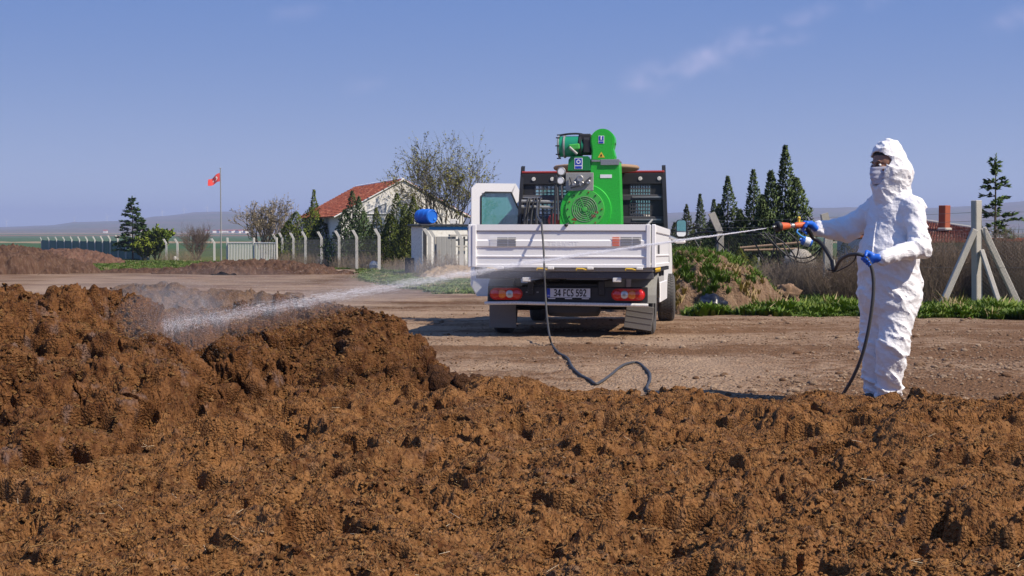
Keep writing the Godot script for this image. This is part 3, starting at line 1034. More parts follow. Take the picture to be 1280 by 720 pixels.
	# loose crumbs of soil on the bare yard
	var crumb := lump_mesh(701, 1.0, 0.4, 7, 5)
	var spots := []
	var tints := PackedColorArray()
	for k in 12000:
		var d := 8.9 * exp(rng.randf() * 1.15)
		var px := rng.randf_range(380.0, 1300.0)
		var x := across(px, d)
		if green_share(x, d) > 0.3:
			continue
		var thick := n_ruts.get_noise_2d(x * 0.7 + 11.0, d * 1.6) + 0.35 * smoothstep(850.0, 1100.0, px)
		if thick < rng.randf_range(-0.15, 0.5):
			continue
		var s := rng.randf_range(0.004, 0.011) if rng.randf() < 0.96 else rng.randf_range(0.012, 0.03)
		var p := Vector3(x, land_height(x, d) + s * 0.3, -d)
		spots.append(Transform3D(Basis.from_euler(Vector3(rng.randf() * TAU, rng.randf() * TAU, 0)).scaled(Vector3(s * 1.3, s * 0.8, s)), p))
		tints.append(Color(0.17, 0.095, 0.055).lerp(Color(0.46, 0.35, 0.26), rng.randf()))
	var o := scatter("soil_crumbs", crumb, M.clod, spots, self, tints)
	tag(o, "loose brown crumbs scattered over the bare yard", "soil")

func tuft_mesh(sd: int, blades: int, tall: float, c0: Color, c1: Color, broad := 0.010) -> ArrayMesh:
	var r := RandomNumberGenerator.new()
	r.seed = sd
	var mb := MB.new()
	for k in blades:
		mb.col = c0.lerp(c1, r.randf())
		var a := r.randf() * TAU
		var out := Vector3(cos(a), 0, sin(a))
		var h := tall * r.randf_range(0.55, 1.15)
		var p := out * r.randf_range(0.0, 0.05)
		var side := out.rotated(Vector3.UP, PI / 2 + r.randf_range(-0.6, 0.6)) * broad
		var mid := p + Vector3.UP * h * 0.6 + out * h * r.randf_range(0.1, 0.3)
		var tip := p + Vector3.UP * h * r.randf_range(0.75, 1.0) + out * h * r.randf_range(0.35, 0.8)
		var nn := (out * 0.35 + Vector3.UP).normalized()
		var i := mb.v.size()
		for q in [p - side, p + side, mid + side * 0.9, mid - side * 0.9, tip]:
			mb.v.append(q); mb.n.append(nn); mb.c.append(mb.col); mb.u.append(Vector2.ZERO)
		for q in [0, 1, 2, 0, 2, 3, 3, 2, 4]:
			mb.ix.append(i + q)
	return mb.mesh()

func build_grass() -> void:
	var lush := tuft_mesh(21, 16, 0.15, Color(0.07, 0.135, 0.02), Color(0.17, 0.225, 0.045), 0.013)
	var weed := tuft_mesh(22, 14, 0.11, Color(0.085, 0.16, 0.022), Color(0.21, 0.27, 0.055), 0.022)
	var dry := tuft_mesh(23, 12, 0.20, Color(0.34, 0.25, 0.13), Color(0.46, 0.36, 0.20), 0.008)
	var a := []
	var b := []
	var c := []
	for k in 42000:
		var d := rng.randf_range(19.5, 33.0)
		var px := rng.randf_range(835.0, 1330.0)
		var x := across(px, d)
		if green_share(x, d) < rng.randf_range(0.25, 0.95):
			continue
		if n_mid.get_noise_2d(x * 2.2, d * 2.2) < rng.randf_range(-0.75, 0.05):
			continue
		var t := Transform3D(Basis(Vector3.UP, rng.randf() * TAU).scaled(Vector3.ONE * rng.randf_range(0.5, 1.3) * (1.0 + 1.5 * n_mid.get_noise_2d(x * 1.4 + 70.0, d * 1.4))), Vector3(x, land_height(x, d) - 0.01, -d))
		var q := rng.randf()
		if q < 0.5: a.append(t)
		elif q < 0.985: b.append(t)
		else: c.append(t)
	var o := thing("fence_side_grass", "bright green grass and weeds in front of the dry hedge", "grass")
	stuff(o)
	scatter("grass", lush, M.grass, a, o)
	scatter("weeds", weed, M.grass, b, o)
	scatter("dry_grass", dry, M.grass, c, o)
	a = []; c = []
	for k in 36000:
		var d := 34.0 * exp(rng.randf() * 1.15)
		var px := rng.randf_range(100.0, 640.0)
		var x := across(px, d)
		if green_share(x, d) < rng.randf_range(0.3, 0.95) or n_mid.get_noise_2d(x * 0.9, d * 0.9) < rng.randf_range(-0.8, 0.1):
			continue
		var t := Transform3D(Basis(Vector3.UP, rng.randf() * TAU).scaled(Vector3(1.4, 0.65, 1.4) * rng.randf_range(0.5, 1.2)), Vector3(x, land_height(x, d) - 0.01, -d))
		if rng.randf() < 0.95: a.append(t)
		else: c.append(t)
	o = thing("yard_grass", "grass growing behind the truck and before the concrete fence", "grass")
	stuff(o)
	scatter("grass", lush, M.grass, a, o)
	scatter("dry_grass", dry, M.grass, c, o)

# ---------------------------------------------------------------- plants
func leaf_normal(r: RandomNumberGenerator, out: Vector3) -> Vector3:
	return (out + Vector3(r.randf_range(-0.6, 0.6), r.randf_range(-0.2, 0.9), r.randf_range(-0.6, 0.6))).normalized()

func sprig(mb: MB, r: RandomNumberGenerator, p: Vector3, dir: Vector3, size: float, broad: float, out: Vector3) -> void:
	var side := dir.cross(Vector3(r.randf_range(-1, 1), r.randf_range(-1, 1), r.randf_range(-1, 1))).normalized()
	mb.leaf(p, dir * size, side * size * broad, leaf_normal(r, out))

# a dense upright evergreen: sprays of scale leaves all over a spire that may fork near the top
func thuja(called: String, label: String, foot: Vector3, tall: float, wide: float, sd: int, c0: Color, c1: Color, spires: Array, count: int, group: String) -> Node3D:
	var o := thing(called, label, "tree", foot, 0.0, group)
	var r := RandomNumberGenerator.new()
	r.seed = sd
	var mb := MB.new()
	var k := 0
	while k < count * 2.7:
		var s: Array = spires[r.randi() % spires.size()]      # x, z offset, height share, width share
		var t := pow(r.randf(), 1.25)
		var h: float = tall * s[2]
		var prof := pow(1.0 - t, 0.95) * (0.72 + 0.28 * smoothstep(0.0, 0.16, t)) + 0.02
		var a := r.randf() * TAU
		var lobe := 0.8 + 0.32 * sin(a * 3.0 + t * 14.0 + sd) * sin(t * 23.0 + a * 2.0 + sd)
		var rad: float = wide * s[3] * prof * lobe * 1.62 * sqrt(r.randf_range(0.3, 1.0))
		var out := Vector3(cos(a), 0, sin(a))
		var p := Vector3(s[0], 0.06 * tall + t * h * 0.94, s[1]) + out * rad
		mb.col = c0.lerp(c1, 0.15 + 0.85 * r.randf())
		var dir := (out * r.randf_range(0.25, 0.9) + Vector3.UP * r.randf_range(0.4, 1.1) + Vector3(r.randf_range(-0.3, 0.3), 0, r.randf_range(-0.3, 0.3))).normalized()
		var size := tall * r.randf_range(0.028, 0.056) * (0.55 + 0.45 * (1.0 - t))
		for q in 3:
			sprig(mb, r, p, (dir + Vector3(r.randf_range(-0.5, 0.5), r.randf_range(-0.3, 0.3), r.randf_range(-0.5, 0.5))).normalized(), size * r.randf_range(0.6, 1.0), 0.2, out)
		k += 1
	part("crown", mb, M.leaf, o)
	var tr := MB.new()
	tr.col = Color(0.10, 0.075, 0.055)
	for s in spires:
		tr.tube(PackedVector3Array([Vector3(s[0] * 0.4, -0.2, s[1] * 0.4), Vector3(s[0], tall * s[2] * 0.5, s[1]), Vector3(s[0], tall * s[2] * 0.9, s[1])]), wide * 0.06, 0.004, 6)
	part("trunk", tr, M.bark, o)
	return o

# a conifer with tiers of separate level branches and sky between them
func cedar(called: String, label: String, foot: Vector3, tall: float, wide: float, sd: int, tiers: int, per: int, c0: Color, c1: Color, dense: float, group := "") -> Node3D:
	var o := thing(called, label, "tree", foot, 0.0, group)
	var r := RandomNumberGenerator.new()
	r.seed = sd
	var mb := MB.new()
	var tr := MB.new()
	tr.col = Color(0.11, 0.085, 0.065)
	tr.tube(PackedVector3Array([Vector3(0, -0.2, 0), Vector3(0.01, tall * 0.5, 0), Vector3(0, tall, 0)]), tall * 0.016, 0.006, 7)
	for i in tiers:
		var t := (i + 0.5) / tiers
		for j in per:
			var a := r.randf() * TAU
			var y := tall * (0.10 + 0.87 * t) + r.randf_range(-0.04, 0.04) * tall / tiers * 8.0
			var reach := wide * pow(1.0 - t, 0.8) * r.randf_range(0.55, 1.1) + 0.04 * wide
			var out := Vector3(cos(a), 0, sin(a))
			var root := Vector3(0, y, 0)
			var rise := r.randf_range(0.05, 0.28)
			var mid := root + out * reach * 0.55 + Vector3.UP * reach * rise * 0.7
			var tip := root + out * reach + Vector3.UP * reach * (rise - 0.08)
			tr.tube(PackedVector3Array([root, mid, tip]), 0.010 * tall / 3.0, 0.003, 4, false)
			var steps := int(reach / wide * 26.0 * dense) + 3
			for q in steps:
				var u := r.randf_range(0.18, 1.0)
				var p := root.lerp(mid, u * 2.0) if u < 0.5 else mid.lerp(tip, u * 2.0 - 1.0)
				var sway := out.rotated(Vector3.UP, PI / 2) * r.randf_range(-0.22, 0.22) * reach * (1.15 - u)
				p += sway + Vector3.UP * r.randf_range(-0.02, 0.03) * wide
				mb.col = c0.lerp(c1, r.randf())
				for w in 3:
					sprig(mb, r, p, (out * 0.7 + sway.normalized() * r.randf_range(0.0, 0.9) + Vector3.UP * r.randf_range(-0.25, 0.55)).normalized(), wide * r.randf_range(0.09, 0.18), 0.16, Vector3.UP)
	for q in 60:
		var t := r.randf()
		mb.col = c0.lerp(c1, r.randf())
		var a := r.randf() * TAU
		sprig(mb, r, Vector3(0, tall * (0.86 + 0.15 * t), 0), Vector3(cos(a) * 0.7, 1.0, sin(a) * 0.7).normalized(), wide * (0.05 + 0.12 * (1.0 - t)), 0.16, Vector3.UP)
	part("crown", mb, M.leaf, o)
	part("trunk", tr, M.bark, o)
	return o

func grow(tr: MB, lf: MB, r: RandomNumberGenerator, p: Vector3, d: Vector3, len: float, rad: float, level: int, up: float, leafy: float, c0: Color, c1: Color, leaf_size: float) -> void:
	var mid := p + d * len * 0.5 + Vector3(r.randf_range(-1, 1), 0, r.randf_range(-1, 1)) * len * 0.06
	var e := p + (d + Vector3(r.randf_range(-0.15, 0.15), up * 0.3, r.randf_range(-0.15, 0.15))).normalized() * len
	tr.tube(PackedVector3Array([p, mid, e]), rad, rad * 0.62, 5 if level > 2 else 3, false)
	if level <= 2 and leafy > 0.0:
		var m := int(leafy * (3 - level) * 2.0 + r.randf())
		for k in m:
			lf.col = c0.lerp(c1, r.randf())
			var q := p.lerp(e, r.randf())
			sprig(lf, r, q, Vector3(r.randf_range(-1, 1), r.randf_range(-0.3, 1), r.randf_range(-1, 1)).normalized(), leaf_size * r.randf_range(0.6, 1.2), 0.35, Vector3.UP)
	if level == 0:
		return
	var kids := 3 if level > 1 else r.randi_range(2, 4)
	for k in kids:
		var a := r.randf() * TAU
		var side := d.cross(Vector3(cos(a), 0.3, sin(a))).normalized()
		var nd := (d * r.randf_range(0.7, 1.0) + side * r.randf_range(0.35, 0.85) + Vector3.UP * up).normalized()
		grow(tr, lf, r, p.lerp(e, r.randf_range(0.45, 1.0)), nd, len * r.randf_range(0.55, 0.85), rad * 0.58, level - 1, up, leafy, c0, c1, leaf_size)

# a leafing tree or shrub with open branches
func open_tree(called: String, label: String, category: String, foot: Vector3, tall: float, spread: float, sd: int, stems: int, levels: int, bark: Color, leafy: float, c0: Color, c1: Color, leaf_size: float, group := "", thin := 0.016) -> Node3D:
	var o := thing(called, label, category, foot, 0.0, group)
	var r := RandomNumberGenerator.new()
	r.seed = sd
	var tr := MB.new()
	tr.col = bark
	var lf := MB.new()
	for k in stems:
		var a := TAU * k / stems + r.randf_range(-0.5, 0.5)
		var lean := spread * r.randf_range(0.4, 1.1)
		var d := Vector3(cos(a) * lean, 1.0, sin(a) * lean).normalized()
		grow(tr, lf, r, Vector3(cos(a), -1.0, sin(a)) * 0.08 * minf(1.0, stems - 1.0), d, tall * 0.36 * r.randf_range(0.8, 1.1), tall * thin, levels, 0.28, leafy, c0, c1, leaf_size)
	part("branches", tr, M.bark, o)
	if lf.v.size():
		part("leaves", lf, M.leaf, o)
	return o

# a thicket of dry upright twigs
func dry_shrub(foot: Vector3, wide: float, tall: float, sd: int, twigs: int, c0: Color, c1: Color, label: String, group: String, thick := 0.0042) -> Node3D:
	var o := thing("dry_shrub", label, "shrub", foot, 0.0, group)
	var r := RandomNumberGenerator.new()
	r.seed = sd
	var mb := MB.new()
	for k in twigs:
		mb.col = c0.lerp(c1, r.randf())
		var a := r.randf() * TAU
		var q := sqrt(r.randf())
		var p := Vector3(cos(a) * wide * q, -0.05, sin(a) * wide * 0.6 * q)
		var h := tall * r.randf_range(0.45, 1.0) * (1.0 - 0.35 * q * q)
		var lean := Vector3(r.randf_range(-0.4, 0.4), 0, r.randf_range(-0.4, 0.4))
		var e := p + Vector3.UP * h + lean * h
		var m := p.lerp(e, 0.5) + Vector3(r.randf_range(-0.08, 0.08), 0, r.randf_range(-0.08, 0.08))
		mb.tube(PackedVector3Array([p, m, e]), thick, thick * 0.4, 3, false)
		for j in 4:
			var s := m.lerp(e, r.randf()) if r.randf() < 0.7 else p.lerp(m, r.randf())
			var d := Vector3(r.randf_range(-0.8, 0.8), r.randf_range(0.1, 0.8), r.randf_range(-0.8, 0.8)) * r.randf_range(0.12, 0.3) * tall * 0.7
			mb.tube(PackedVector3Array([s, s + d]), thick * 0.6, thick * 0.3, 3, false)
	part("twigs", mb, M.bark, o)
	return o

# ---------------------------------------------------------------- behind, on the left
# a concrete post whose top leans over, with a foot in the ground
func post_mesh(tall: float, lean: float, arm: float, w := 0.06) -> MB:
	var mb := MB.new()
	var poly := PackedVector2Array([Vector2(-w, -0.3), Vector2(w, -0.3), Vector2(w, tall), Vector2(w - lean, tall + arm), Vector2(-w * 0.9 - lean, tall + arm * 0.94), Vector2(-w, tall)])
	mb.prism(poly, -w * 0.9, w * 0.9)
	return mb

func wires(o: Node3D, pts: Array, heights: Array, r: float) -> void:
	for h in heights:
		var mb := MB.new()
		for i in pts.size() - 1:
			mb.tube(PackedVector3Array([pts[i] + Vector3.UP * h, (pts[i] + pts[i + 1]) / 2.0 + Vector3.UP * (h - 0.02), pts[i + 1] + Vector3.UP * h]), r, r, 3, false)
		part("wire", mb, M.wire, o)

# diamond mesh between two feet
func wire_mesh(o: Node3D, a: Vector3, b: Vector3, tall: float, cell: float, r: float) -> void:
	var mb := MB.new()
	var l := a.distance_to(b)
	var d := (b - a) / l
	var s := -tall
	while s < l:
		for dirn in [1.0, -1.0]:
			var s0 := s if dirn > 0.0 else s + tall
			var s1 := s + tall if dirn > 0.0 else s
			var y0 := 0.05
			var y1 := tall
			if dirn > 0.0:
				if s0 < 0.0: y0 += -s0; s0 = 0.0
				if s1 > l: y1 -= s1 - l; s1 = l
			else:
				if s0 > l: y0 += s0 - l; s0 = l
				if s1 < 0.0: y1 -= -s1; s1 = 0.0
			if y1 > y0 + 0.02:
				mb.tube(PackedVector3Array([a + d * s0 + Vector3.UP * y0, a + d * s1 + Vector3.UP * y1]), r, r, 3, false)
		s += cell
	stuff(part("wire_netting", mb, M.wire, o))

func tiled_slope(o: Node3D, called: String, p0: Vector3, p1: Vector3, q0: Vector3, q1: Vector3, courses: int, per: int, sd: int, cols: Array, thick: float) -> void:
	# p0-p1 eave, q0-q1 ridge; courses of curved tiles, each course lying over the one below
	var r := RandomNumberGenerator.new()
	r.seed = sd
	var nrm := (p1 - p0).cross(q0 - p0).normalized()
	if nrm.y < 0.0:
		nrm = -nrm
	var mb := MB.new()
	for i in courses:
		var t0 := float(i) / courses
		var t1 := minf(1.0, float(i + 1.25) / courses)
		for j in per:
			var s0 := (j + 0.03) / per
			var s1 := (j + 0.97) / per
			var a := p0.lerp(p1, s0).lerp(q0.lerp(q1, s0), t0)
			var b := p0.lerp(p1, s1).lerp(q0.lerp(q1, s1), t0)
			var e := p0.lerp(p1, s1).lerp(q0.lerp(q1, s1), t1)
			var f := p0.lerp(p1, s0).lerp(q0.lerp(q1, s0), t1)
			var k: float = r.randf()
			mb.col = cols[0].lerp(cols[1], k * k)
			if r.randf() < 0.12:
				mb.col = cols[2]
			var lift := nrm * thick * r.randf_range(0.9, 1.15)
			var m0 := (a + b) / 2.0 + lift * 2.0
			var m1 := (e + f) / 2.0 + lift
			mb.quad(a + lift, m0, m1, f + nrm * thick * 0.1, nrm)
			mb.quad(m0, b + lift, e + nrm * thick * 0.1, m1, nrm)
			mb.tri(a + lift, b + lift, m0, (p0 - q0))
			mb.quad(a, b, b + lift, a + lift, (p0 - q0))
	stuff(part(called, mb, M.tile, o))

func build_left_background() -> void:
	# green screened fence running away to the left
	var pts := []
	for k in 15:
		var t := k / 14.0
		var px := lerpf(52.0, 186.0, pow(t, 1.0))
		var d := 1.0 / lerpf(1.0 / 250.0, 1.0 / 118.0, pow(t, 0.85))
		pts.append(on_ground(px, d))
	var fence := thing("screened_fence", "long fence with leaning white posts and a dark green screen", "fence", pts[14])
	for k in 15:
		var m := post_mesh(1.85, 0.22, 0.42, 0.07)
		part("post", m, M.post_white, fence, Transform3D(Basis(Vector3.UP, 0.25), pts[k] - fence.position))
	for k in 14:
		var a: Vector3 = pts[k] - fence.position + Vector3(0.04, 0, -0.12)
		var b: Vector3 = pts[k + 1] - fence.position + Vector3(0.04, 0, -0.12)
		var mb := MB.new()
		for q in 6:
			var u0 := q / 6.0
			var u1 := (q + 1) / 6.0
			var w0 := Vector3(0, 0, sin(u0 * PI) * 0.10 + sin(u0 * 19.0 + k) * 0.03)
			var w1 := Vector3(0, 0, sin(u1 * PI) * 0.10 + sin(u1 * 19.0 + k) * 0.03)
			mb.quad(a.lerp(b, u0) + w0 + Vector3(0, -0.05, 0), a.lerp(b, u1) + w1 + Vector3(0, -0.05, 0), a.lerp(b, u1) + w1 + Vector3(0, 1.78 - 0.08 * sin(u1 * PI), 0), a.lerp(b, u0) + w0 + Vector3(0, 1.78 - 0.08 * sin(u0 * PI), 0))
		part("screen", mb, M.sheet_green, fence)
	# open wire fence on leaning concrete posts
	var feet := [[208, 324.5, 112, 297], [222, 324, 110, 297], [268, 325, 107, 298]]
	var run := []
	for f in feet:
		run.append(on_ground(f[0], f[2]))
	var wf := thing("wire_fence", "short wire fence on three leaning white posts by the flagpole", "fence", run[2], 0.0, "wire fences on concrete posts")
	for p in run:
		part("post", post_mesh(1.35, 0.22, 0.36, 0.07), M.post_white, wf, Transform3D(Basis(), p - wf.position))
	wires(wf, run.map(func(p): return p - wf.position), [0.3, 0.8, 1.3], 0.008)
	var list := [[345, 90, 1.55], [353, 88, 1.62], [367, 86, 1.6], [382, 82, 1.65], [402, 77, 1.6], [424, 73, 1.62], [446, 69, 1.62], [474, 66, 1.65]]
	run = list.map(func(f): return on_ground(f[0], f[1]))
	var cf := thing("wire_fence", "wire fence on many leaning white concrete posts before the conifers", "fence", run[4], 0.0, "wire fences on concrete posts")
	for i in list.size():
		part("post", post_mesh(list[i][2] * 0.98, 0.20, 0.36, 0.062), M.post_white, cf, Transform3D(Basis(), run[i] - cf.position))
	wires(cf, run.map(func(p): return p - cf.position), [0.25, 0.6, 0.95, 1.3, 1.6], 0.006)
	for i in run.size() - 1:
		wire_mesh(cf, run[i] - cf.position, run[i + 1] - cf.position, 1.5, 0.16, 0.004)
	var single := [[537, 56, 1.55, "leaning white concrete post before the white shed, nearer its dark corner"], [544, 58, 1.5, "second leaning white concrete post before the white shed"], [577, 52, 1.45, "leaning white concrete post in front of the grey box, next to the tailgate"]]
	for s in single:
		var o := part("concrete_post", post_mesh(s[2], 0.22, 0.34, 0.07), M.post_white, self, Transform3D(Basis(), on_ground(s[0], s[1])))
		tag(o, s[3], "post", "leaning posts by the shed")
	# white slatted gate
	var g0 := on_ground(284.5, 88.0)
	var g1 := on_ground(346.0, 84.0)
	var gate := thing("white_gate", "white gate of upright metal slats between two posts", "gate", g0)
	var d := g1 - g0
	for k in 31:
		var mb := MB.new()
		mb.box(Vector3(0, 0.72, 0), Vector3(0.052, 1.24, 0.03), 0.006)
		part("slat", mb, M.white_dull, gate, Transform3D(Basis(), d * (k + 0.5) / 31.0))
	for y in [0.16, 1.3]:
		var mb := MB.new()
		mb.bar(Vector3(0, y, 0.03), d + Vector3(0, y, 0.03), 0.035, 6)
		part("rail", mb, M.white_dull, gate)
	for t in [0.0, 0.55, 1.0]:
		var mb := MB.new()
		mb.box(Vector3(0, 0.75, 0.04), Vector3(0.13, 1.75, 0.13), 0.02)
		part("gate_post", mb, M.post_white, gate, Transform3D(Basis(), d * t))
	# flagpole
	var fp := on_ground(276.5, 104.0)
	var flag := thing("flagpole", "thin grey flagpole flying a red flag with white crescent and star", "flagpole", fp)
	var mb := MB.new()
	mb.tube(PackedVector3Array([Vector3(0, -0.3, 0), Vector3(0, 3.3, 0), Vector3(0.0, 6.75, 0)]), 0.06, 0.035, 8)
	mb.ball(Vector3(0, 6.78, 0), Vector3.ONE * 0.06, 8, 6)
	part("pole", mb, M.galv, flag)
	var cloth := MB.new()
	var nu := 16
	var nv := 10
	var put := func(u: float, v: float, lift: float) -> Vector3:
		# hangs from the pole and is blown to the left and towards the viewer, drooping
		var len := 1.25
		var q := Vector3(-u * len * 0.62, -u * len * 0.42 - v * 0.62 * (1.0 - 0.25 * u) + 0.05 * sin(u * 7.0), 0.22 * sin(u * 6.5 + v * 1.4) * u + u * 0.3)
		return Vector3(-0.05, 6.45, 0.0) + q + Vector3(0, 0, lift)
	for i in nu:
		for j in nv:
			cloth.quad(put.call(float(i) / nu, float(j) / nv, 0.0), put.call(float(i + 1) / nu, float(j) / nv, 0.0), put.call(float(i + 1) / nu, float(j + 1) / nv, 0.0), put.call(float(i) / nu, float(j + 1) / nv, 0.0), Vector3(0, 0, 1))
	var fl := part("flag", cloth, M.flag_red, flag)
	var moon := MB.new()
	for k in 20:
		var a0 := 0.7 + (TAU - 1.4) * k / 20.0
		var a1 := 0.7 + (TAU - 1.4) * (k + 1) / 20.0
		var ring := func(a: float, inner: bool) -> Vector3:
			var cu := 0.36 + (0.035 if inner else 0.0)
			var rr := 0.20 if inner else 0.255
			return put.call(cu + cos(a) * rr * 0.62, 0.5 + sin(a) * rr, 0.012)
		moon.quad(ring.call(a0, false), ring.call(a1, false), ring.call(a1, true), ring.call(a0, true), Vector3(0, 0, 1))
	for k in 5:
		var a := PI + TAU * k / 5.0
		var c0: Vector3 = put.call(0.60, 0.5, 0.014)
		moon.tri(c0, put.call(0.60 + cos(a - 0.63) * 0.035, 0.5 + sin(a - 0.63) * 0.055, 0.014), put.call(0.60 + cos(a) * 0.085, 0.5 + sin(a) * 0.135, 0.014), Vector3(0, 0, 1))
		moon.tri(c0, put.call(0.60 + cos(a + 0.63) * 0.035, 0.5 + sin(a + 0.63) * 0.055, 0.014), put.call(0.60 + cos(a) * 0.085, 0.5 + sin(a) * 0.135, 0.014), Vector3(0, 0, 1))
	part("crescent_and_star", moon, M.ink_white, fl)
	# trees and shrubs
	cedar("fir_tree", "dark layered fir behind the green screened fence", on_ground(166, 122), 5.4, 1.75, 31, 13, 9, Color(0.03, 0.065, 0.022), Color(0.10, 0.17, 0.045), 1.5)
	open_tree("leafing_shrub", "fresh yellow-green shrub to the right of the layered fir", "shrub", on_ground(196, 118), 3.3, 0.55, 32, 9, 3, Color(0.11, 0.10, 0.05), 7.0, Color(0.10, 0.17, 0.02), Color(0.24, 0.30, 0.04), 0.22)
	open_tree("leafing_shrub", "low yellow-green shrub just right of the dark fir's foot", "shrub", on_ground(181, 117), 2.3, 0.5, 33, 9, 3, Color(0.11, 0.10, 0.05), 8.0, Color(0.13, 0.19, 0.02), Color(0.30, 0.34, 0.05), 0.2)
	open_tree("bare_shrub", "rounded brown leafless shrub left of the flagpole", "shrub", on_ground(245, 111), 3.6, 0.6, 34, 22, 4, Color(0.15, 0.105, 0.075), 0.0, Color.WHITE, Color.WHITE, 0.1, "", 0.008)
	open_tree("budding_tree", "pale budding tree behind the white gate", "tree", on_ground(328, 96), 5.2, 0.45, 35, 9, 4, Color(0.21, 0.17, 0.13), 1.2, Color(0.30, 0.25, 0.14), Color(0.40, 0.33, 0.22), 0.09, "", 0.013)
	var ever := "evergreens before the house"
	thuja("evergreen", "broad yellow-green evergreen with a pale tip next to the white gate", on_ground(381, 89), 4.6, 2.1, 41, Color(0.05, 0.10, 0.016), Color(0.23, 0.27, 0.045), [[0.55, -0.3, 1.0, 0.28], [-0.5, 0.0, 0.68, 0.8], [0.4, 0.1, 0.74, 0.85], [1.0, 0.0, 0.58, 0.7], [-1.0, 0.1, 0.55, 0.6]], 3000, ever)
	thuja("evergreen", "tall blue-green evergreen in front of the tiled roof", on_ground(441, 75), 4.0, 1.35, 42, Color(0.035, 0.08, 0.036), Color(0.14, 0.20, 0.085), [[0.0, 0.0, 1.0, 0.7], [0.35, 0.1, 0.92, 0.6], [-0.4, 0.1, 0.74, 0.75], [0.6, 0.0, 0.7, 0.7]], 3000, ever)
	thuja("evergreen", "narrow yellow-green evergreen below the gable window", on_ground(478, 73), 3.1, 1.15, 43, Color(0.055, 0.09, 0.02), Color(0.23, 0.25, 0.06), [[-0.3, 0.0, 1.0, 0.6], [0.3, 0.0, 0.88, 0.7]], 1800, ever)
	thuja("evergreen", "yellow-green evergreen against the white gable", on_ground(500, 72), 3.8, 1.15, 44, Color(0.045, 0.08, 0.018), Color(0.21, 0.25, 0.055), [[-0.15, 0.0, 1.0, 0.75], [0.3, 0.1, 0.85, 0.75], [-0.4, 0.1, 0.7, 0.8]], 2400, ever)
	thuja("evergreen", "dark-footed evergreen next to the white shed", on_ground(517, 69), 3.5, 1.0, 45, Color(0.035, 0.06, 0.016), Color(0.19, 0.22, 0.05), [[0.0, 0.0, 1.0, 0.8], [-0.35, 0.1, 0.7, 0.9]], 2000, ever)
	open_tree("budding_tree", "tall open tree in first leaf behind the white shed", "tree", on_ground(560, 82), 8.3, 0.60, 46, 8, 5, Color(0.115, 0.095, 0.07), 0.55, Color(0.16, 0.17, 0.035), Color(0.30, 0.28, 0.08), 0.10, "", 0.008)
	var brush := "dry brush along the wire fence"
	for q in [[363, 84, 1.0], [395, 79, 0.9], [420, 76, 0.9], [436, 73, 0.9], [462, 71, 1.0], [505, 66, 0.8], [548, 53, 1.15], [560, 54, 0.9]]:
		dry_shrub(on_ground(q[0], q[1]), 1.0, q[2], int(q[0]), 230, Color(0.22, 0.16, 0.11), Color(0.38, 0.30, 0.21), "dry pale brush growing at the foot of the wire fence", brush, 0.008)
	dry_shrub(on_ground(226, 108), 1.6, 1.0, 226, 240, Color(0.24, 0.19, 0.12), Color(0.36, 0.29, 0.18), "dry brush between the leaning posts by the flagpole", brush, 0.01)
	# house with a tiled roof; its gable faces the camera and a little to the right
	var apex := at(504, 224.5, 85.0)
	var far := at(445, 234, 101.0)
	var along := Vector3(far.x - apex.x, 0, far.z - apex.z).normalized()
	var length := Vector2(far.x - apex.x, far.z - apex.z).length()
	var side := along.cross(Vector3.UP).normalized()
	if side.x > 0.0:
		side = -side
	var foot := Vector3(apex.x, ground_line(85.0), apex.z)
	var house := thing("white_house", "white house with a red tiled gable roof behind the evergreens", "house", foot)
	var top := apex.y - foot.y
	var half := 4.0
	var eave := top - 2.15
	var wall := MB.new()
	var hw := half - 0.25
	var ew := eave + 0.08
	var ends := [Vector3.ZERO, along * length]
	for e in 2:
		var c: Vector3 = ends[e] + along * (0.06 if e == 0 else -0.06)
		var o := -along if e == 0 else along
		wall.quad(c - side * hw + Vector3(0, -0.4, 0), c + side * hw + Vector3(0, -0.4, 0), c + side * hw + Vector3(0, ew, 0), c - side * hw + Vector3(0, ew, 0), o)
		wall.tri(c - side * hw + Vector3(0, ew, 0), c + side * hw + Vector3(0, ew, 0), c + Vector3(0, top - 0.06, 0), o)
	for s in [-1.0, 1.0]:
		var c: Vector3 = side * hw * s
		wall.quad(c + along * 0.25 + Vector3(0, -0.4, 0), c + along * (length - 0.25) + Vector3(0, -0.4, 0), c + along * (length - 0.25) + Vector3(0, ew, 0), c + along * 0.25 + Vector3(0, ew, 0), c)
	part("wall", wall, M.wall_white, house)
	var roof := Node3D.new()
	roof.name = "roof"
	house.add_child(roof)
	var cols := [Color(0.36, 0.095, 0.045), Color(0.22, 0.055, 0.03), Color(0.45, 0.16, 0.085)]
	for s in [-1.0, 1.0]:
		var p0: Vector3 = side * (half + 0.15) * s + Vector3(0, eave - 0.1, 0)
		tiled_slope(roof, "tiles", p0, p0 + along * length, Vector3(0, top, 0), Vector3(0, top, 0) + along * length, 20, 46, 7 + int(s), cols, 0.06)
		var vb := MB.new()
		vb.bar(p0 + Vector3(0, 0.0, 0), Vector3(0, top + 0.0, 0), 0.045, 6)
		part("verge", vb, M.white_dull, roof)
	var rb := MB.new()
	rb.bar(Vector3(0, top + 0.03, 0), along * length + Vector3(0, top + 0.03, 0), 0.10, 8)
	rb.col = Color(0.3, 0.09, 0.05)
	part("ridge", rb, M.tile, roof)
	# small three-cornered gable window
	var gx := at(468, 262.0, 84.9) - foot
	gx = gx - along * gx.dot(along) + along * 0.02
	var win := MB.new()
	var wv := [gx + side * 0.75 + Vector3(0, -0.25, 0), gx - side * 0.65 + Vector3(0, -0.25, 0), gx - side * 0.65 + Vector3(0, 0.42, 0)]
	win.tri(wv[0], wv[1], wv[2], -along)
	var wn := part("gable_window", win, M.wall_grey, house)
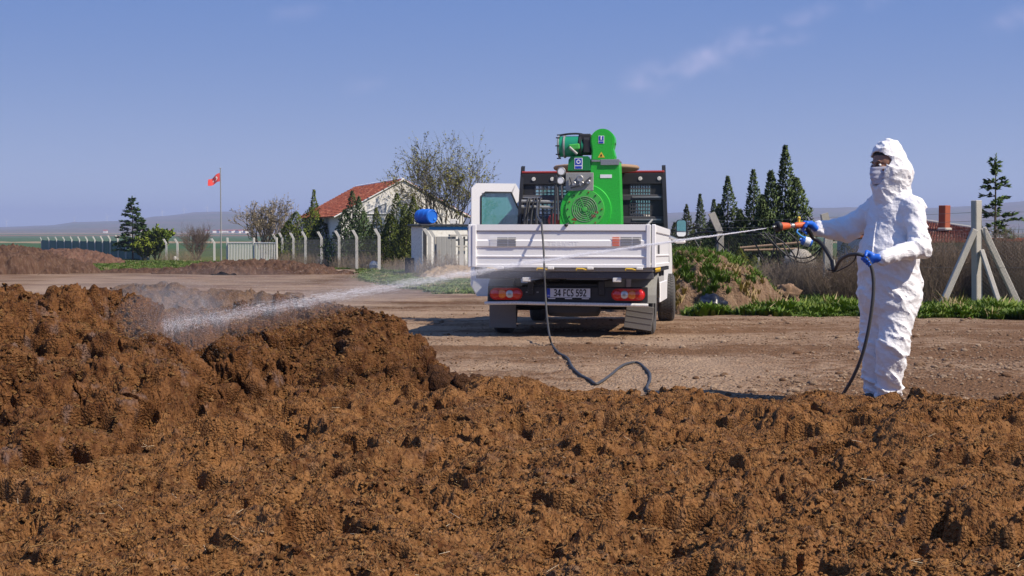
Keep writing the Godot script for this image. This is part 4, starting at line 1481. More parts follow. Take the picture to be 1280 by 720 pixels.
	for k in 3:
		var fb := MB.new()
		fb.bar(wv[k], wv[(k + 1) % 3], 0.05, 5)
		part("frame", fb, M.white_dull, wn)
	# white shed with a barrel on its flat roof
	var sp := on_ground(549, 60.0)
	var shed := thing("white_shed", "small white flat-roofed shed with a dark roof edge", "shed", sp, 0.38)
	var sb := MB.new()
	sb.box(Vector3(0, 0.85, 0), Vector3(2.0, 2.3, 1.5), 0.02)
	part("wall", sb, M.wall_white, shed)
	sb = MB.new()
	sb.box(Vector3(0.05, 2.05, 0), Vector3(2.35, 0.09, 1.8), 0.02)
	part("roof", sb, M.board, shed)
	sb = MB.new()
	sb.box(Vector3(0.15, 1.93, 0.765), Vector3(1.68, 0.13, 0.02))
	part("blue_strip", sb, M.blue_light, shed)
	sb = MB.new()
	sb.box(Vector3(-0.88, 0.95, 0.77), Vector3(0.14, 2.0, 0.03), 0.005)
	part("corner_board", sb, M.board, shed)
	var bar := thing("blue_barrel", "blue plastic barrel lying on the white shed's roof", "barrel", sp + Vector3(-0.55, 2.41, 0.1), 0.0)
	var prof := PackedVector2Array([Vector2(0, -0.44), Vector2(0.26, -0.44), Vector2(0.30, -0.40), Vector2(0.315, -0.2), Vector2(0.33, -0.18), Vector2(0.33, -0.14), Vector2(0.315, -0.12), Vector2(0.32, 0.0), Vector2(0.315, 0.12), Vector2(0.33, 0.14), Vector2(0.33, 0.18), Vector2(0.315, 0.2), Vector2(0.30, 0.40), Vector2(0.26, 0.44), Vector2(0.24, 0.41), Vector2(0, 0.41)])
	var bb := MB.new()
	bb.xf = Transform3D(Basis(Vector3.UP, 0.75) * Basis(Vector3.RIGHT, PI / 2), Vector3.ZERO)
	bb.lathe(prof, 28)
	part("body", bb, M.blue, bar)
	bb = MB.new()
	bb.xf = Transform3D(Basis(Vector3.UP, 0.75) * Basis(Vector3.RIGHT, PI / 2), Vector3.ZERO)
	bb.xf = bb.xf * Transform3D(Basis(), Vector3(0.12, 0.42, 0.1))
	bb.lathe(PackedVector2Array([Vector2(0.045, -0.02), Vector2(0.045, 0.03), Vector2(0, 0.03)]), 12)
	part("cap", bb, M.blue_light, bar)
	var bl := MB.new()
	bl.box(Vector3(0, 0.11, 0), Vector3(0.30, 0.20, 0.2), 0.01)
	bl.box(Vector3(0.16, 0.08, 0), Vector3(0.14, 0.14, 0.2), 0.01)
	tag(part("masonry_block", bl, M.wall_white, self, Transform3D(Basis(), sp + Vector3(0.62, 2.10, 0.2))), "pale masonry block standing on the white shed's roof", "block")
	# grey timber box on legs beside it
	var wp := on_ground(562, 54.0)
	var crate := thing("timber_frame_box", "weathered grey timber box standing before the white shed", "box", wp, 0.25)
	for k in 4:
		var pb := MB.new()
		pb.box(Vector3(-0.42 + k * 0.19, 0.78, 0.0), Vector3(0.178, 1.55, 0.04), 0.006)
		part("plank", pb, M.galv, crate)
	for sx in [-0.5, 0.42, 0.62]:
		var lb := MB.new()
		lb.box(Vector3(sx, 0.75, -0.25), Vector3(0.07, 1.6, 0.07), 0.008)
		part("leg", lb, M.concrete, crate)
	for yy in [1.18, 1.42, 1.60]:
		var lb := MB.new()
		lb.box(Vector3(0.42, yy, -0.05), Vector3(0.85, 0.07, 0.30 if yy > 1.5 else 0.05), 0.01)
		part("shelf_board", lb, M.concrete, crate)
	# low dark wall at the conifers' foot
	var lw := MB.new()
	lw.box(Vector3(0, 0.3, 0), Vector3(1.0, 0.75, 0.16), 0.02)
	lw.box(Vector3(0.35, 0.70, 0), Vector3(0.3, 0.08, 0.16), 0.01)
	tag(part("dark_panel", lw, M.board, self, Transform3D(Basis(), on_ground(521, 60))), "low dark panel standing between evergreens and white shed", "panel")
	# white things behind the wire
	var spots := [[467, 70.5, 0.22, "white plastic canister standing behind the wire fence, taller one"], [461, 71.5, 0.14, "white plastic canister behind the wire fence, smaller one"], [219, 109, 0.2, "white stone lying in the grass by the leaning posts"]]
	for s in spots:
		var cm := lump_mesh(int(s[0]), s[2], 0.2, 12, 9, Color(1, 1, 1), 1.1)
		var cv := put_mesh("white_canister" if s[0] > 300 else "white_stone", cm, M.white_dull, self, Transform3D(Basis(), on_ground(s[0], s[1]) + Vector3(0, s[2] * 0.6, 0)))
		tag(cv, s[3], "canister" if s[0] > 300 else "stone")
	# far village and wind turbines on the ridge
	var hb := MB.new()
	hb.box(Vector3(0, 1.2, 0), Vector3(6, 3.2, 5))
	var hr := MB.new()
	hr.prism(PackedVector2Array([Vector2(-3.4, 0), Vector2(3.4, 0), Vector2(0, 1.5)]), -2.8, 2.8)
	for k in 22:
		var o := thing("far_house", "tiny pale house of the village at the foot of the hills", "house", Vector3.ZERO, rng.randf() * TAU, "far village houses")
		var px := rng.randf_range(262.0, 316.0) if k < 16 else rng.randf_range(95.0, 262.0)
		var dd := rng.randf_range(1900.0, 2500.0)
		o.position = Vector3(across(px, dd), ground_line(dd) + 0.5, -dd)
		part("wall", hb, M.wall_white, o)
		part("roof", hr, M.brick_red, o, Transform3D(Basis(), Vector3(0, 2.7, 0)))
	var turb := [[8.5, 284, "first from the picture's left edge"], [93, 280, "second from the picture's left edge"], [134, 278, "just left of the dark fir's tip"], [203, 272, "above the yellow-green shrub"], [230, 269, "above the brown shrub"], [259, 267, "just left of the flagpole"], [310, 268, "just right of the flagpole"]]
	for t in turb:
		var base := at(t[0], t[1] + 1.0, 6000.0)
		var o := thing("wind_turbine", "tiny white wind turbine on the far ridge, " + t[2], "wind turbine", base, 0.3, "wind turbines on the ridge")
		var tw := MB.new()
		tw.tube(PackedVector3Array([Vector3(0, -15, 0), Vector3(0, 30, 0)]), 1.9, 1.2, 8)
		part("tower", tw, M.white, o)
		for b in 3:
			var bl2 := MB.new()
			var a: float = b * TAU / 3.0 + t[0]
			bl2.tube(PackedVector3Array([Vector3(0, 30, 2.5), Vector3(cos(a) * 17.0, 30 + sin(a) * 17.0, 2.5)]), 0.9, 0.3, 5)
			part("blade", bl2, M.white, o)

# ---------------------------------------------------------------- behind, on the right
func build_right_background() -> void:
	var con := "evergreens behind the right fence"
	var c0 := Color(0.028, 0.055, 0.022)
	var c1 := Color(0.15, 0.20, 0.075)
	thuja("cypress_tree", "tallest pointed cypress, next to the man's spray gun", on_ground(979, 50), 4.7, 1.12, 51, c0, c1, [[0.05, 0.0, 1.0, 0.55], [-0.45, 0.0, 0.80, 0.6], [0.45, 0.0, 0.74, 0.75], [-0.75, 0.1, 0.6, 0.55]], 3600, con)
	thuja("cypress_tree", "pointed cypress, second from the tallest one", on_ground(941, 55), 4.1, 0.95, 52, c0, c1, [[0.0, 0.0, 1.0, 0.6], [0.5, 0.0, 0.65, 0.7], [-0.5, 0.0, 0.6, 0.6]], 2600, con)
	thuja("cypress_tree", "pointed cypress above the first leaning concrete post", on_ground(909, 56), 3.9, 0.85, 53, c0, c1, [[0.0, 0.0, 1.0, 0.75], [-0.35, 0.1, 0.7, 0.7], [0.45, 0.1, 0.62, 0.6]], 2400, con)
	thuja("cypress_tree", "small pale cypress beside the truck's mirror, taller of two", on_ground(879, 62), 3.4, 0.75, 54, Color(0.03, 0.055, 0.03), Color(0.13, 0.17, 0.085), [[-0.15, 0.0, 1.0, 0.55], [0.45, 0.0, 0.93, 0.6]], 1700, con)
	thuja("cypress_tree", "small dark cypress right behind the truck's mirror", on_ground(858, 60), 2.9, 0.8, 55, c0, Color(0.12, 0.13, 0.055), [[0.0, 0.0, 1.0, 0.6], [-0.5, 0.0, 0.72, 0.7]], 1600, con)
	thuja("low_evergreen", "dark low evergreen filling the gap between the cypresses", on_ground(925, 57), 2.4, 1.5, 56, Color(0.012, 0.022, 0.010), Color(0.05, 0.07, 0.03), [[0.0, 0.0, 1.0, 0.8], [1.1, 0.0, 0.85, 0.7], [-1.2, 0.0, 0.85, 0.8]], 2200, con)
	thuja("low_evergreen", "dark low evergreen behind the truck's mirror and front wheel", on_ground(875, 50), 1.75, 1.5, 57, Color(0.012, 0.022, 0.010), Color(0.05, 0.07, 0.03), [[0.0, 0.0, 1.0, 0.8], [1.0, 0.0, 0.9, 0.7], [-1.0, 0.0, 0.9, 0.7]], 2000, con)
	thuja("round_evergreen", "bright yellow-green evergreen bush behind the first leaning post", on_ground(925, 36), 1.25, 0.62, 58, Color(0.05, 0.085, 0.008), Color(0.26, 0.27, 0.035), [[0.0, 0.0, 0.95, 0.8], [-0.3, 0.0, 0.85, 0.7], [0.35, 0.05, 0.8, 0.7]], 1700, con)
	cedar("cedar_tree", "thin young cedar with level branches behind the braced post", on_ground(1243, 36), 3.55, 0.92, 59, 14, 5, Color(0.035, 0.08, 0.03), Color(0.15, 0.22, 0.065), 1.1)
	thuja("low_evergreen", "olive bush between the man's arm and the concrete post", on_ground(1056, 40), 1.35, 0.9, 60, Color(0.03, 0.05, 0.012), Color(0.15, 0.15, 0.045), [[0.0, 0.0, 1.0, 0.8], [-0.6, 0.0, 0.85, 0.7]], 1200, con)
	# posts of the fence, the first one nearest the truck
	var feet := [on_ground(900, 32.0), on_ground(1035, 29.5), on_ground(1221, 26.4)]
	var fence := thing("mesh_fence", "wire mesh fence on old concrete posts with a braced corner post", "fence", feet[1])
	var arm := MB.new()
	arm.prism(PackedVector2Array([Vector2(-0.075, -0.3), Vector2(0.075, -0.3), Vector2(0.075, 1.55), Vector2(-0.13, 2.02), Vector2(-0.27, 1.97), Vector2(-0.075, 1.55)]), -0.065, 0.065)
	part("leaning_post", arm, M.concrete, fence, Transform3D(Basis(), feet[0] - feet[1]))
	arm = MB.new()
	arm.prism(PackedVector2Array([Vector2(-0.085, -0.3), Vector2(0.085, -0.3), Vector2(0.08, 1.5), Vector2(-0.02, 1.92), Vector2(-0.16, 1.88), Vector2(-0.08, 1.5)]), -0.07, 0.07)
	part("leaning_post", arm, M.concrete, fence)
	var corner := MB.new()
	corner.box(Vector3(0, 0.92, 0), Vector3(0.155, 2.24, 0.14), 0.012, Basis(Vector3.FORWARD, -0.02) * Basis(Vector3.UP, 0.5))
	part("corner_post", corner, M.concrete, fence, Transform3D(Basis(), feet[2] - feet[1]))
	for b in [[Vector3(-0.06, 1.50, 0.05), Vector3(-0.75, -0.05, 0.15), 0.055], [Vector3(0.10, 1.53, 0.0), Vector3(0.80, 0.0, 0.1), 0.055], [Vector3(0.05, 1.12, 0.10), Vector3(0.27, -0.12, 0.75), 0.042]]:
		var mb := MB.new()
		var p: Vector3 = b[0]
		var q: Vector3 = b[1]
		var u := (q - p).normalized()
		var s := u.cross(Vector3(0, 0, 1)).normalized()
		mb.box((p + q) / 2.0, Vector3(b[2] * 2.0, p.distance_to(q), b[2] * 2.0), 0.012, Basis(s, u, s.cross(u)))
		part("brace", mb, M.concrete, fence, Transform3D(Basis(), feet[2] - feet[1]))
	var far_end := on_ground(1420, 25.0)
	var first := on_ground(838, 33.0)
	var run := [first - feet[1], feet[0] - feet[1], Vector3.ZERO, feet[2] - feet[1], far_end - feet[1]]
	wires(fence, run, [0.12, 0.8, 1.5], 0.003)
	wires(fence, run, [1.66, 1.82], 0.0035)
	for i in range(1, 4):
		wire_mesh(fence, run[i], run[i + 1], 1.45, 0.075, 0.0017)
	var mid_post := MB.new()
	mid_post.box(Vector3(0, 0.5, 0), Vector3(0.09, 1.5, 0.08), 0.01)
	tag(part("concrete_post", mid_post, M.concrete, self, Transform3D(Basis(), on_ground(1258, 34))), "far grey post seen through the dry hedge by the cedar", "post")
	# dry hedge behind the fence
	var hg := "dry shrubs of the hedge behind the fence"
	var proto := dry_shrub(on_ground(1180, 29.2), 0.72, 1.45, 71, 1100, Color(0.10, 0.07, 0.048), Color(0.26, 0.19, 0.135), "dry leafless shrub in the hedge behind the mesh fence", hg, 0.0045)
	var proto2 := dry_shrub(on_ground(1015, 31.0), 0.72, 1.25, 72, 1000, Color(0.15, 0.115, 0.085), Color(0.30, 0.24, 0.185), "pale dry leafless shrub in the hedge left of the man", "pale dry shrubs left of the man", 0.0045)
	var n := 0
	for px in [1065, 1090, 1118, 1146, 1172, 1200, 1228, 1250, 1275, 1300, 1328, 1205, 1262, 1150]:
		var o: Node3D = proto.duplicate()
		o.name = numbered("dry_shrub")
		add_child(o)
		o.position = on_ground(px, 28.6 + (n % 4) * 0.55 + (px - 1180) * -0.005)
		o.rotation.y = n * 1.7
		o.scale = Vector3(1.0, 0.8 + 0.5 * ((n * 7) % 5) / 5.0, 1.0)
		n += 1
	for px in [945, 962, 980, 998, 1030, 1050, 1070, 970, 1010]:
		var o: Node3D = proto2.duplicate()
		o.name = numbered("dry_shrub")
		add_child(o)
		o.position = on_ground(px, 30.4 + (n % 3) * 0.5)
		o.rotation.y = n * 2.3
		o.scale = Vector3(0.9, 0.6 + 0.4 * ((n * 3) % 5) / 5.0, 0.9)
		n += 1
	for q in [[868, 34, 0.8], [884, 34, 0.75], [905, 35, 0.7]]:
		dry_shrub(on_ground(q[0], q[1]), 0.6, q[2], int(q[0]), 380, Color(0.22, 0.16, 0.10), Color(0.36, 0.27, 0.17), "low straw-coloured brush behind the rubble bank", "straw-coloured brush behind the rubble bank", 0.005)
	# pale boulders behind the fence, where white sacks or rocks show through the twigs
	var pale := [[1000, 332, 33.5, 0.34, "tall pale rock behind the fence under the hanging pipes"], [1018, 350, 33.2, 0.26, "low pale rock right of the tall one behind the fence"], [977, 354, 33.8, 0.28, "pale rock left of the tall one behind the fence"]]
	for p in pale:
		tag(put_mesh("pale_rock", lump_mesh(int(p[0]), p[3], 0.35, 18, 13, Color(1, 1, 1), 0.9), M.limestone, self, Transform3D(Basis(), at(p[0], p[1], p[2]))), p[4], "rock")
	# rusty pipes on the ground-level rack behind
	var rails := [[at(925, 310, 38), at(1005, 303, 37.5), 0.035, "upper rusty rail behind the fence"], [at(930, 313, 37.2), at(1000, 311, 37), 0.03, "lower rusty rail behind the fence"], [at(1040, 299, 40), at(1086, 296, 40), 0.05, "reddish beam behind the fence beside the man"]]
	for r in rails:
		var mb := MB.new()
		mb.bar(r[0], r[1], r[2], 8)
		tag(part("rusty_rail", mb, M.rust if r[2] > 0.04 else M.tan, self), r[3], "rail")
	for r in [[985, 36.9], [948, 37.4]]:
		var mb := MB.new()
		mb.bar(on_ground(r[0], r[1]), on_ground(r[0], r[1]) + Vector3(0, 0.95, 0), 0.035, 6)
		tag(part("rail_support", mb, M.galv, self), "grey support under the rusty rails, " + ("nearer the gun" if r[0] > 970 else "farther from the gun"), "post")
	# black irrigation pipes slung over the fence in loops
	var loops := [
		[[838, 305, 32.5], [870, 292, 32.2], [905, 290, 31.7], [950, 291, 31.3], [975, 300, 31.2], [992, 318, 31.1], [1002, 345, 31.2]],
		[[868, 300, 32], [890, 330, 31.8], [930, 352, 31.5], [975, 349, 31.2], [992, 330, 31.1], [998, 305, 31.0], [985, 290, 31.0]],
		[[905, 290, 31.8], [893, 312, 31.8], [905, 335, 31.7], [935, 345, 31.5], [960, 330, 31.3], [968, 305, 31.2], [960, 290, 31.2]],
		[[950, 292, 31.2], [985, 318, 31.0], [1010, 322, 30.8], [1028, 308, 30.6], [1033, 295, 30.6]],
		[[955, 290, 31.2], [975, 312, 31.0], [1000, 328, 30.9], [1020, 322, 30.7], [1030, 302, 30.6]],
		[[968, 290, 31.1], [972, 320, 31.1], [980, 350, 31.1], [985, 378, 30.9]],
		[[978, 305, 31.0], [995, 335, 30.9], [1015, 360, 30.8], [1035, 375, 30.7]],
		[[937, 292, 31.4], [955, 325, 31.4], [948, 318, 31.4]],
		[[885, 318, 31.8], [915, 345, 31.6], [945, 378, 31.4]],
		[[842, 300, 32.6], [865, 285, 32.4], [885, 289, 32.2], [900, 305, 31.9], [930, 330, 31.6]]]
	var told := ["that sags from the truck's mirror to the gun", "that makes the widest loop", "that makes a round loop behind the first post", "that hangs upper in the pair below the gun", "that hangs lower in the pair below the gun", "that drops straight down below the gun", "that slants down to the concrete post", "that sticks out short and stiff", "that slants down behind the rubble bank", "that arches over the rubble bank"]
	for i in loops.size():
		var mb := MB.new()
		mb.tube(smooth_path(loops[i].map(func(a): return at(a[0], a[1], a[2])), 8), 0.017, 0.017, 6)
		tag(part("irrigation_pipe", mb, M.pipe, self), "thin black pipe on the fence " + told[i], "pipe", "black pipes slung over the fence")
	# blue can hanging on the fence
	var can := thing("blue_canister", "blue and white plastic canister hanging below the spray gun", "canister", at(1008, 302, 30.4), 0.0)
	var cm := MB.new()
	cm.xf = Transform3D(Basis(Vector3.FORWARD, -1.25).scaled(Vector3.ONE * 0.8), Vector3.ZERO)
	cm.lathe(PackedVector2Array([Vector2(0, -0.15), Vector2(0.10, -0.15), Vector2(0.125, -0.12), Vector2(0.125, 0.08), Vector2(0.10, 0.13), Vector2(0.045, 0.15), Vector2(0.045, 0.19), Vector2(0, 0.19)]), 18)
	part("body", cm, M.blue, can)
	cm = MB.new()
	cm.xf = Transform3D(Basis(Vector3.FORWARD, -1.25).scaled(Vector3.ONE * 0.8), Vector3.ZERO)
	cm.lathe(PackedVector2Array([Vector2(0.127, -0.09), Vector2(0.129, -0.085), Vector2(0.129, 0.05), Vector2(0.127, 0.055)]), 18)
	part("label_band", cm, M.ghost, can)
	# house with a red roof and a chimney, half hidden
	var c := on_ground(1190, 46.0)
	var house := thing("low_house", "low house with a worn red tiled roof and brick chimney behind the hedge", "house", c, 0.0)
	var wb := MB.new()
	wb.box(Vector3(-0.6, 0.5, -1.5), Vector3(4.6, 2.0, 4.2), 0.02)
	part("wall", wb, M.wall_grey, house)
	var roof := Node3D.new()
	roof.name = "roof"
	house.add_child(roof)
	var cols := [Color(0.26, 0.085, 0.055), Color(0.15, 0.055, 0.04), Color(0.34, 0.20, 0.15)]
	var ra := at(1120, 272, 49.0) - c
	var rb2 := at(1222, 287, 46.5) - c
	var ea := at(1105, 304, 44.6) - c
	var eb := at(1226, 303, 44.4) - c
	tiled_slope(roof, "tiles", ea, eb, ra, rb2, 15, 34, 91, cols, 0.035)
	tiled_slope(roof, "tiles", eb + Vector3(0.05, 0, -4.5), ea + Vector3(0, 0, -6.0), rb2, ra, 10, 24, 92, cols, 0.035)
	var rg := MB.new()
	rg.bar(ra + Vector3(0, 0.03, 0), rb2 + Vector3(0, 0.03, 0), 0.06, 8)
	part("ridge_mortar", rg, M.concrete, roof)
	var chim := MB.new()
	chim.box(Vector3.ZERO, Vector3(0.27, 1.0, 0.27), 0.012, Basis(Vector3.UP, 0.62))
	part("chimney", chim, M.brick_red, roof, Transform3D(Basis(), at(1180.5, 276, 46.2) - c))
	var fl := MB.new()
	fl.box(Vector3.ZERO, Vector3(0.34, 0.10, 0.34), 0.03, Basis(Vector3.UP, 0.62))
	part("mortar_collar", fl, M.concrete, roof, Transform3D(Basis(), at(1181, 286.5, 46.1) - c))
	var lowroof := thing("low_roof", "flat red sheet roof behind the hedge at the picture's edge", "roof", on_ground(1275, 45.0))
	var lb := MB.new()
	lb.box(at(1262, 299.5, 45.0) - lowroof.position, Vector3(2.1, 0.11, 2.0), 0.01)
	part("sheet", lb, M.brick_red, lowroof)
	lb = MB.new()
	lb.box(at(1262, 299.5, 45.0) - lowroof.position + Vector3(0, -0.75, -0.6), Vector3(1.9, 1.4, 0.2), 0.01)
	part("wall", lb, M.wall_grey, lowroof)

# ---------------------------------------------------------------- truck
var truck_place := Transform3D(Basis.from_euler(Vector3(-0.0172, -0.1605, 0.0)), Vector3(0.594, -0.075, -16.5))

func capsule_poly(w: float, h: float, seg := 10) -> PackedVector2Array:
	var p := PackedVector2Array()
	var r := h / 2.0
	for k in seg + 1:
		var a := -PI / 2 + PI * k / seg
		p.append(Vector2(w / 2.0 - r + cos(a) * r, sin(a) * r))
	for k in seg + 1:
		var a := PI / 2 + PI * k / seg
		p.append(Vector2(-w / 2.0 + r + cos(a) * r, sin(a) * r))
	return p

func round_rect(w: float, h: float, r: float, seg := 5) -> PackedVector2Array:
	var p := PackedVector2Array()
	for q in [[1, -1, -PI / 2], [1, 1, 0.0], [-1, 1, PI / 2], [-1, -1, PI]]:
		for k in seg + 1:
			var a: float = q[2] + PI / 2 * k / seg
			p.append(Vector2(q[0] * (w / 2.0 - r) + cos(a) * r, q[1] * (h / 2.0 - r) + sin(a) * r))
	return p

# a pressed panel: a profile of (y, how far it stands out) swept from x0 to x1, with a back
func pressed(x0: float, x1: float, prof: Array, thick: float) -> MB:
	var mb := MB.new()
	var poly := PackedVector2Array()
	for p in prof:
		poly.append(Vector2(p[1], p[0]))
	poly.append(Vector2(-thick, prof[prof.size() - 1][0]))
	poly.append(Vector2(-thick, prof[0][0]))
	# prism runs along z: turn it so that its outward x points to z and its length along x
	mb.xf = Transform3D(Basis(Vector3(0, 0, 1), Vector3(0, 1, 0), Vector3(-1, 0, 0)), Vector3.ZERO)
	mb.prism(poly, -x1, -x0)
	return mb

func text_mesh(words: String, size: float, depth: float, bold := true) -> TextMesh:
	var t := TextMesh.new()
	var f := SystemFont.new()
	f.font_names = PackedStringArray(["Droid Sans"])
	f.font_weight = 700 if bold else 400
	t.font = f
	t.text = words
	t.font_size = 64
	t.pixel_size = size / 64.0
	t.depth = depth
	t.curve_step = 2.0
	return t

func wheel(parent: Node3D, at_: Vector3, steer: float, outside: float) -> void:
	var o := Node3D.new()
	o.name = "wheel"
	parent.add_child(o, true)
	o.transform = Transform3D(Basis(Vector3.UP, steer), at_)
	var side := Transform3D(Basis(Vector3(0, 0, 1), PI / 2), Vector3.ZERO)
	var mb := MB.new()
	mb.xf = side
	mb.lathe(PackedVector2Array([Vector2(0.215, -0.10), Vector2(0.30, -0.118), Vector2(0.332, -0.105), Vector2(0.343, -0.085), Vector2(0.345, 0.0), Vector2(0.343, 0.085), Vector2(0.332, 0.105), Vector2(0.30, 0.118), Vector2(0.215, 0.10)]), 40, false)
	var ty := part("tyre", mb, M.rubber, o)
	var tread := MB.new()
	for k in 46:
		var a := TAU * k / 46.0
		for row in 4:
			var keep := Transform3D(Basis(Vector3.RIGHT, a + row * 0.07), Vector3.ZERO)
			tread.xf = keep
			tread.box(Vector3((row - 1.5) * 0.046, 0.346, 0), Vector3(0.036, 0.012, 0.030), 0.0, Basis(Vector3.UP, 0.35 * (1 if row % 2 else -1)))
	stuff(part("tread", tread, M.rubber, ty))
	mb = MB.new()
	mb.xf = side * Transform3D(Basis(Vector3.RIGHT, PI if outside > 0.0 else 0.0), Vector3.ZERO)
	mb.lathe(PackedVector2Array([Vector2(0.216, -0.10), Vector2(0.21, 0.06), Vector2(0.19, 0.085), Vector2(0.17, 0.05), Vector2(0.09, 0.03), Vector2(0.07, 0.08), Vector2(0, 0.08)]), 30)
	part("rim", mb, M.steel, o)

func tail_lamp(parent: Node3D, centre: Vector3, flip: float) -> void:
	var o := Node3D.new()
	o.name = "tail_light"
	parent.add_child(o, true)
	o.position = centre
	var mb := MB.new()
	mb.prism(capsule_poly(0.42, 0.165), -0.02, 0.0)
	part("housing", mb, M.black, o)
	mb = MB.new()
	mb.prism(capsule_poly(0.395, 0.142), 0.0, 0.022)
	mb.prism(capsule_poly(0.375, 0.124), 0.0, 0.032)
	part("red_lens", mb, M.lens_red, o)
	var lamps := [[-0.128, M.lens_red, 0.056], [-0.045, M.lens_amber, 0.052], [0.045, M.lens_clear, 0.048], [0.128, M.lens_red, 0.056]]
	for l in lamps:
		mb = MB.new()
		mb.xf = Transform3D(Basis(Vector3.RIGHT, PI / 2), Vector3(l[0] * flip, 0, 0.03))
		var r: float = l[2]
		mb.lathe(PackedVector2Array([Vector2(r, 0), Vector2(r * 0.98, 0.006), Vector2(r * 0.8, 0.014), Vector2(r * 0.4, 0.019), Vector2(0, 0.020)]), 22, false)
		part("lamp_cover", mb, l[1], o)
	mb = MB.new()
	mb.xf = Transform3D(Basis(Vector3.RIGHT, PI / 2), Vector3(0.045 * flip, 0, 0.045))
	mb.lathe(PackedVector2Array([Vector2(0.018, 0), Vector2(0.018, 0.008), Vector2(0, 0.010)]), 14)
	part("reflector_ring", mb, M.steel, o)

func slot_grille(parent: Node3D, centre: Vector3, w: float, orange: bool) -> void:
	var o := Node3D.new()
	o.name = "vent"
	parent.add_child(o, true)
	o.position = centre
	for k in 6:
		var y := (k - 2.5) * 0.0185
		var groups := [[-0.5, -0.25], [-0.215, 0.18], [0.205, 0.5]]
		for g in 3:
			var mb := MB.new()
			var x0: float = groups[g][0] * w
			var x1: float = groups[g][1] * w
			mb.box(Vector3((x0 + x1) / 2.0, y, 0.0), Vector3(x1 - x0, 0.0105, 0.006))
			part("slot", mb, M.reflector if (orange and g == 0) else (M.ghost if (g == 0 and not orange) else M.slot), o)

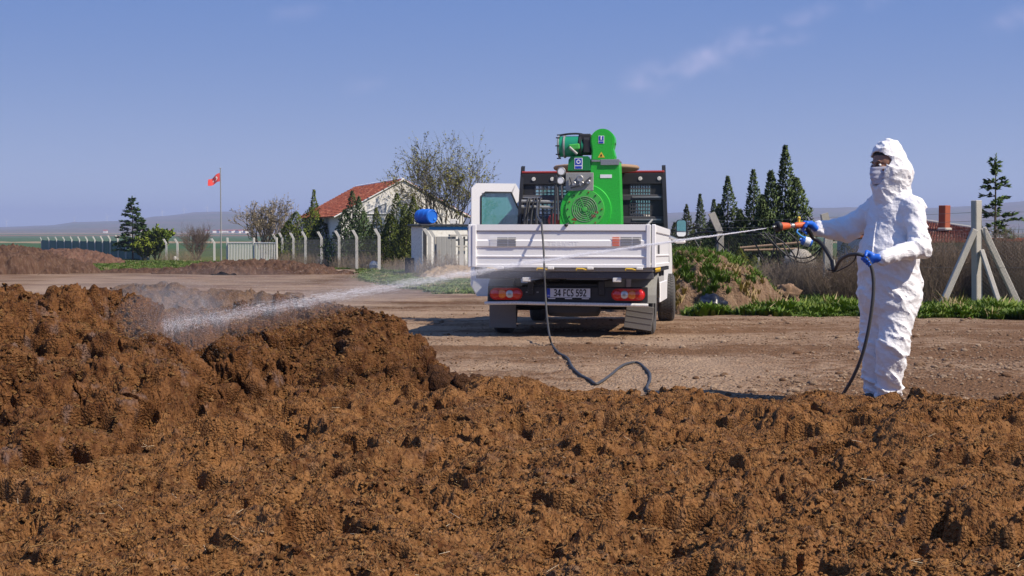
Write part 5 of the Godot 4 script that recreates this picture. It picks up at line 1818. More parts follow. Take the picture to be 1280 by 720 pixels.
func build_truck() -> void:
	var t := thing("pickup_truck", "white flatbed pickup truck seen from behind, its driver's door open", "truck")
	t.transform = truck_place
	var mb := MB.new()
	# chassis, axle and what hangs below the bed
	for s in [-0.42, 0.42]:
		mb.box(Vector3(s, 0.58, -2.6), Vector3(0.075, 0.17, 4.7), 0.008)
	for z in [-0.35, -1.6, -2.7]:
		mb.box(Vector3(0, 0.58, z), Vector3(0.84, 0.10, 0.08), 0.005)
	part("chassis", mb, M.black, t)
	mb = MB.new()
	mb.bar(Vector3(-0.85, 0.345, -1.15), Vector3(0.85, 0.345, -1.15), 0.05, 12)
	mb.ball(Vector3(0.0, 0.36, -1.15), Vector3(0.16, 0.15, 0.17), 16, 10)
	part("rear_axle", mb, M.black, t)
	mb = MB.new()
	mb.xf = Transform3D(Basis(), Vector3(0.05, 0.33, -0.62))
	mb.lathe(PackedVector2Array([Vector2(0, -0.09), Vector2(0.30, -0.09), Vector2(0.325, -0.04), Vector2(0.325, 0.04), Vector2(0.30, 0.09), Vector2(0, 0.09)]), 30)
	part("spare_wheel", mb, M.black, t)
	mb = MB.new()
	mb.box(Vector3(-0.72, 0.42, -2.3), Vector3(0.45, 0.34, 0.9), 0.03)
	part("fuel_tank", mb, M.black, t)
	mb = MB.new()
	mb.box(Vector3(0.0, 0.835 - 0.03, -1.60), Vector3(2.08, 0.05, 3.12), 0.006)
	part("bed_floor", mb, M.galv, t)
	mb = MB.new()
	mb.box(Vector3(0.0, 0.735, -0.10), Vector3(2.08, 0.085, 0.10), 0.008)
	part("rear_beam", mb, M.board_grey, t)
	for z in [-0.6, -1.2, -1.8, -2.4, -3.0]:
		mb = MB.new()
		mb.box(Vector3(0, 0.735, z), Vector3(2.0, 0.085, 0.06), 0.006)
		part("cross_beam", mb, M.board_grey, t)
	for x in [-0.44, 0.62]:
		mb = MB.new()
		mb.box(Vector3(x, 0.685, -0.06), Vector3(0.10, 0.055, 0.06), 0.008)
		part("hinge_block", mb, M.white_dull, t)
	# tailgate: pressed sheet with ribs in a frame
	var gate := Node3D.new()
	gate.name = "tailgate"
	t.add_child(gate)
	var prof := [[0.828, 0.016], [0.858, 0.016], [0.864, 0.004], [0.935, 0.004], [0.948, 0.014], [0.958, 0.014], [0.964, 0.0], [1.055, 0.0], [1.072, 0.016], [1.135, 0.016], [1.150, 0.004], [1.235, 0.004], [1.243, -0.014], [1.252, -0.014], [1.256, 0.022], [1.326, 0.022]]
	part("panel", pressed(-1.035, 1.000, prof, 0.022), M.white, gate)
	for x in [-1.05, 0.985]:
		mb = MB.new()
		mb.box(Vector3(x, 1.076, 0.006), Vector3(0.05, 0.496, 0.046), 0.006)
		part("end_frame", mb, M.white, gate)
	slot_grille(gate, Vector3(-0.71, 1.122, 0.018), 0.31, false)
	slot_grille(gate, Vector3(0.735, 1.128, 0.018), 0.33, true)
	var ghost := put_mesh("faded_lettering", text_mesh("TRANSIT", 0.088, 0.0025), M.ghost, gate, Transform3D(Basis(), Vector3(-0.0, 1.098, 0.0172)))
	ghost.set_meta("label", "faint ghost of removed lettering on the tailgate")
	for x in [-0.78, -0.19, 0.27, 0.84]:
		mb = MB.new()
		mb.box(Vector3(x + 0.045, 0.818, 0.012), Vector3(0.075, 0.032, 0.03), 0.006)
		var la := part("latch", mb, M.white_dull, gate)
		mb = MB.new()
		mb.tube(PackedVector3Array([Vector3(x - 0.12, 0.795, 0.01), Vector3(x - 0.11, 0.815, 0.014), Vector3(x - 0.04, 0.812, 0.016), Vector3(x + 0.0, 0.80, 0.014), Vector3(x + 0.01, 0.815, 0.012)]), 0.009, 0.009, 6)
		part("hook", mb, M.yellow, la)
	# corner posts and side panels
	for s in [-1.0, 1.0]:
		mb = MB.new()
		mb.box(Vector3(1.045 if s > 0.0 else -1.10, 1.076, -0.012), Vector3(0.05, 0.50, 0.06), 0.008)
		part("corner_post", mb, M.white, t)
		var sp := Node3D.new()
		sp.name = "side_panel"
		t.add_child(sp, true)
		var p2 := pressed(0.05, 3.14, [[0.832, 0.014], [0.868, 0.014], [0.875, 0.0], [0.955, 0.0], [0.962, 0.012], [0.972, 0.012], [0.978, 0.0], [1.215, 0.0], [1.225, -0.012], [1.235, -0.012], [1.24, 0.016], [1.318, 0.016]], 0.02)
		var me := part("panel", p2, M.white, sp)
		me.transform = Transform3D(Basis(Vector3.UP, s * PI / 2), Vector3(s * 1.06, 0, -0.02 if s > 0.0 else -3.19))
		if s > 0.0:
			me.transform = Transform3D(Basis(Vector3.UP, PI / 2), Vector3(1.06, 0, 0.02))
		for z in [-0.42]:
			mb = MB.new()
			mb.box(Vector3(s * 1.078, 1.04, z), Vector3(0.022, 0.11, 0.035), 0.005)
			part("side_latch", mb, M.board_grey, sp)
		mb = MB.new()
		for k in 9:
			mb.box(Vector3(s * 1.062, 0.802, -0.12 - k * 0.11), Vector3(0.012, 0.035, 0.05), 0.0, Basis(Vector3.RIGHT, 0.6))
		part("hazard_strip", mb, M.yellow, sp)
		mb = MB.new()
		mb.box(Vector3(s * 1.05, 0.80, -1.6), Vector3(0.018, 0.045, 3.1))
		part("side_rail", mb, M.black, sp)
		# mudguard over the rear wheel, skirt ahead of it
		mb = MB.new()
		for k in 12:
			var a0 := 0.12 + (PI - 0.35) * k / 12.0
			var a1 := 0.12 + (PI - 0.35) * (k + 1) / 12.0
			var c := Vector3(0, 0.345, -1.15)
			var p0 := c + Vector3(0, sin(a0), cos(a0)) * 0.41
			var p1 := c + Vector3(0, sin(a1), cos(a1)) * 0.41
			var i0 := Vector3(s * 0.72, 0, 0)
			var i1 := Vector3(s * 1.03, 0, 0)
			mb.quad(p0 + i0, p0 + i1, p1 + i1, p1 + i0, p0 - c)
			var q0 := c + Vector3(0, sin(a0), cos(a0)) * 0.36
			var q1 := c + Vector3(0, sin(a1), cos(a1)) * 0.36
			mb.quad(p0 + i1, q0 + i1, q1 + i1, p1 + i1, Vector3(s, 0, 0))
		part("mudguard", mb, M.galv, t)
		mb = MB.new()
		mb.box(Vector3(s * 1.02, 0.50, -2.45), Vector3(0.03, 0.26, 1.55), 0.01)
		part("side_skirt", mb, M.white, t)
		mb = MB.new()
		mb.box(Vector3.ZERO, Vector3(0.33, 0.29, 0.012), 0.003)
		for k in 3:
			mb.box(Vector3(0, 0.075 - k * 0.07, 0.008), Vector3(0.32, 0.004, 0.004))
		part("mud_flap", mb, M.flap, t, Transform3D(Basis(Vector3(0, 0, 1), -0.14 if s > 0.0 else 0.0) * Basis(Vector3.RIGHT, 0.12 if s > 0.0 else 0.02), Vector3(s * 0.83, 0.225, -0.70)))
		wheel(t, Vector3(s * 0.88, 0.345, -1.15), 0.0, s)
		wheel(t, Vector3(s * 0.95, 0.345, -4.60), 0.10, s)
	# lamp bar with lamps and number plate
	mb = MB.new()
	mb.box(Vector3(0.01, 0.505, -0.30), Vector3(1.90, 0.185, 0.05), 0.008)
	var bar := part("lamp_bar", mb, M.black, t)
	for q in [[-0.715, 1.0], [0.735, -1.0]]:
		tail_lamp(bar, Vector3(q[0], 0.508, -0.272), q[1])
	for x in [-0.47, -0.34, 0.40]:
		mb = MB.new()
		mb.box(Vector3(x, 0.53, -0.273), Vector3(0.025, 0.012, 0.006), 0.002)
		part("bolt", mb, M.steel, bar)
	var plate := Node3D.new()
	plate.name = "number_plate"
	t.add_child(plate)
	plate.position = Vector3(0.03, 0.515, -0.268)
	mb = MB.new()
	mb.box(Vector3.ZERO, Vector3(0.535, 0.135, 0.010), 0.004)
	part("frame", mb, M.ink, plate)
	mb = MB.new()
	mb.box(Vector3(0, 0.008, 0.006), Vector3(0.515, 0.108, 0.006), 0.001)
	part("sheet", mb, M.plate, plate)
	mb = MB.new()
	mb.box(Vector3(-0.238, 0.008, 0.0095), Vector3(0.04, 0.106, 0.003))
	part("blue_strip", mb, M.ink_blue, plate)
	put_mesh("country_letters", text_mesh("TR", 0.022, 0.002), M.ink_white, plate, Transform3D(Basis(), Vector3(-0.238, -0.025, 0.0125)))
	put_mesh("number", text_mesh("34 FCS 592", 0.118, 0.002), M.ink, plate, Transform3D(Basis().scaled(Vector3(0.66, 1.0, 1.0)), Vector3(0.018, 0.008, 0.011)))
	for x in [-0.2, 0.0, 0.2]:
		mb = MB.new()
		mb.box(Vector3(x, -0.058, 0.006), Vector3(0.085, 0.010, 0.002))
		part("frame_print", mb, M.ghost, plate)
	mb = MB.new()
	mb.tube(PackedVector3Array([Vector3(-0.97, 0.395, -0.24), Vector3(-0.6, 0.402, -0.235), Vector3(-0.2, 0.397, -0.235), Vector3(0.3, 0.392, -0.235), Vector3(0.7, 0.388, -0.235), Vector3(0.97, 0.385, -0.24)]), 0.021, 0.021, 10)
	part("bumper_tube", mb, M.white_dull, t)
	mb = MB.new()
	mb.box(Vector3(0.0, 0.40, -0.29), Vector3(1.9, 0.03, 0.06), 0.004)
	part("bumper_shelf", mb, M.board_grey, t)
	# headboard behind the cab: dark sheet with ribs, grids and raised side blades
	var hb := Node3D.new()
	hb.name = "headboard"
	t.add_child(hb)
	hb.position = Vector3(0, 0, -3.22)
	var rows := [[0.86, 1.12], [1.40, 1.50], [1.72, 1.80], [1.94, 2.10]]
	for r in rows:
		mb = MB.new()
		mb.box(Vector3(0, (r[0] + r[1]) / 2.0, 0), Vector3(1.98, r[1] - r[0], 0.05), 0.01)
		part("rib", mb, M.board_grey if r[1] < 2.0 else M.board, hb)
	for r in [[1.12, 1.40], [1.50, 1.72], [1.80, 1.94]]:
		# sheet left open where the grids sit
		for x in [[-0.99, -0.80], [-0.36, 0.52], [0.80, 0.99]]:
			mb = MB.new()
			mb.box(Vector3((x[0] + x[1]) / 2.0, (r[0] + r[1]) / 2.0, -0.01), Vector3(x[1] - x[0], r[1] - r[0], 0.012))
			part("sheet", mb, M.board, hb)
	for g in [[-0.80, -0.36], [0.52, 0.80]]:
		for x in range(0, 9):
			mb = MB.new()
			mb.box(Vector3(lerpf(g[0], g[1], x / 8.0), 1.53, -0.005), Vector3(0.016, 0.82, 0.014))
			part("grid_bar", mb, M.board_grey, hb)
		for y in range(0, 17):
			mb = MB.new()
			mb.box(Vector3((g[0] + g[1]) / 2.0, 1.13 + y * 0.05, -0.002), Vector3(g[1] - g[0], 0.016, 0.014))
			part("grid_bar", mb, M.board_grey, hb)
	for y in [1.455, 1.765]:
		for x in [[-0.98, -0.70], [0.55, 0.95]]:
			mb = MB.new()
			mb.box(Vector3((x[0] + x[1]) / 2.0, y, 0.03), Vector3(x[1] - x[0], 0.022, 0.012), 0.003)
			part("bright_strip", mb, M.steel, hb)
	for x in [-0.82, -0.56, 0.66, 0.92]:
		mb = MB.new()
		mb.xf = Transform3D(Basis(Vector3.RIGHT, PI / 2), Vector3(x, 2.02, 0.026))
		mb.lathe(PackedVector2Array([Vector2(0.028, 0), Vector2(0.026, 0.010), Vector2(0, 0.012)]), 14)
		part("eyelet", mb, M.white_dull, hb)
	mb = MB.new()
	mb.box(Vector3(0, 2.115, -0.005), Vector3(1.98, 0.03, 0.06), 0.008)
	part("red_cap", mb, M.red, hb)
	for s in [-1.0, 1.0]:
		mb = MB.new()
		mb.xf = Transform3D(Basis(Vector3(0, 0, 1), s * 0.045), Vector3(s * 1.075, 0, 0))
		var blade := PackedVector2Array([Vector2(-0.06, 0.84), Vector2(0.10, 0.84), Vector2(0.09, 1.4), Vector2(0.05, 1.9), Vector2(0.0, 2.19), Vector2(-0.05, 2.21)])
		mb.xf = mb.xf * Transform3D(Basis(Vector3.UP, -PI / 2), Vector3.ZERO)
		mb.prism(blade, -0.025, 0.025)
		part("side_blade", mb, M.board, hb)
	# cab
	var cab := Node3D.new()
	cab.name = "cab"
	t.add_child(cab)
	mb = MB.new()
	mb.xf = Transform3D(Basis(Vector3.UP, -PI / 2), Vector3.ZERO)
	# outline seen from the side: forward is +x here
	var low := PackedVector2Array([Vector2(-5.75, 0.42), Vector2(-3.42, 0.42), Vector2(-3.42, 1.32), Vector2(-4.9, 1.30), Vector2(-5.55, 1.12), Vector2(-5.75, 0.85)])
	mb.prism(low, -0.98, 0.98)
	part("body", mb, M.white, cab)
	for s in [-1.0, 1.0]:
		mb = MB.new()
		mb.xf = Transform3D(Basis(Vector3.UP, -PI / 2), Vector3(s * 0.92, 0, 0))
		mb.prism(PackedVector2Array([Vector2(-3.42, 1.32), Vector2(-3.52, 1.32), Vector2(-3.62, 2.05), Vector2(-3.48, 2.05)]), -0.05, 0.05)
		part("pillar", mb, M.white, cab)
		mb = MB.new()
		mb.bar(Vector3(s * 0.90, 1.30, -5.0), Vector3(s * 0.84, 2.05, -4.3), 0.045, 8)
		part("pillar", mb, M.white, cab)
	mb = MB.new()
	mb.box(Vector3(0, 2.06, -3.92), Vector3(1.84, 0.07, 1.0), 0.03)
	part("roof", mb, M.white, cab)
	mb = MB.new()
	mb.box(Vector3(0, 1.42, -3.43), Vector3(1.84, 0.22, 0.03), 0.01)
	part("rear_wall", mb, M.white, cab)
	mb = MB.new()
	mb.quad(Vector3(-0.86, 1.53, -3.44), Vector3(0.86, 1.53, -3.44), Vector3(0.84, 2.02, -3.50), Vector3(-0.84, 2.02, -3.50), Vector3(0, 0, 1))
	part("rear_window", mb, M.glass, cab)
	mb = MB.new()
	mb.quad(Vector3(-0.86, 1.31, -4.98), Vector3(0.86, 1.31, -4.98), Vector3(0.80, 2.03, -4.33), Vector3(-0.80, 2.03, -4.33), Vector3(0, 0.5, -1))
	part("windscreen", mb, M.glass, cab)
	mb = MB.new()
	mb.quad(Vector3(0.955, 1.33, -3.6), Vector3(0.955, 1.33, -4.85), Vector3(0.90, 2.0, -4.35), Vector3(0.90, 2.0, -3.68), Vector3(1, 0, 0))
	part("side_window", mb, M.glass, cab)
	for x in [-0.42, 0.42]:
		mb = MB.new()
		mb.box(Vector3(x, 1.15, -3.95), Vector3(0.5, 0.8, 0.16), 0.05)
		mb.box(Vector3(x, 1.66, -3.95), Vector3(0.26, 0.2, 0.11), 0.04)
		part("seat", mb, M.black, cab)
	# open driver's door: its inner side faces back
	var door := Node3D.new()
	door.name = "door"
	t.add_child(door)
	door.transform = Transform3D(Basis(Vector3.UP, 0.33), Vector3(-0.93, 0.02, -4.38))
	var outer := PackedVector2Array([Vector2(0.000, 0.34), Vector2(0.904, 0.34), Vector2(0.994, 0.50), Vector2(0.994, 1.92), Vector2(0.927, 1.99), Vector2(0.339, 1.99), Vector2(0.023, 1.42)])
	# frame pieces round the window opening; the door's length runs along its own -x
	var pane := PackedVector2Array([Vector2(0.181, 1.36), Vector2(0.791, 1.30), Vector2(0.853, 1.36), Vector2(0.853, 1.80), Vector2(0.791, 1.86), Vector2(0.407, 1.86)])
	mb = MB.new()
	var inner := pane
	mb.xf = Transform3D(Basis(Vector3.UP, PI), Vector3.ZERO)
	mb.prism(PackedVector2Array([Vector2(0.000, 0.34), Vector2(0.904, 0.34), Vector2(0.994, 0.50), Vector2(0.994, 1.33), Vector2(0.847, 1.33), Vector2(0.791, 1.29), Vector2(0.181, 1.35), Vector2(0.023, 1.42)]), -0.06, 0.03)
	mb.prism(PackedVector2Array([Vector2(0.842, 1.33), Vector2(0.994, 1.33), Vector2(0.994, 1.92), Vector2(0.927, 1.99), Vector2(0.842, 1.99)]), -0.05, 0.02)
	mb.prism(PackedVector2Array([Vector2(0.339, 1.99), Vector2(0.384, 1.85), Vector2(0.842, 1.85), Vector2(0.842, 1.99)]), -0.05, 0.02)
	mb.prism(PackedVector2Array([Vector2(0.023, 1.42), Vector2(0.181, 1.35), Vector2(0.407, 1.86), Vector2(0.339, 1.99)]), -0.05, 0.02)
	part("door_frame", mb, M.white, door)
	mb = MB.new()
	mb.xf = Transform3D(Basis(Vector3.UP, PI), Vector3.ZERO)
	mb.prism(pane, -0.018, -0.012)
	part("window", mb, M.glass, door)
	mb = MB.new()
	var loop := PackedVector3Array()
	for p in pane:
		loop.append(Vector3(-p.x, p.y, 0.052))
	loop.append(loop[0])
	loop.append(loop[1])
	mb.tube(loop, 0.013, 0.013, 6, false)
	part("window_seal", mb, M.black, door)
	mb = MB.new()
	mb.box(Vector3(-0.45, 0.95, 0.075), Vector3(0.6, 0.5, 0.04), 0.03)
	part("door_trim", mb, M.board_grey, door)
	mb = MB.new()
	mb.box(Vector3(-0.72, 0.50, 0.066), Vector3(0.05, 0.05, 0.02), 0.006)
	part("catch", mb, M.black, door)
	# mirror on the right
	var mir := Node3D.new()
	mir.name = "mirror"
	t.add_child(mir)
	mir.position = Vector3(1.17, 1.35, -4.55)
	mb = MB.new()
	mb.prism(round_rect(0.165, 0.275, 0.05), -0.09, 0.0)
	part("housing", mb, M.black, mir)
	mb = MB.new()
	mb.prism(round_rect(0.135, 0.235, 0.04), 0.0, 0.004)
	part("mirror_glass", mb, M.mirror_glass, mir, Transform3D(Basis(Vector3.UP, -0.2), Vector3(0, 0.01, 0.018)))
	mb = MB.new()
	mb.box(Vector3(-0.02, -0.17, -0.05), Vector3(0.15, 0.085, 0.09), 0.02)
	mb.bar(Vector3(-0.06, -0.16, -0.05), Vector3(-0.22, -0.10, -0.10), 0.025, 8)
	part("mirror_arm", mb, M.white, mir)

# ---------------------------------------------------------------- sprayer on the truck
func build_machine() -> void:
	var o := thing("sprayer_unit", "bright green fan sprayer with drum head mounted on the truck bed", "sprayer")
	o.transform = truck_place * Transform3D(Basis(), Vector3(0, 0, -1.9))
	var face := Basis(Vector3.RIGHT, PI / 2)
	var mb := MB.new()
	# tower: right part of the casing
	mb.prism(PackedVector2Array([Vector2(0.08, 0.84), Vector2(0.52, 0.84), Vector2(0.50, 1.5), Vector2(0.475, 2.17), Vector2(0.12, 2.17), Vector2(0.10, 1.86)]), -0.42, -0.02)
	part("tower", mb, M.green, o)
	mb = MB.new()
	mb.box(Vector3(0.30, 2.185, -0.2), Vector3(0.36, 0.03, 0.40), 0.006)
	mb.box(Vector3(0.36, 2.165, -0.005), Vector3(0.24, 0.075, 0.02), 0.004)
	part("top_plate", mb, M.steel, o)
	# snail casing of the fan
	mb = MB.new()
	mb.xf = Transform3D(face, Vector3(0.05, 1.55, -0.30))
	mb.lathe(PackedVector2Array([Vector2(0, 0), Vector2(0.335, 0), Vector2(0.335, 0.28), Vector2(0.325, 0.30), Vector2(0.0, 0.30)]), 44)
	mb.xf = Transform3D()
	mb.prism(PackedVector2Array([Vector2(-0.285, 0.84), Vector2(0.08, 0.84), Vector2(0.08, 1.55), Vector2(-0.285, 1.55)]), -0.295, -0.005)
	part("fan_casing", mb, M.green, o)
	mb = MB.new()
	mb.xf = Transform3D(face, Vector3(0.04, 1.56, 0.0))
	mb.lathe(PackedVector2Array([Vector2(0.165, 0.0), Vector2(0.165, 0.018), Vector2(0.25, 0.018), Vector2(0.255, 0.0)]), 44)
	var fl := part("inlet_flange", mb, M.green_pale, o)
	for k in 14:
		var a := TAU * k / 14.0
		mb = MB.new()
		mb.xf = Transform3D(face, Vector3(0.04 + cos(a) * 0.222, 1.56 + sin(a) * 0.222, 0.018))
		mb.lathe(PackedVector2Array([Vector2(0.011, 0), Vector2(0.011, 0.010), Vector2(0, 0.012)]), 6)
		part("bolt", mb, M.rust if k % 3 == 0 else M.board, fl)
	# rust patches: flat flakes on the casing
	for q in [[-0.02, 1.335, 0.05], [0.05, 1.315, 0.06], [0.155, 1.47, 0.03], [0.20, 1.52, 0.025], [0.43, 1.33, 0.05], [-0.09, 1.43, 0.035], [0.33, 1.305, 0.03], [0.02, 1.30, 0.04]]:
		mb = MB.new()
		var poly := PackedVector2Array()
		for k in 11:
			var a := TAU * k / 11.0
			poly.append(Vector2(cos(a) * 1.25, sin(a) * 0.75) * q[2] * rng.randf_range(0.55, 1.1))
		mb.xf = Transform3D(Basis(), Vector3(q[0], q[1], 0.0))
		mb.prism(poly, 0.015, 0.0205)
		part("rust_patch", mb, M.rust, o)
	mb = MB.new()
	mb.xf = Transform3D(face, Vector3(0.04, 1.56, -0.06))
	mb.lathe(PackedVector2Array([Vector2(0, 0.0), Vector2(0.166, 0.0), Vector2(0.166, 0.07)]), 40)
	part("inlet", mb, M.dark, o)
	var gr := Node3D.new()
	gr.name = "fan_guard"
	o.add_child(gr)
	gr.position = Vector3(0.04, 1.56, 0.022)
	for k in 6:
		var r := 0.030 + k * 0.026
		mb = MB.new()
		var ring := PackedVector3Array()
		for q in 37:
			ring.append(Vector3(cos(TAU * q / 36.0), sin(TAU * q / 36.0), 0) * r)
		mb.tube(ring, 0.0034, 0.0034, 4, false)
		part("ring", mb, M.galv, gr)
	for k in 8:
		var a := TAU * (k + 0.5) / 8.0
		mb = MB.new()
		mb.bar(Vector3.ZERO, Vector3(cos(a), sin(a), 0) * 0.165, 0.0042, 4)
		part("spoke", mb, M.green_pale, gr)
	mb = MB.new()
	mb.xf = Transform3D(face, Vector3.ZERO)
	mb.lathe(PackedVector2Array([Vector2(0.03, 0), Vector2(0.03, 0.012), Vector2(0, 0.014)]), 16)
	part("hub", mb, M.green_pale, gr)
	for k in 9:
		var a := TAU * k / 9.0
		mb = MB.new()
		mb.box(Vector3(0.04 + cos(a) * 0.095, 1.56 + sin(a) * 0.095, -0.045), Vector3(0.12, 0.012, 0.03), 0.0, Basis(Vector3(0, 0, 1), a) * Basis(Vector3.RIGHT, 0.7))
		part("fan_blade", mb, M.green_dark, gr, Transform3D(Basis(), -gr.position))
	# control panel with gauges and valves
	mb = MB.new()
	mb.box(Vector3(-0.03, 1.915, 0.0), Vector3(0.36, 0.235, 0.03), 0.006)
	var panel := part("control_panel", mb, M.galv, o)
	for q in [[-0.02, 1.955, 0.045], [-0.10, 1.89, 0.03], [0.0, 1.885, 0.035], [0.085, 1.91, 0.03]]:
		mb = MB.new()
		mb.xf = Transform3D(face, Vector3(q[0], q[1], 0.015))
		mb.lathe(PackedVector2Array([Vector2(q[2], 0), Vector2(q[2], 0.04), Vector2(q[2] * 0.8, 0.045), Vector2(0, 0.04)]), 18)
		part("valve", mb, M.steel, panel)
	for q in [[Vector3(-0.14, 1.84, 0.05), Vector3(-0.02, 1.87, 0.07)], [Vector3(0.0, 1.86, 0.07), Vector3(0.12, 1.97, 0.05)], [Vector3(-0.15, 1.97, 0.04), Vector3(-0.12, 1.88, 0.05)]]:
		mb = MB.new()
		mb.bar(q[0], q[1], 0.014, 8)
		part("lever", mb, M.board_grey, panel)
	for q in [[-0.265, 2.05, 0.055], [-0.275, 1.93, 0.05]]:
		mb = MB.new()
		mb.xf = Transform3D(face, Vector3(q[0], q[1], 0.0))
		mb.lathe(PackedVector2Array([Vector2(q[2], 0), Vector2(q[2], 0.03), Vector2(q[2] * 0.85, 0.034), Vector2(q[2] * 0.8, 0.028), Vector2(0, 0.028)]), 22)
		var gg := part("gauge", mb, M.steel, o)
		mb = MB.new()
		mb.xf = Transform3D(face, Vector3(q[0], q[1], 0.0))
		mb.lathe(PackedVector2Array([Vector2(q[2] * 0.78, 0.031), Vector2(0, 0.031)]), 20)
		part("dial", mb, M.ink_white, gg)
	for q in [[Vector3(-0.27, 1.88, 0.0), Vector3(-0.255, 1.70, 0.02)], [Vector3(-0.33, 1.98, 0.0), Vector3(-0.30, 1.42, 0.03)]]:
		mb = MB.new()
		mb.bar(q[0], q[1], 0.013, 7)
		part("feed_pipe", mb, M.board_grey, o)
	# electric box with a blue notice
	mb = MB.new()
	mb.prism(PackedVector2Array([Vector2(-0.185, 2.06), Vector2(0.115, 2.06), Vector2(0.105, 2.20), Vector2(0.075, 2.245), Vector2(-0.14, 2.245), Vector2(-0.175, 2.20)]), -0.2, 0.0)
	var eb := part("motor_box", mb, M.green_dark, o)
	notice(eb, Vector3(-0.045, 2.15, 0.002), Vector2(0.105, 0.145), M.ink_blue, true)
	# drum head, rounded on top, narrowing to its foot
	mb = MB.new()
	var poly := PackedVector2Array()
	poly.append(Vector2(0.115, 2.245)); poly.append(Vector2(0.40, 2.225)); poly.append(Vector2(0.425, 2.30)); poly.append(Vector2(0.40, 2.40))
	for k in 15:
		var a := -0.15 + (PI + 0.3) * k / 14.0
		poly.append(Vector2(0.262 + cos(a) * 0.158, 2.50 + sin(a) * 0.158))
	poly.append(Vector2(0.125, 2.38))
	mb.prism(poly, -0.28, -0.02)
	mb.prism(Geometry2D.offset_polygon(poly, -0.018)[0], -0.02, 0.0)
	var drum := part("drum_head", mb, M.green, o, Transform3D(Basis(), Vector3(0, -0.06, 0)))
	notice(drum, Vector3(0.248, 2.515, 0.002), Vector2(0.075, 0.10), M.ink_blue, false)
	var yl := MB.new()
	yl.tri(Vector3(0.205, 2.285, 0.003), Vector3(0.295, 2.285, 0.003), Vector3(0.25, 2.36, 0.003), Vector3(0, 0, 1))
	var ys := part("warning_triangle", yl, M.yellow, drum)
	yl = MB.new()
	yl.box(Vector3(0.25, 2.312, 0.006), Vector3(0.018, 0.026, 0.002))
	part("warning_mark", yl, M.ink, ys)
	mb = MB.new()
	mb.xf = Transform3D(face, Vector3(0.40, 2.47, -0.13))
	mb.lathe(PackedVector2Array([Vector2(0.025, -0.02), Vector2(0.025, 0.02), Vector2(0, 0.02)]), 12)
	part("pivot_bolt", mb, M.board, drum)
	# barrel of the head, pointing left, with clamps and ring
	var left := Basis(Vector3(0, 0, 1), PI / 2)
	mb = MB.new()
	mb.xf = Transform3D(left, Vector3(0.11, 2.44, -0.14))
	mb.lathe(PackedVector2Array([Vector2(0.0, 0.0), Vector2(0.115, 0.0), Vector2(0.115, 0.16), Vector2(0.135, 0.17), Vector2(0.135, 0.43), Vector2(0.125, 0.44), Vector2(0.118, 0.44), Vector2(0.118, 0.30), Vector2(0, 0.30)]), 32)
	var bar := part("barrel", mb, M.teal, o, Transform3D(Basis(), Vector3(0, -0.06, 0)))
	for q in [[0.155, 0.145, 0.03], [0.36, 0.150, 0.022], [0.43, 0.148, 0.016]]:
		mb = MB.new()
		mb.xf = Transform3D(left, Vector3(0.11, 2.44, -0.14))
		mb.lathe(PackedVector2Array([Vector2(0.12, q[0] - q[2]), Vector2(q[1], q[0] - q[2]), Vector2(q[1], q[0]), Vector2(0.12, q[0])]), 32)
		part("clamp_ring", mb, M.galv if q[0] > 0.3 else M.black, bar)
	for k in 8:
		var a := TAU * k / 8.0
		mb = MB.new()
		mb.bar(Vector3(0.11 - 0.40, 2.44 + cos(a) * 0.152, -0.14 + sin(a) * 0.152), Vector3(0.11 - 0.455, 2.44 + cos(a) * 0.152, -0.14 + sin(a) * 0.152), 0.009, 6)
		part("nozzle", mb, M.board, bar)
	mb = MB.new()
	mb.box(Vector3(-0.10, 2.425, 0.0), Vector3(0.14, 0.075, 0.05), 0.012, Basis(Vector3(0, 0, 1), 0.1))
	part("bracket", mb, M.green_pale, bar)
	mb = MB.new()
	mb.bar(Vector3(-0.16, 2.42, 0.03), Vector3(-0.06, 2.33, 0.03), 0.017, 8)
	part("handle", mb, M.galv, bar)
	mb = MB.new()
	mb.tube(smooth_path([Vector3(-0.30, 2.585, -0.1), Vector3(-0.18, 2.60, -0.09), Vector3(-0.05, 2.60, -0.09), Vector3(0.03, 2.575, -0.08), Vector3(0.1, 2.50, -0.06)], 5), 0.014, 0.014, 6)
	part("cable", mb, M.black, bar)
	mb = MB.new()
	mb.box(Vector3(0.03, 2.55, -0.12), Vector3(0.17, 0.10, 0.12), 0.02)
	mb.box(Vector3(0.06, 2.44, -0.10), Vector3(0.14, 0.22, 0.16), 0.03)
	part("turn_motor", mb, M.black, bar)
	# turntable ring under the head, tan and dusty
	mb = MB.new()
	mb.xf = Transform3D(Basis(), Vector3(0.10, 2.135, -0.85))
	mb.lathe(PackedVector2Array([Vector2(0, -0.03), Vector2(0.54, -0.03), Vector2(0.575, -0.01), Vector2(0.58, 0.015), Vector2(0.56, 0.035), Vector2(0, 0.045)]), 44, false)
	part("turntable", mb, M.tan, o)
	# name plates
	mb = MB.new()
	mb.box(Vector3(0.31, 1.985, -0.018), Vector3(0.15, 0.045, 0.006))
	part("name_plate", mb, M.ink_white, o)
	# engine and frame beside the fan, dark
	mb = MB.new()
	mb.box(Vector3(0.05, 0.87, -0.3), Vector3(1.1, 0.06, 0.9), 0.01)
	part("skid_frame", mb, M.board_grey, o)
	mb = MB.new()
	mb.box(Vector3(-0.42, 1.08, -0.35), Vector3(0.42, 0.42, 0.5), 0.04)
	mb.box(Vector3(-0.40, 1.38, -0.4), Vector3(0.26, 0.20, 0.34), 0.03)
	part("engine", mb, M.board, o)
	mb = MB.new()
	mb.xf = Transform3D(face, Vector3(-0.36, 1.42, -0.10))
	mb.lathe(PackedVector2Array([Vector2(0.09, -0.08), Vector2(0.09, 0.05), Vector2(0.06, 0.06), Vector2(0, 0.06)]), 18)
	part("air_filter", mb, M.red, o)
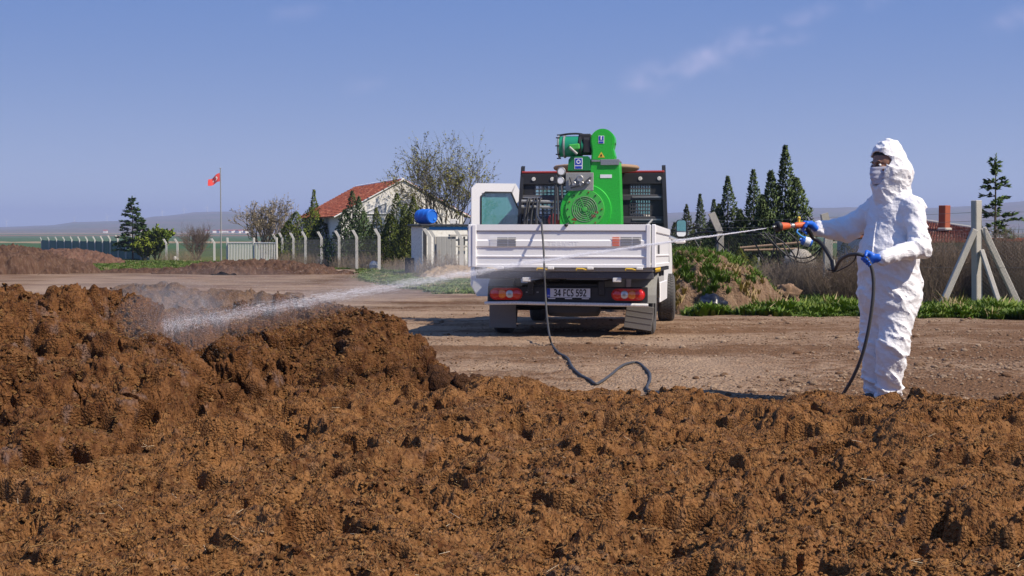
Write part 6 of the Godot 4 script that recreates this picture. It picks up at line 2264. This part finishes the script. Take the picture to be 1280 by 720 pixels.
	# hose rack on the left of the bed: posts, two bars, strands hung over
	var rk := thing("hose_rack", "dark metal rack with hoses hung over it beside the green sprayer", "rack")
	rk.transform = truck_place * Transform3D(Basis(), Vector3(0, 0, -1.55))
	for x in [-0.70, -0.36]:
		mb = MB.new()
		mb.bar(Vector3(x, 0.83, 0), Vector3(x + 0.02, 1.66, 0), 0.016, 8)
		part("upright", mb, M.board, rk)
	mb = MB.new()
	mb.bar(Vector3(-0.76, 0.83, -0.1), Vector3(-0.68, 1.66, 0.0), 0.012, 6)
	mb.bar(Vector3(-0.62, 0.83, 0.12), Vector3(-0.68, 1.60, 0.0), 0.012, 6)
	part("stay", mb, M.board, rk)
	for y in [1.585, 1.655]:
		mb = MB.new()
		mb.bar(Vector3(-0.73, y, 0.02), Vector3(-0.32, y - 0.01, 0.02), 0.018, 8)
		part("crossbar", mb, M.galv, rk)
	for q in [[-0.66, 0.95], [-0.63, 1.05], [-0.58, 0.90], [-0.50, 1.0]]:
		mb = MB.new()
		mb.tube(smooth_path([Vector3(q[0], 0.86, 0.05), Vector3(q[0] - 0.03, 1.25, 0.06), Vector3(q[0], 1.60, 0.045), Vector3(q[0] + 0.02, 1.68, 0.02), Vector3(q[0] + 0.03, 1.60, -0.03), Vector3(q[0] + 0.05, q[1], -0.06)], 5), 0.011, 0.011, 6)
		part("hose_strand", mb, M.hose, rk)
	mb = MB.new()
	mb.bar(Vector3(-0.31, 0.85, 0.05), Vector3(-0.29, 1.98, 0.05), 0.016, 8)
	mb.box(Vector3(-0.29, 1.92, 0.06), Vector3(0.05, 0.10, 0.04), 0.008)
	part("lance_holder", mb, M.board, rk)
	var knob := thing("hook_peg", "small black peg on the top edge of the tailgate", "peg")
	knob.transform = truck_place
	mb = MB.new()
	mb.ball(Vector3(0.035, 1.318, 0.034), Vector3(0.024, 0.02, 0.018), 10, 7)
	mb.bar(Vector3(0.035, 1.322, 0.02), Vector3(0.06, 1.345, -0.01), 0.006, 6)
	part("peg", mb, M.black, knob)
	var stick := thing("lance_stick", "thin grey stick leaning out of the bed behind the tailgate", "stick")
	stick.transform = truck_place
	mb = MB.new()
	mb.bar(Vector3(0.66, 1.0, -0.5), Vector3(0.98, 1.40, -0.75), 0.014, 8)
	part("rod", mb, M.galv, stick)

func notice(parent: Node, c: Vector3, size: Vector2, ink: Material, round_mark: bool) -> void:
	var o := Node3D.new()
	o.name = "notice"
	parent.add_child(o, true)
	o.position = c
	var mb := MB.new()
	mb.box(Vector3.ZERO, Vector3(size.x, size.y, 0.004))
	part("sheet", mb, M.ink_white, o)
	mb = MB.new()
	mb.box(Vector3(0, size.y * 0.16, 0.003), Vector3(size.x * 0.82, size.y * 0.58, 0.003))
	mb.box(Vector3(0, -size.y * 0.34, 0.003), Vector3(size.x * 0.82, size.y * 0.22, 0.003))
	part("print", mb, ink, o)
	mb = MB.new()
	if round_mark:
		mb.xf = Transform3D(Basis(Vector3.RIGHT, PI / 2), Vector3(0, size.y * 0.16, 0.0045))
		mb.lathe(PackedVector2Array([Vector2(size.x * 0.16, 0.0), Vector2(size.x * 0.16, 0.0015), Vector2(size.x * 0.27, 0.0015), Vector2(size.x * 0.27, 0.0)]), 16)
	else:
		mb.box(Vector3(0, size.y * 0.18, 0.0055), Vector3(size.x * 0.22, size.y * 0.42, 0.002))
		mb.ball(Vector3(0, size.y * 0.36, 0.005), Vector3(size.x * 0.13, size.x * 0.13, 0.003), 10, 6)
	part("symbol", mb, M.ink_white, o)

# ---------------------------------------------------------------- the man in the white coverall
var hand_left := at(1085, 325, 9.12)
var hand_right := at(1008, 286.5, 9.66)
var gun_dir := Vector3.ZERO

# a fist closed round a rod: the grip's middle, the rod's direction (towards the thumb), where the palm lies and where the wrist is
func grip_hand(mb: MB, c: Vector3, rod: Vector3, palm: Vector3, wrist: Vector3, r: float) -> void:
	var a := rod.normalized()
	var w := (palm - a * palm.dot(a)).normalized()
	var s := a.cross(w).normalized()
	var b := Blob.new(c.min(wrist) - Vector3.ONE * 0.085, c.max(wrist) + Vector3.ONE * 0.085, 0.0036)
	var round := func(ang: float, along: float, rad: float) -> Vector3:
		return c + (w * cos(ang) + s * sin(ang)) * rad + a * along
	var flat := w
	# palm: from the wrist to the row of knuckles
	var heel := c + w * (r + 0.020) + (wrist - c).normalized() * 0.025
	b.bone(wrist, heel, 0.029, 0.028, 0.02, flat, 0.85)
	var rows := [0.030, 0.010, -0.011, -0.031]
	var size := [0.0092, 0.0098, 0.0093, 0.0082]
	var reach := [0.96, 1.0, 0.97, 0.86]
	for i in 4:
		var k0: Vector3 = round.call(0.55, rows[i], r + 0.022)
		b.bone(heel + a * rows[i] * 0.6, k0, 0.017, 0.0125, 0.012)
		var k1: Vector3 = round.call(1.25 * reach[i], rows[i], r + 0.0135)
		var k2: Vector3 = round.call(2.35 * reach[i], rows[i] * 0.98, r + 0.0095)
		var k3: Vector3 = round.call(3.4 * reach[i], rows[i] * 0.95, r + 0.0085)
		b.bone(k0, k1, size[i] * 1.18, size[i] * 1.08, 0.004)
		b.bone(k1, k2, size[i] * 1.06, size[i], 0.003)
		b.bone(k2, k3, size[i], size[i] * 0.82, 0.003)
	# thumb leaves the side of the palm and closes over the rod
	var t0 := heel + a * 0.022 - s * 0.012
	var t1: Vector3 = round.call(-0.75, 0.040, r + 0.022)
	var t2: Vector3 = round.call(-1.55, 0.038, r + 0.012)
	var t3: Vector3 = round.call(-2.35, 0.032, r + 0.0105)
	b.bone(t0, t1, 0.0165, 0.013, 0.012)
	b.bone(t1, t2, 0.0125, 0.0112, 0.004)
	b.bone(t2, t3, 0.0110, 0.0090, 0.003)
	b.into(mb)

func build_person() -> void:
	var fwd := Vector3(-0.78, 0, 0.62)
	var right := Vector3(-0.62, 0, -0.78)
	var look := Vector3(-0.90, -0.06, 0.44).normalized()
	var feet := Vector3(at(1107, 500, 9.6).x, ground_line(9.6), -9.6)
	var who := thing("person", "person in a hooded white coverall, face mask and blue gloves, holding a spray gun", "person", feet)
	var back := Transform3D(Basis(), -feet)
	# ---- coverall, one continuous surface
	var lo := at(1000, 512, 9.6)
	var b := Blob.new(Vector3(1.95, -0.02, -10.12), Vector3(2.90, 1.52, -9.05), 0.0092)
	var chest := at(1117, 270, 9.60)
	var belly := at(1110, 322, 9.58)
	var hips := at(1111, 352, 9.60)
	b.bone(at(1115, 252, 9.61), chest, 0.105, 0.158, 0.06, fwd, 0.80)
	b.bone(chest, belly, 0.165, 0.192, 0.06, fwd, 0.88)
	b.bone(belly, hips, 0.198, 0.202, 0.05, fwd, 0.92)
	b.bone(hips, at(1110, 366, 9.60), 0.204, 0.210, 0.03, fwd, 0.92)
	# shoulders
	var sl := at(1142, 260, 9.45)
	var sr := at(1099, 259, 9.73)
	b.bone(at(1116, 246, 9.60), sl, 0.075, 0.072, 0.05)
	b.bone(at(1112, 246, 9.62), sr, 0.072, 0.070, 0.05)
	# near arm, bent
	var el := at(1150, 309, 9.33)
	var wl := at(1104, 322, 9.16)
	b.bone(sl, el, 0.074, 0.062, 0.02)
	b.bone(el, wl, 0.064, 0.047, 0.015)
	b.bone(el + Vector3(-0.02, 0.01, 0), el + Vector3(0.02, -0.01, -0.01), 0.064, 0.062, 0.02)
	# far arm, stretched towards the gun
	var er := at(1060, 286, 9.84)
	var wr := at(1025, 286.5, 9.73)
	b.bone(sr, er, 0.082, 0.082, 0.04)
	b.bone(er, wr, 0.080, 0.055, 0.03)
	# seat and legs
	b.bone(at(1128, 362, 9.60), at(1126, 380, 9.58), 0.125, 0.12, 0.06)
	var kl := at(1117, 432, 9.47)
	var al := at(1110, 494, 9.55)
	var kr := at(1092, 432, 9.66)
	var ar := at(1096, 495, 9.70)
	b.bone(at(1123, 372, 9.53), kl, 0.128, 0.095, 0.04)
	b.bone(kl, al, 0.097, 0.085, 0.035)
	b.bone(at(1097, 372, 9.67), kr, 0.118, 0.086, 0.03)
	b.bone(kr, ar, 0.087, 0.076, 0.025)
	var f1 := noise(FastNoiseLite.TYPE_SIMPLEX_SMOOTH, 1.0, 811, 2)
	var f2 := noise(FastNoiseLite.TYPE_SIMPLEX, 1.0, 812, 2)
	var turn := Basis(Vector3(0, 0, 1), 0.55)
	var turn2 := Basis(Vector3(0.2, 0, 1).normalized(), -0.7)
	# folds: sharp outward creases across the limbs, more at knees, ankles, elbows and waist
	b.bend(func(p: Vector3) -> float:
		var q := turn * p
		var q2 := turn2 * p
		var u := f1.get_noise_3d(q.x * 2.2, q.y * 7.0, q.z * 2.2)
		var w := f1.get_noise_3d(q2.x * 6.0 + 9.0, q2.y * 3.2, q2.z * 6.0)
		var s := f2.get_noise_3d(p.x * 20.0, p.y * 30.0, p.z * 20.0)
		var much := 0.42
		much += 0.75 * exp(-pow((p.y - 0.42) / 0.12, 2)) + 0.9 * exp(-pow((p.y - 0.14) / 0.12, 2)) + 0.5 * exp(-pow((p.y - 0.78) / 0.1, 2)) + 0.7 * exp(-pow((p - el).length() / 0.14, 2)) + 0.6 * exp(-pow((p - er).length() / 0.16, 2)) + 0.1 * exp(-pow((p - sl).length() / 0.15, 2))
		return -(pow(1.0 - minf(1.0, absf(u) * 2.4), 2.0) * 0.016 + pow(1.0 - minf(1.0, absf(w) * 2.6), 2.0) * 0.012 - 0.008) * much - pow(1.0 - minf(1.0, absf(f2.get_noise_3d(q2.x * 9.0, q.y * 13.0, q2.z * 9.0)) * 6.0), 2.0) * 0.005 - s * 0.0008, 0.045)
	var suit := MB.new()
	b.into(suit)
	# hood: its own finer grid, open towards the face
	var hc := at(1110, 206, 9.57)
	var hb := Blob.new(hc - Vector3(0.28, 0.44, 0.30), hc + Vector3(0.30, 0.25, 0.30), 0.0062)
	hb.bone(at(1112, 189, 9.575), at(1115, 214, 9.58), 0.082, 0.125, 0.05)
	hb.bone(at(1106, 196, 9.56), at(1108, 222, 9.57), 0.088, 0.096, 0.04)
	hb.bone(at(1116, 216, 9.585), at(1117, 240, 9.60), 0.122, 0.112, 0.05)
	hb.bone(at(1105, 232, 9.56), at(1112, 250, 9.58), 0.080, 0.105, 0.04)
	hb.bone(at(1111, 178.5, 9.575), at(1113, 186, 9.575), 0.012, 0.05, 0.04)
	hb.bend(func(p: Vector3) -> float:
		var q := turn * p
		var q2 := turn2 * p
		var u := f1.get_noise_3d(q.x * 5.0, q.y * 9.0 + 4.0, q.z * 5.0)
		var w := f1.get_noise_3d(q2.x * 8.0, q2.y * 5.0, q2.z * 8.0)
		return -(pow(1.0 - minf(1.0, absf(u) * 2.6), 2.0) * 0.008 + pow(1.0 - minf(1.0, absf(w) * 2.8), 2.0) * 0.007 - 0.004), 0.035)
	var fc := hc + look * 0.02
	hb.bone(fc + look * 0.125 + Vector3(0, 0.030, 0), fc + look * 0.115 + Vector3(0, -0.085, 0), 0.074, 0.058, 0.012, Vector3.ZERO, 1.0, true)
	hb.bone(fc + look * 0.03 + Vector3(0, 0.015, 0), fc + look * 0.03 + Vector3(0, -0.07, 0), 0.086, 0.075, 0.006, Vector3.ZERO, 1.0, true)
	hb.into(suit)
	var body := part("coverall", suit, M.suit, who, back)
	body.set_meta("label", "hooded white coverall full of creases")
	# zip flap down the chest
	var zip := MB.new()
	var line := PackedVector3Array()
	for k in 12:
		var t := k / 11.0
		var px := lerpf(1101.0, 1089.0, t) - 3.0 * sin(t * PI)
		line.append(b.hit(EYE, at(px, lerpf(252.0, 350.0, t), 9.6)))
	zip.tube(line, 0.0065, 0.0065, 6)
	part("zip_flap", zip, M.suit, who, back)
	# head with brow, nose, eyes
	var head := Node3D.new()
	head.name = "head"
	who.add_child(head)
	head.transform = back
	var up := Vector3.UP
	var side := look.cross(up).normalized()
	var hd := Blob.new(fc - Vector3.ONE * 0.15, fc + Vector3.ONE * 0.15, 0.0040)
	hd.bone(fc + up * 0.035, fc + up * 0.02 - look * 0.01, 0.080, 0.082, 0.02)
	hd.bone(fc + up * 0.0 + look * 0.015, fc - up * 0.075 + look * 0.035, 0.068, 0.042, 0.03)
	hd.bone(fc + up * 0.022 + look * 0.082 + side * 0.03, fc + up * 0.022 + look * 0.082 - side * 0.03, 0.010, 0.010, 0.012)
	hd.bone(fc + up * 0.012 + look * 0.090, fc - up * 0.022 + look * 0.104, 0.008, 0.013, 0.010)
	for s in [-1.0, 1.0]:
		hd.bone(fc + up * 0.0 + look * 0.086 + side * s * 0.031, fc + up * 0.0 + look * 0.088 + side * s * 0.031, 0.014, 0.014, 0.006, Vector3.ZERO, 1.0, true)
		hd.bone(fc - up * 0.03 + look * 0.06 + side * s * 0.045, fc - up * 0.02 + look * 0.065 + side * s * 0.04, 0.018, 0.016, 0.015)
	var sk := MB.new()
	hd.into(sk)
	part("face", sk, M.skin, head)
	for s in [-1.0, 1.0]:
		var e: Vector3 = fc + look * 0.0755 + side * s * 0.031
		var em := MB.new()
		em.ball(e, Vector3.ONE * 0.0118, 12, 8)
		part("eye", em, M.ink_white, head)
		em = MB.new()
		em.ball(e + look * 0.0085, Vector3.ONE * 0.0055, 10, 6)
		part("iris", em, M.dark, head)
		em = MB.new()
		em.tube(PackedVector3Array([e + up * 0.021 - side * 0.018 + look * 0.012, e + up * 0.026 + look * 0.017, e + up * 0.021 + side * 0.018 + look * 0.012]), 0.005, 0.003, 6)
		part("eyebrow", em, M.dark, head)
	var hair := MB.new()
	hair.ball(fc + up * 0.062 - look * 0.006, Vector3(0.083, 0.055, 0.083), 18, 10)
	part("hair", hair, M.dark, head)
	# pleated mask over nose and mouth
	var mk := MB.new()
	var n := 14
	var grid := []
	for i in n + 1:
		var row := []
		for j in n + 1:
			var a := (j / float(n) - 0.5) * 2.5
			var t := i / float(n)
			var rad := 0.092 + 0.026 * exp(-pow(a / 0.42, 2)) * sin((0.18 + t * 0.75) * PI) - 0.012 * t
			var y := -0.010 - t * 0.105
			row.append(fc + (look * cos(a) * (rad + 0.014) + side * sin(a) * (rad * 0.86)) + up * (y - 0.012 * cos(a) * t) + look * 0.003 * sin(t * 22.0))
		grid.append(row)
	for i in n:
		for j in n:
			mk.quad(grid[i][j], grid[i][j + 1], grid[i + 1][j + 1], grid[i + 1][j], grid[i][j] - fc)
	smooth_normals(mk)
	part("face_mask", mk, M.mask, head)
	for s in [0, n]:
		var st := MB.new()
		st.tube(PackedVector3Array([grid[2][s], grid[5][s] - look * 0.03, grid[n - 2][s]]), 0.002, 0.002, 4, false)
		part("ear_loop", st, M.mask, head)
	# gloves
	var hose_in := (at(1065, 317, 9.16) - at(1092, 338, 9.2)).normalized()
	var g := MB.new()
	grip_hand(g, hand_left, (at(1068, 318, 9.13) - at(1091, 340, 9.12)).normalized(), Vector3(0.55, 0.15, -0.8), wl.lerp(hand_left, 0.32), 0.012)
	part("glove", g, M.glove, who, back)
	g = MB.new()
	gun_dir = (at(962, 283, 9.52) - at(1004, 281, 9.66)).normalized()
	grip_hand(g, hand_right, (gun_dir + Vector3(0, 0.75, 0)).normalized(), Vector3(0.85, 0.25, -0.3), wr.lerp(hand_right, 0.30), 0.015)
	part("glove", g, M.glove, who, back)
	# boots, mostly hidden
	for s in [[al, 0.0], [ar, 0.35]]:
		var p: Vector3 = s[0]
		var bt := Blob.new(Vector3(p.x - 0.3, -0.02, p.z - 0.2), Vector3(p.x + 0.2, 0.16, p.z + 0.3), 0.008)
		bt.bone(Vector3(p.x, 0.07, p.z), Vector3(p.x, 0.045, p.z), 0.05, 0.05, 0.02)
		bt.bone(Vector3(p.x, 0.045, p.z), Vector3(p.x, 0.038, p.z) + fwd * 0.17, 0.046, 0.038, 0.02)
		var bm := MB.new()
		bt.into(bm)
		part("boot", bm, M.rubber, who, back)
	# ---- spray gun in the right hand
	var gun := thing("spray_gun", "orange spray gun with black grip in the person's outstretched hand", "spray gun", hand_right)
	var gb := Transform3D(Basis(), -hand_right)
	var axis := at(1003, 281.2, 9.655)
	var tip := at(958, 284.3, 9.51)
	var ad := (tip - axis).normalized()
	var len := axis.distance_to(tip)
	var turn_to := func(p: Vector3) -> Transform3D:
		var yy := ad
		var xx := yy.cross(Vector3.UP).normalized()
		return Transform3D(Basis(xx, yy, xx.cross(yy)), p - hand_right)
	var mb := MB.new()
	mb.xf = turn_to.call(axis)
	mb.lathe(PackedVector2Array([Vector2(0, -0.02), Vector2(0.017, -0.02), Vector2(0.021, 0.0), Vector2(0.021, 0.05), Vector2(0.015, 0.07), Vector2(0, 0.07)]), 18)
	part("valve_body", mb, M.orange, gun)
	mb = MB.new()
	mb.xf = turn_to.call(axis + ad * 0.065)
	mb.lathe(PackedVector2Array([Vector2(0.010, 0), Vector2(0.012, 0.01), Vector2(0.016, 0.012), Vector2(0.016, 0.035), Vector2(0.011, 0.037), Vector2(0.011, 0.06)]), 16)
	part("coupling", mb, M.steel, gun)
	mb = MB.new()
	mb.xf = turn_to.call(axis + ad * 0.115)
	mb.lathe(PackedVector2Array([Vector2(0, 0), Vector2(0.019, 0), Vector2(0.023, 0.02), Vector2(0.026, 0.05), Vector2(0.029, 0.078), Vector2(0.020, 0.08), Vector2(0, 0.08)]), 20)
	part("nozzle_sleeve", mb, M.orange, gun)
	mb = MB.new()
	mb.xf = turn_to.call(axis + ad * 0.190)
	mb.lathe(PackedVector2Array([Vector2(0.030, 0), Vector2(0.036, 0.008), Vector2(0.036, 0.028), Vector2(0.028, 0.034), Vector2(0.012, 0.034), Vector2(0.012, 0.046), Vector2(0.006, 0.056), Vector2(0, 0.056)]), 20)
	part("nozzle", mb, M.black, gun)
	mb = MB.new()
	mb.xf = turn_to.call(axis + ad * 0.226)
	mb.lathe(PackedVector2Array([Vector2(0.009, 0), Vector2(0.009, 0.022), Vector2(0.004, 0.03), Vector2(0, 0.03)]), 12)
	part("nozzle_tip", mb, M.steel, gun)
	mb = MB.new()
	mb.bar(axis + ad * 0.03 + Vector3(0, 0.015, 0), axis + ad * 0.03 + Vector3(0, 0.045, 0), 0.009, 10)
	mb.ball(axis + ad * 0.03 + Vector3(0, 0.048, 0), Vector3.ONE * 0.012, 10, 8)
	part("adjusting_knob", mb, M.yellow, gun, gb)
	mb = MB.new()
	mb.tube(PackedVector3Array([axis + ad * 0.04 + Vector3(0, -0.025, 0), axis + ad * 0.05 + Vector3(0, -0.045, 0.005), axis + ad * 0.02 + Vector3(0, -0.07, 0.01), axis - ad * 0.02 + Vector3(0, -0.09, 0.01)]), 0.007, 0.006, 8)
	part("trigger", mb, M.blue_light, gun, gb)
	mb = MB.new()
	mb.box(axis + ad * 0.012 + Vector3(0, -0.03, 0.012), Vector3(0.06, 0.014, 0.012), 0.003)
	part("trigger_guard", mb, M.steel, gun, gb)
	mb = MB.new()
	mb.tube(smooth_path([axis - ad * 0.0 , hand_right + Vector3(0.012, 0.0, 0), at(1016, 297, 9.68), at(1025, 303, 9.66), at(1034, 315, 9.60), at(1041, 328, 9.55), at(1043, 337, 9.52)], 6), 0.015, 0.014, 12)
	part("grip_pipe", mb, M.hose_black, gun, gb)
	mb = MB.new()
	mb.tube(PackedVector3Array([at(1041, 326, 9.55), at(1043, 338, 9.52), at(1043.5, 340, 9.52)]), 0.021, 0.019, 12)
	part("coupling_sleeve", mb, M.hose_black, gun, gb)
	mb = MB.new()
	mb.bar(at(1042, 338, 9.5), at(1037.5, 337, 9.49), 0.006, 8)
	mb.ball(at(1037, 337, 9.49), Vector3.ONE * 0.009, 8, 6)
	part("lock_lever", mb, M.black, gun, gb)

func build_hose() -> void:
	var hose := thing("hose", "long dark hose hanging over the tailgate, looping on the ground, up to the gun", "hose", Vector3.ZERO)
	var tp := truck_place
	var pts := [tp * Vector3(-0.56, 1.0, -1.60), tp * Vector3(-0.55, 1.45, -1.56), tp * Vector3(-0.54, 1.685, -1.53), tp * Vector3(-0.51, 1.62, -1.42), tp * Vector3(-0.44, 1.47, -0.90), tp * Vector3(-0.30, 1.375, -0.20), tp * Vector3(-0.255, 1.347, 0.01), tp * Vector3(-0.245, 1.30, 0.065), at(679.5, 312, 16.30), at(680.5, 340, 16.25), at(682, 372, 16.2), at(684, 398, 15.9), at(687, 420, 15.3)]
	var flat := [[690, 430], [698, 440], [709, 448], [713, 456], [717, 463], [727, 470], [738, 475], [745, 478.5], [753, 476], [765, 468], [777, 459], [789, 454.8], [799, 455], [807, 460], [812.5, 468], [813, 476], [809.5, 485]]
	for q in flat:
		var d: float = 1.19 * FOCAL / (q[1] - 286.0)
		for k in 3:
			d = (EYE.y - ground_line(d) - 0.012) * FOCAL / (q[1] - 286.0)
		pts.append(Vector3(across(q[0], d), land_height(across(q[0], d), d) + 0.014, -d))
	for q in [[820, 10.2], [860, 9.85], [920, 9.7], [980, 9.55], [1025, 9.42]]:
		pts.append(Vector3(across(q[0], q[1]), land_height(across(q[0], q[1]), q[1]) + 0.014, -q[1]))
	pts += [at(1046, 505, 9.36), at(1053, 494, 9.33), at(1066, 472, 9.25), at(1077, 446, 9.18), at(1085, 415, 9.14), at(1090.5, 380, 9.12), at(1092, 355, 9.12), at(1090, 337, 9.12), hand_left, at(1079, 319.5, 9.12), at(1070, 317.5, 9.15), at(1058, 320, 9.26), at(1049, 327, 9.40), at(1044, 337, 9.51)]
	var mb := MB.new()
	mb.tube(smooth_path(pts, 7), 0.0115, 0.0115, 10)
	part("tube", mb, M.hose, hose)
	mb = MB.new()
	mb.tube(smooth_path([at(1070, 320, 9.15), at(1068, 325, 9.19), at(1062, 331, 9.3), at(1053, 336, 9.42), at(1047, 339, 9.5)], 6), 0.0055, 0.0055, 7)
	part("cord", mb, M.hose_black, hose)

func build_spray() -> void:
	var start := at(957, 285.6, 9.50)
	var hit := at(203, 410, 7.15)
	var spray := thing("water_spray", "fine white jet of water from the gun to the manure heap", "water")
	var dir := hit - start
	var length := dir.length()
	var d := dir / length
	var s := d.cross(Vector3.UP).normalized()
	var u := s.cross(d)
	var drop := MB.new()
	drop.tube(PackedVector3Array([Vector3(0, -1, 0), Vector3(0, -0.3, 0), Vector3(0, 1, 0)]), 0.5, 0.3, 5)
	var ball := MB.new()
	ball.ball(Vector3.ZERO, Vector3.ONE, 6, 4)
	var streaks := []
	var drops := []
	var turn := Basis(s, d, s.cross(d))
	var gust := noise(FastNoiseLite.TYPE_SIMPLEX_SMOOTH, 2.2, 905, 3)
	for k in 62000:
		var t := pow(rng.randf(), 0.85)
		var along := t * length
		var wide := 0.0018 + 0.0080 * along * (0.6 + 0.4 * t)
		var r := sqrt(-2.0 * log(maxf(rng.randf(), 1e-4))) * wide * 0.62
		var a := rng.randf() * TAU
		var arc := 0.10 * sin(t * PI) * 0.25 - 0.0
		var g := gust.get_noise_1d(along * 1.6) * 0.5 * wide
		var p := start + d * along + s * (cos(a) * r) + u * (sin(a) * r + arc + g)
		if rng.randf() < 0.04 * (1.0 - t):
			var l := rng.randf_range(0.012, 0.035)
			var th := rng.randf_range(0.0005, 0.0010)
			streaks.append(Transform3D(turn * Basis.from_euler(Vector3(rng.randf_range(-0.08, 0.08), 0, rng.randf_range(-0.08, 0.08))) * Basis.from_scale(Vector3(th, l, th)), p))
		else:
			var q := rng.randf_range(0.0003, 0.00085)
			drops.append(Transform3D(Basis.from_scale(Vector3.ONE * q), p))
	# spray drifting off the jet and bouncing from the heap
	for k in 22000:
		var t := rng.randf()
		var along := length * (1.0 - 0.75 * t * t)
		var p := start + d * along + Vector3(rng.randfn(0, 0.05), rng.randfn(0.02, 0.05), rng.randfn(0, 0.10)) * (1.0 + 1.2 * (1.0 - t))
		drops.append(Transform3D(Basis.from_scale(Vector3.ONE * rng.randf_range(0.0003, 0.0006)), p))
	scatter("jet_streaks", drop.mesh(), M.water, streaks, spray)
	scatter("droplets", ball.mesh(), M.water, drops, spray)
	# veils of mist, thin air full of droplets
	var veils := [[at(420, 375, 8.2), Vector3(2.4, 0.16, 0.5), 0.07, 0.172], [at(300, 395, 7.8), Vector3(1.5, 0.22, 0.7), 0.09, 0.172], [at(215, 400, 7.5), Vector3(0.6, 0.36, 0.7), 0.25, 0.0], [at(520, 350, 8.6), Vector3(1.7, 0.22, 0.8), 0.10, 0.172], [at(150, 372, 9.6), Vector3(1.5, 0.32, 0.9), 0.13, 0.0], [at(260, 372, 10.0), Vector3(1.6, 0.45, 1.2), 0.07, 0.05], [at(560, 345, 12.0), Vector3(1.8, 0.4, 1.5), 0.09, 0.1]]
	for v in veils:
		var fog := FogVolume.new()
		fog.name = "mist"
		fog.shape = RenderingServer.FOG_VOLUME_SHAPE_ELLIPSOID
		fog.size = v[1]
		fog.position = v[0]
		fog.rotation.z = v[3]
		var fm := FogMaterial.new()
		fm.density = v[2]
		fm.albedo = Color(0.97, 0.97, 1.0)
		fog.material = fm
		spray.add_child(fog, true)
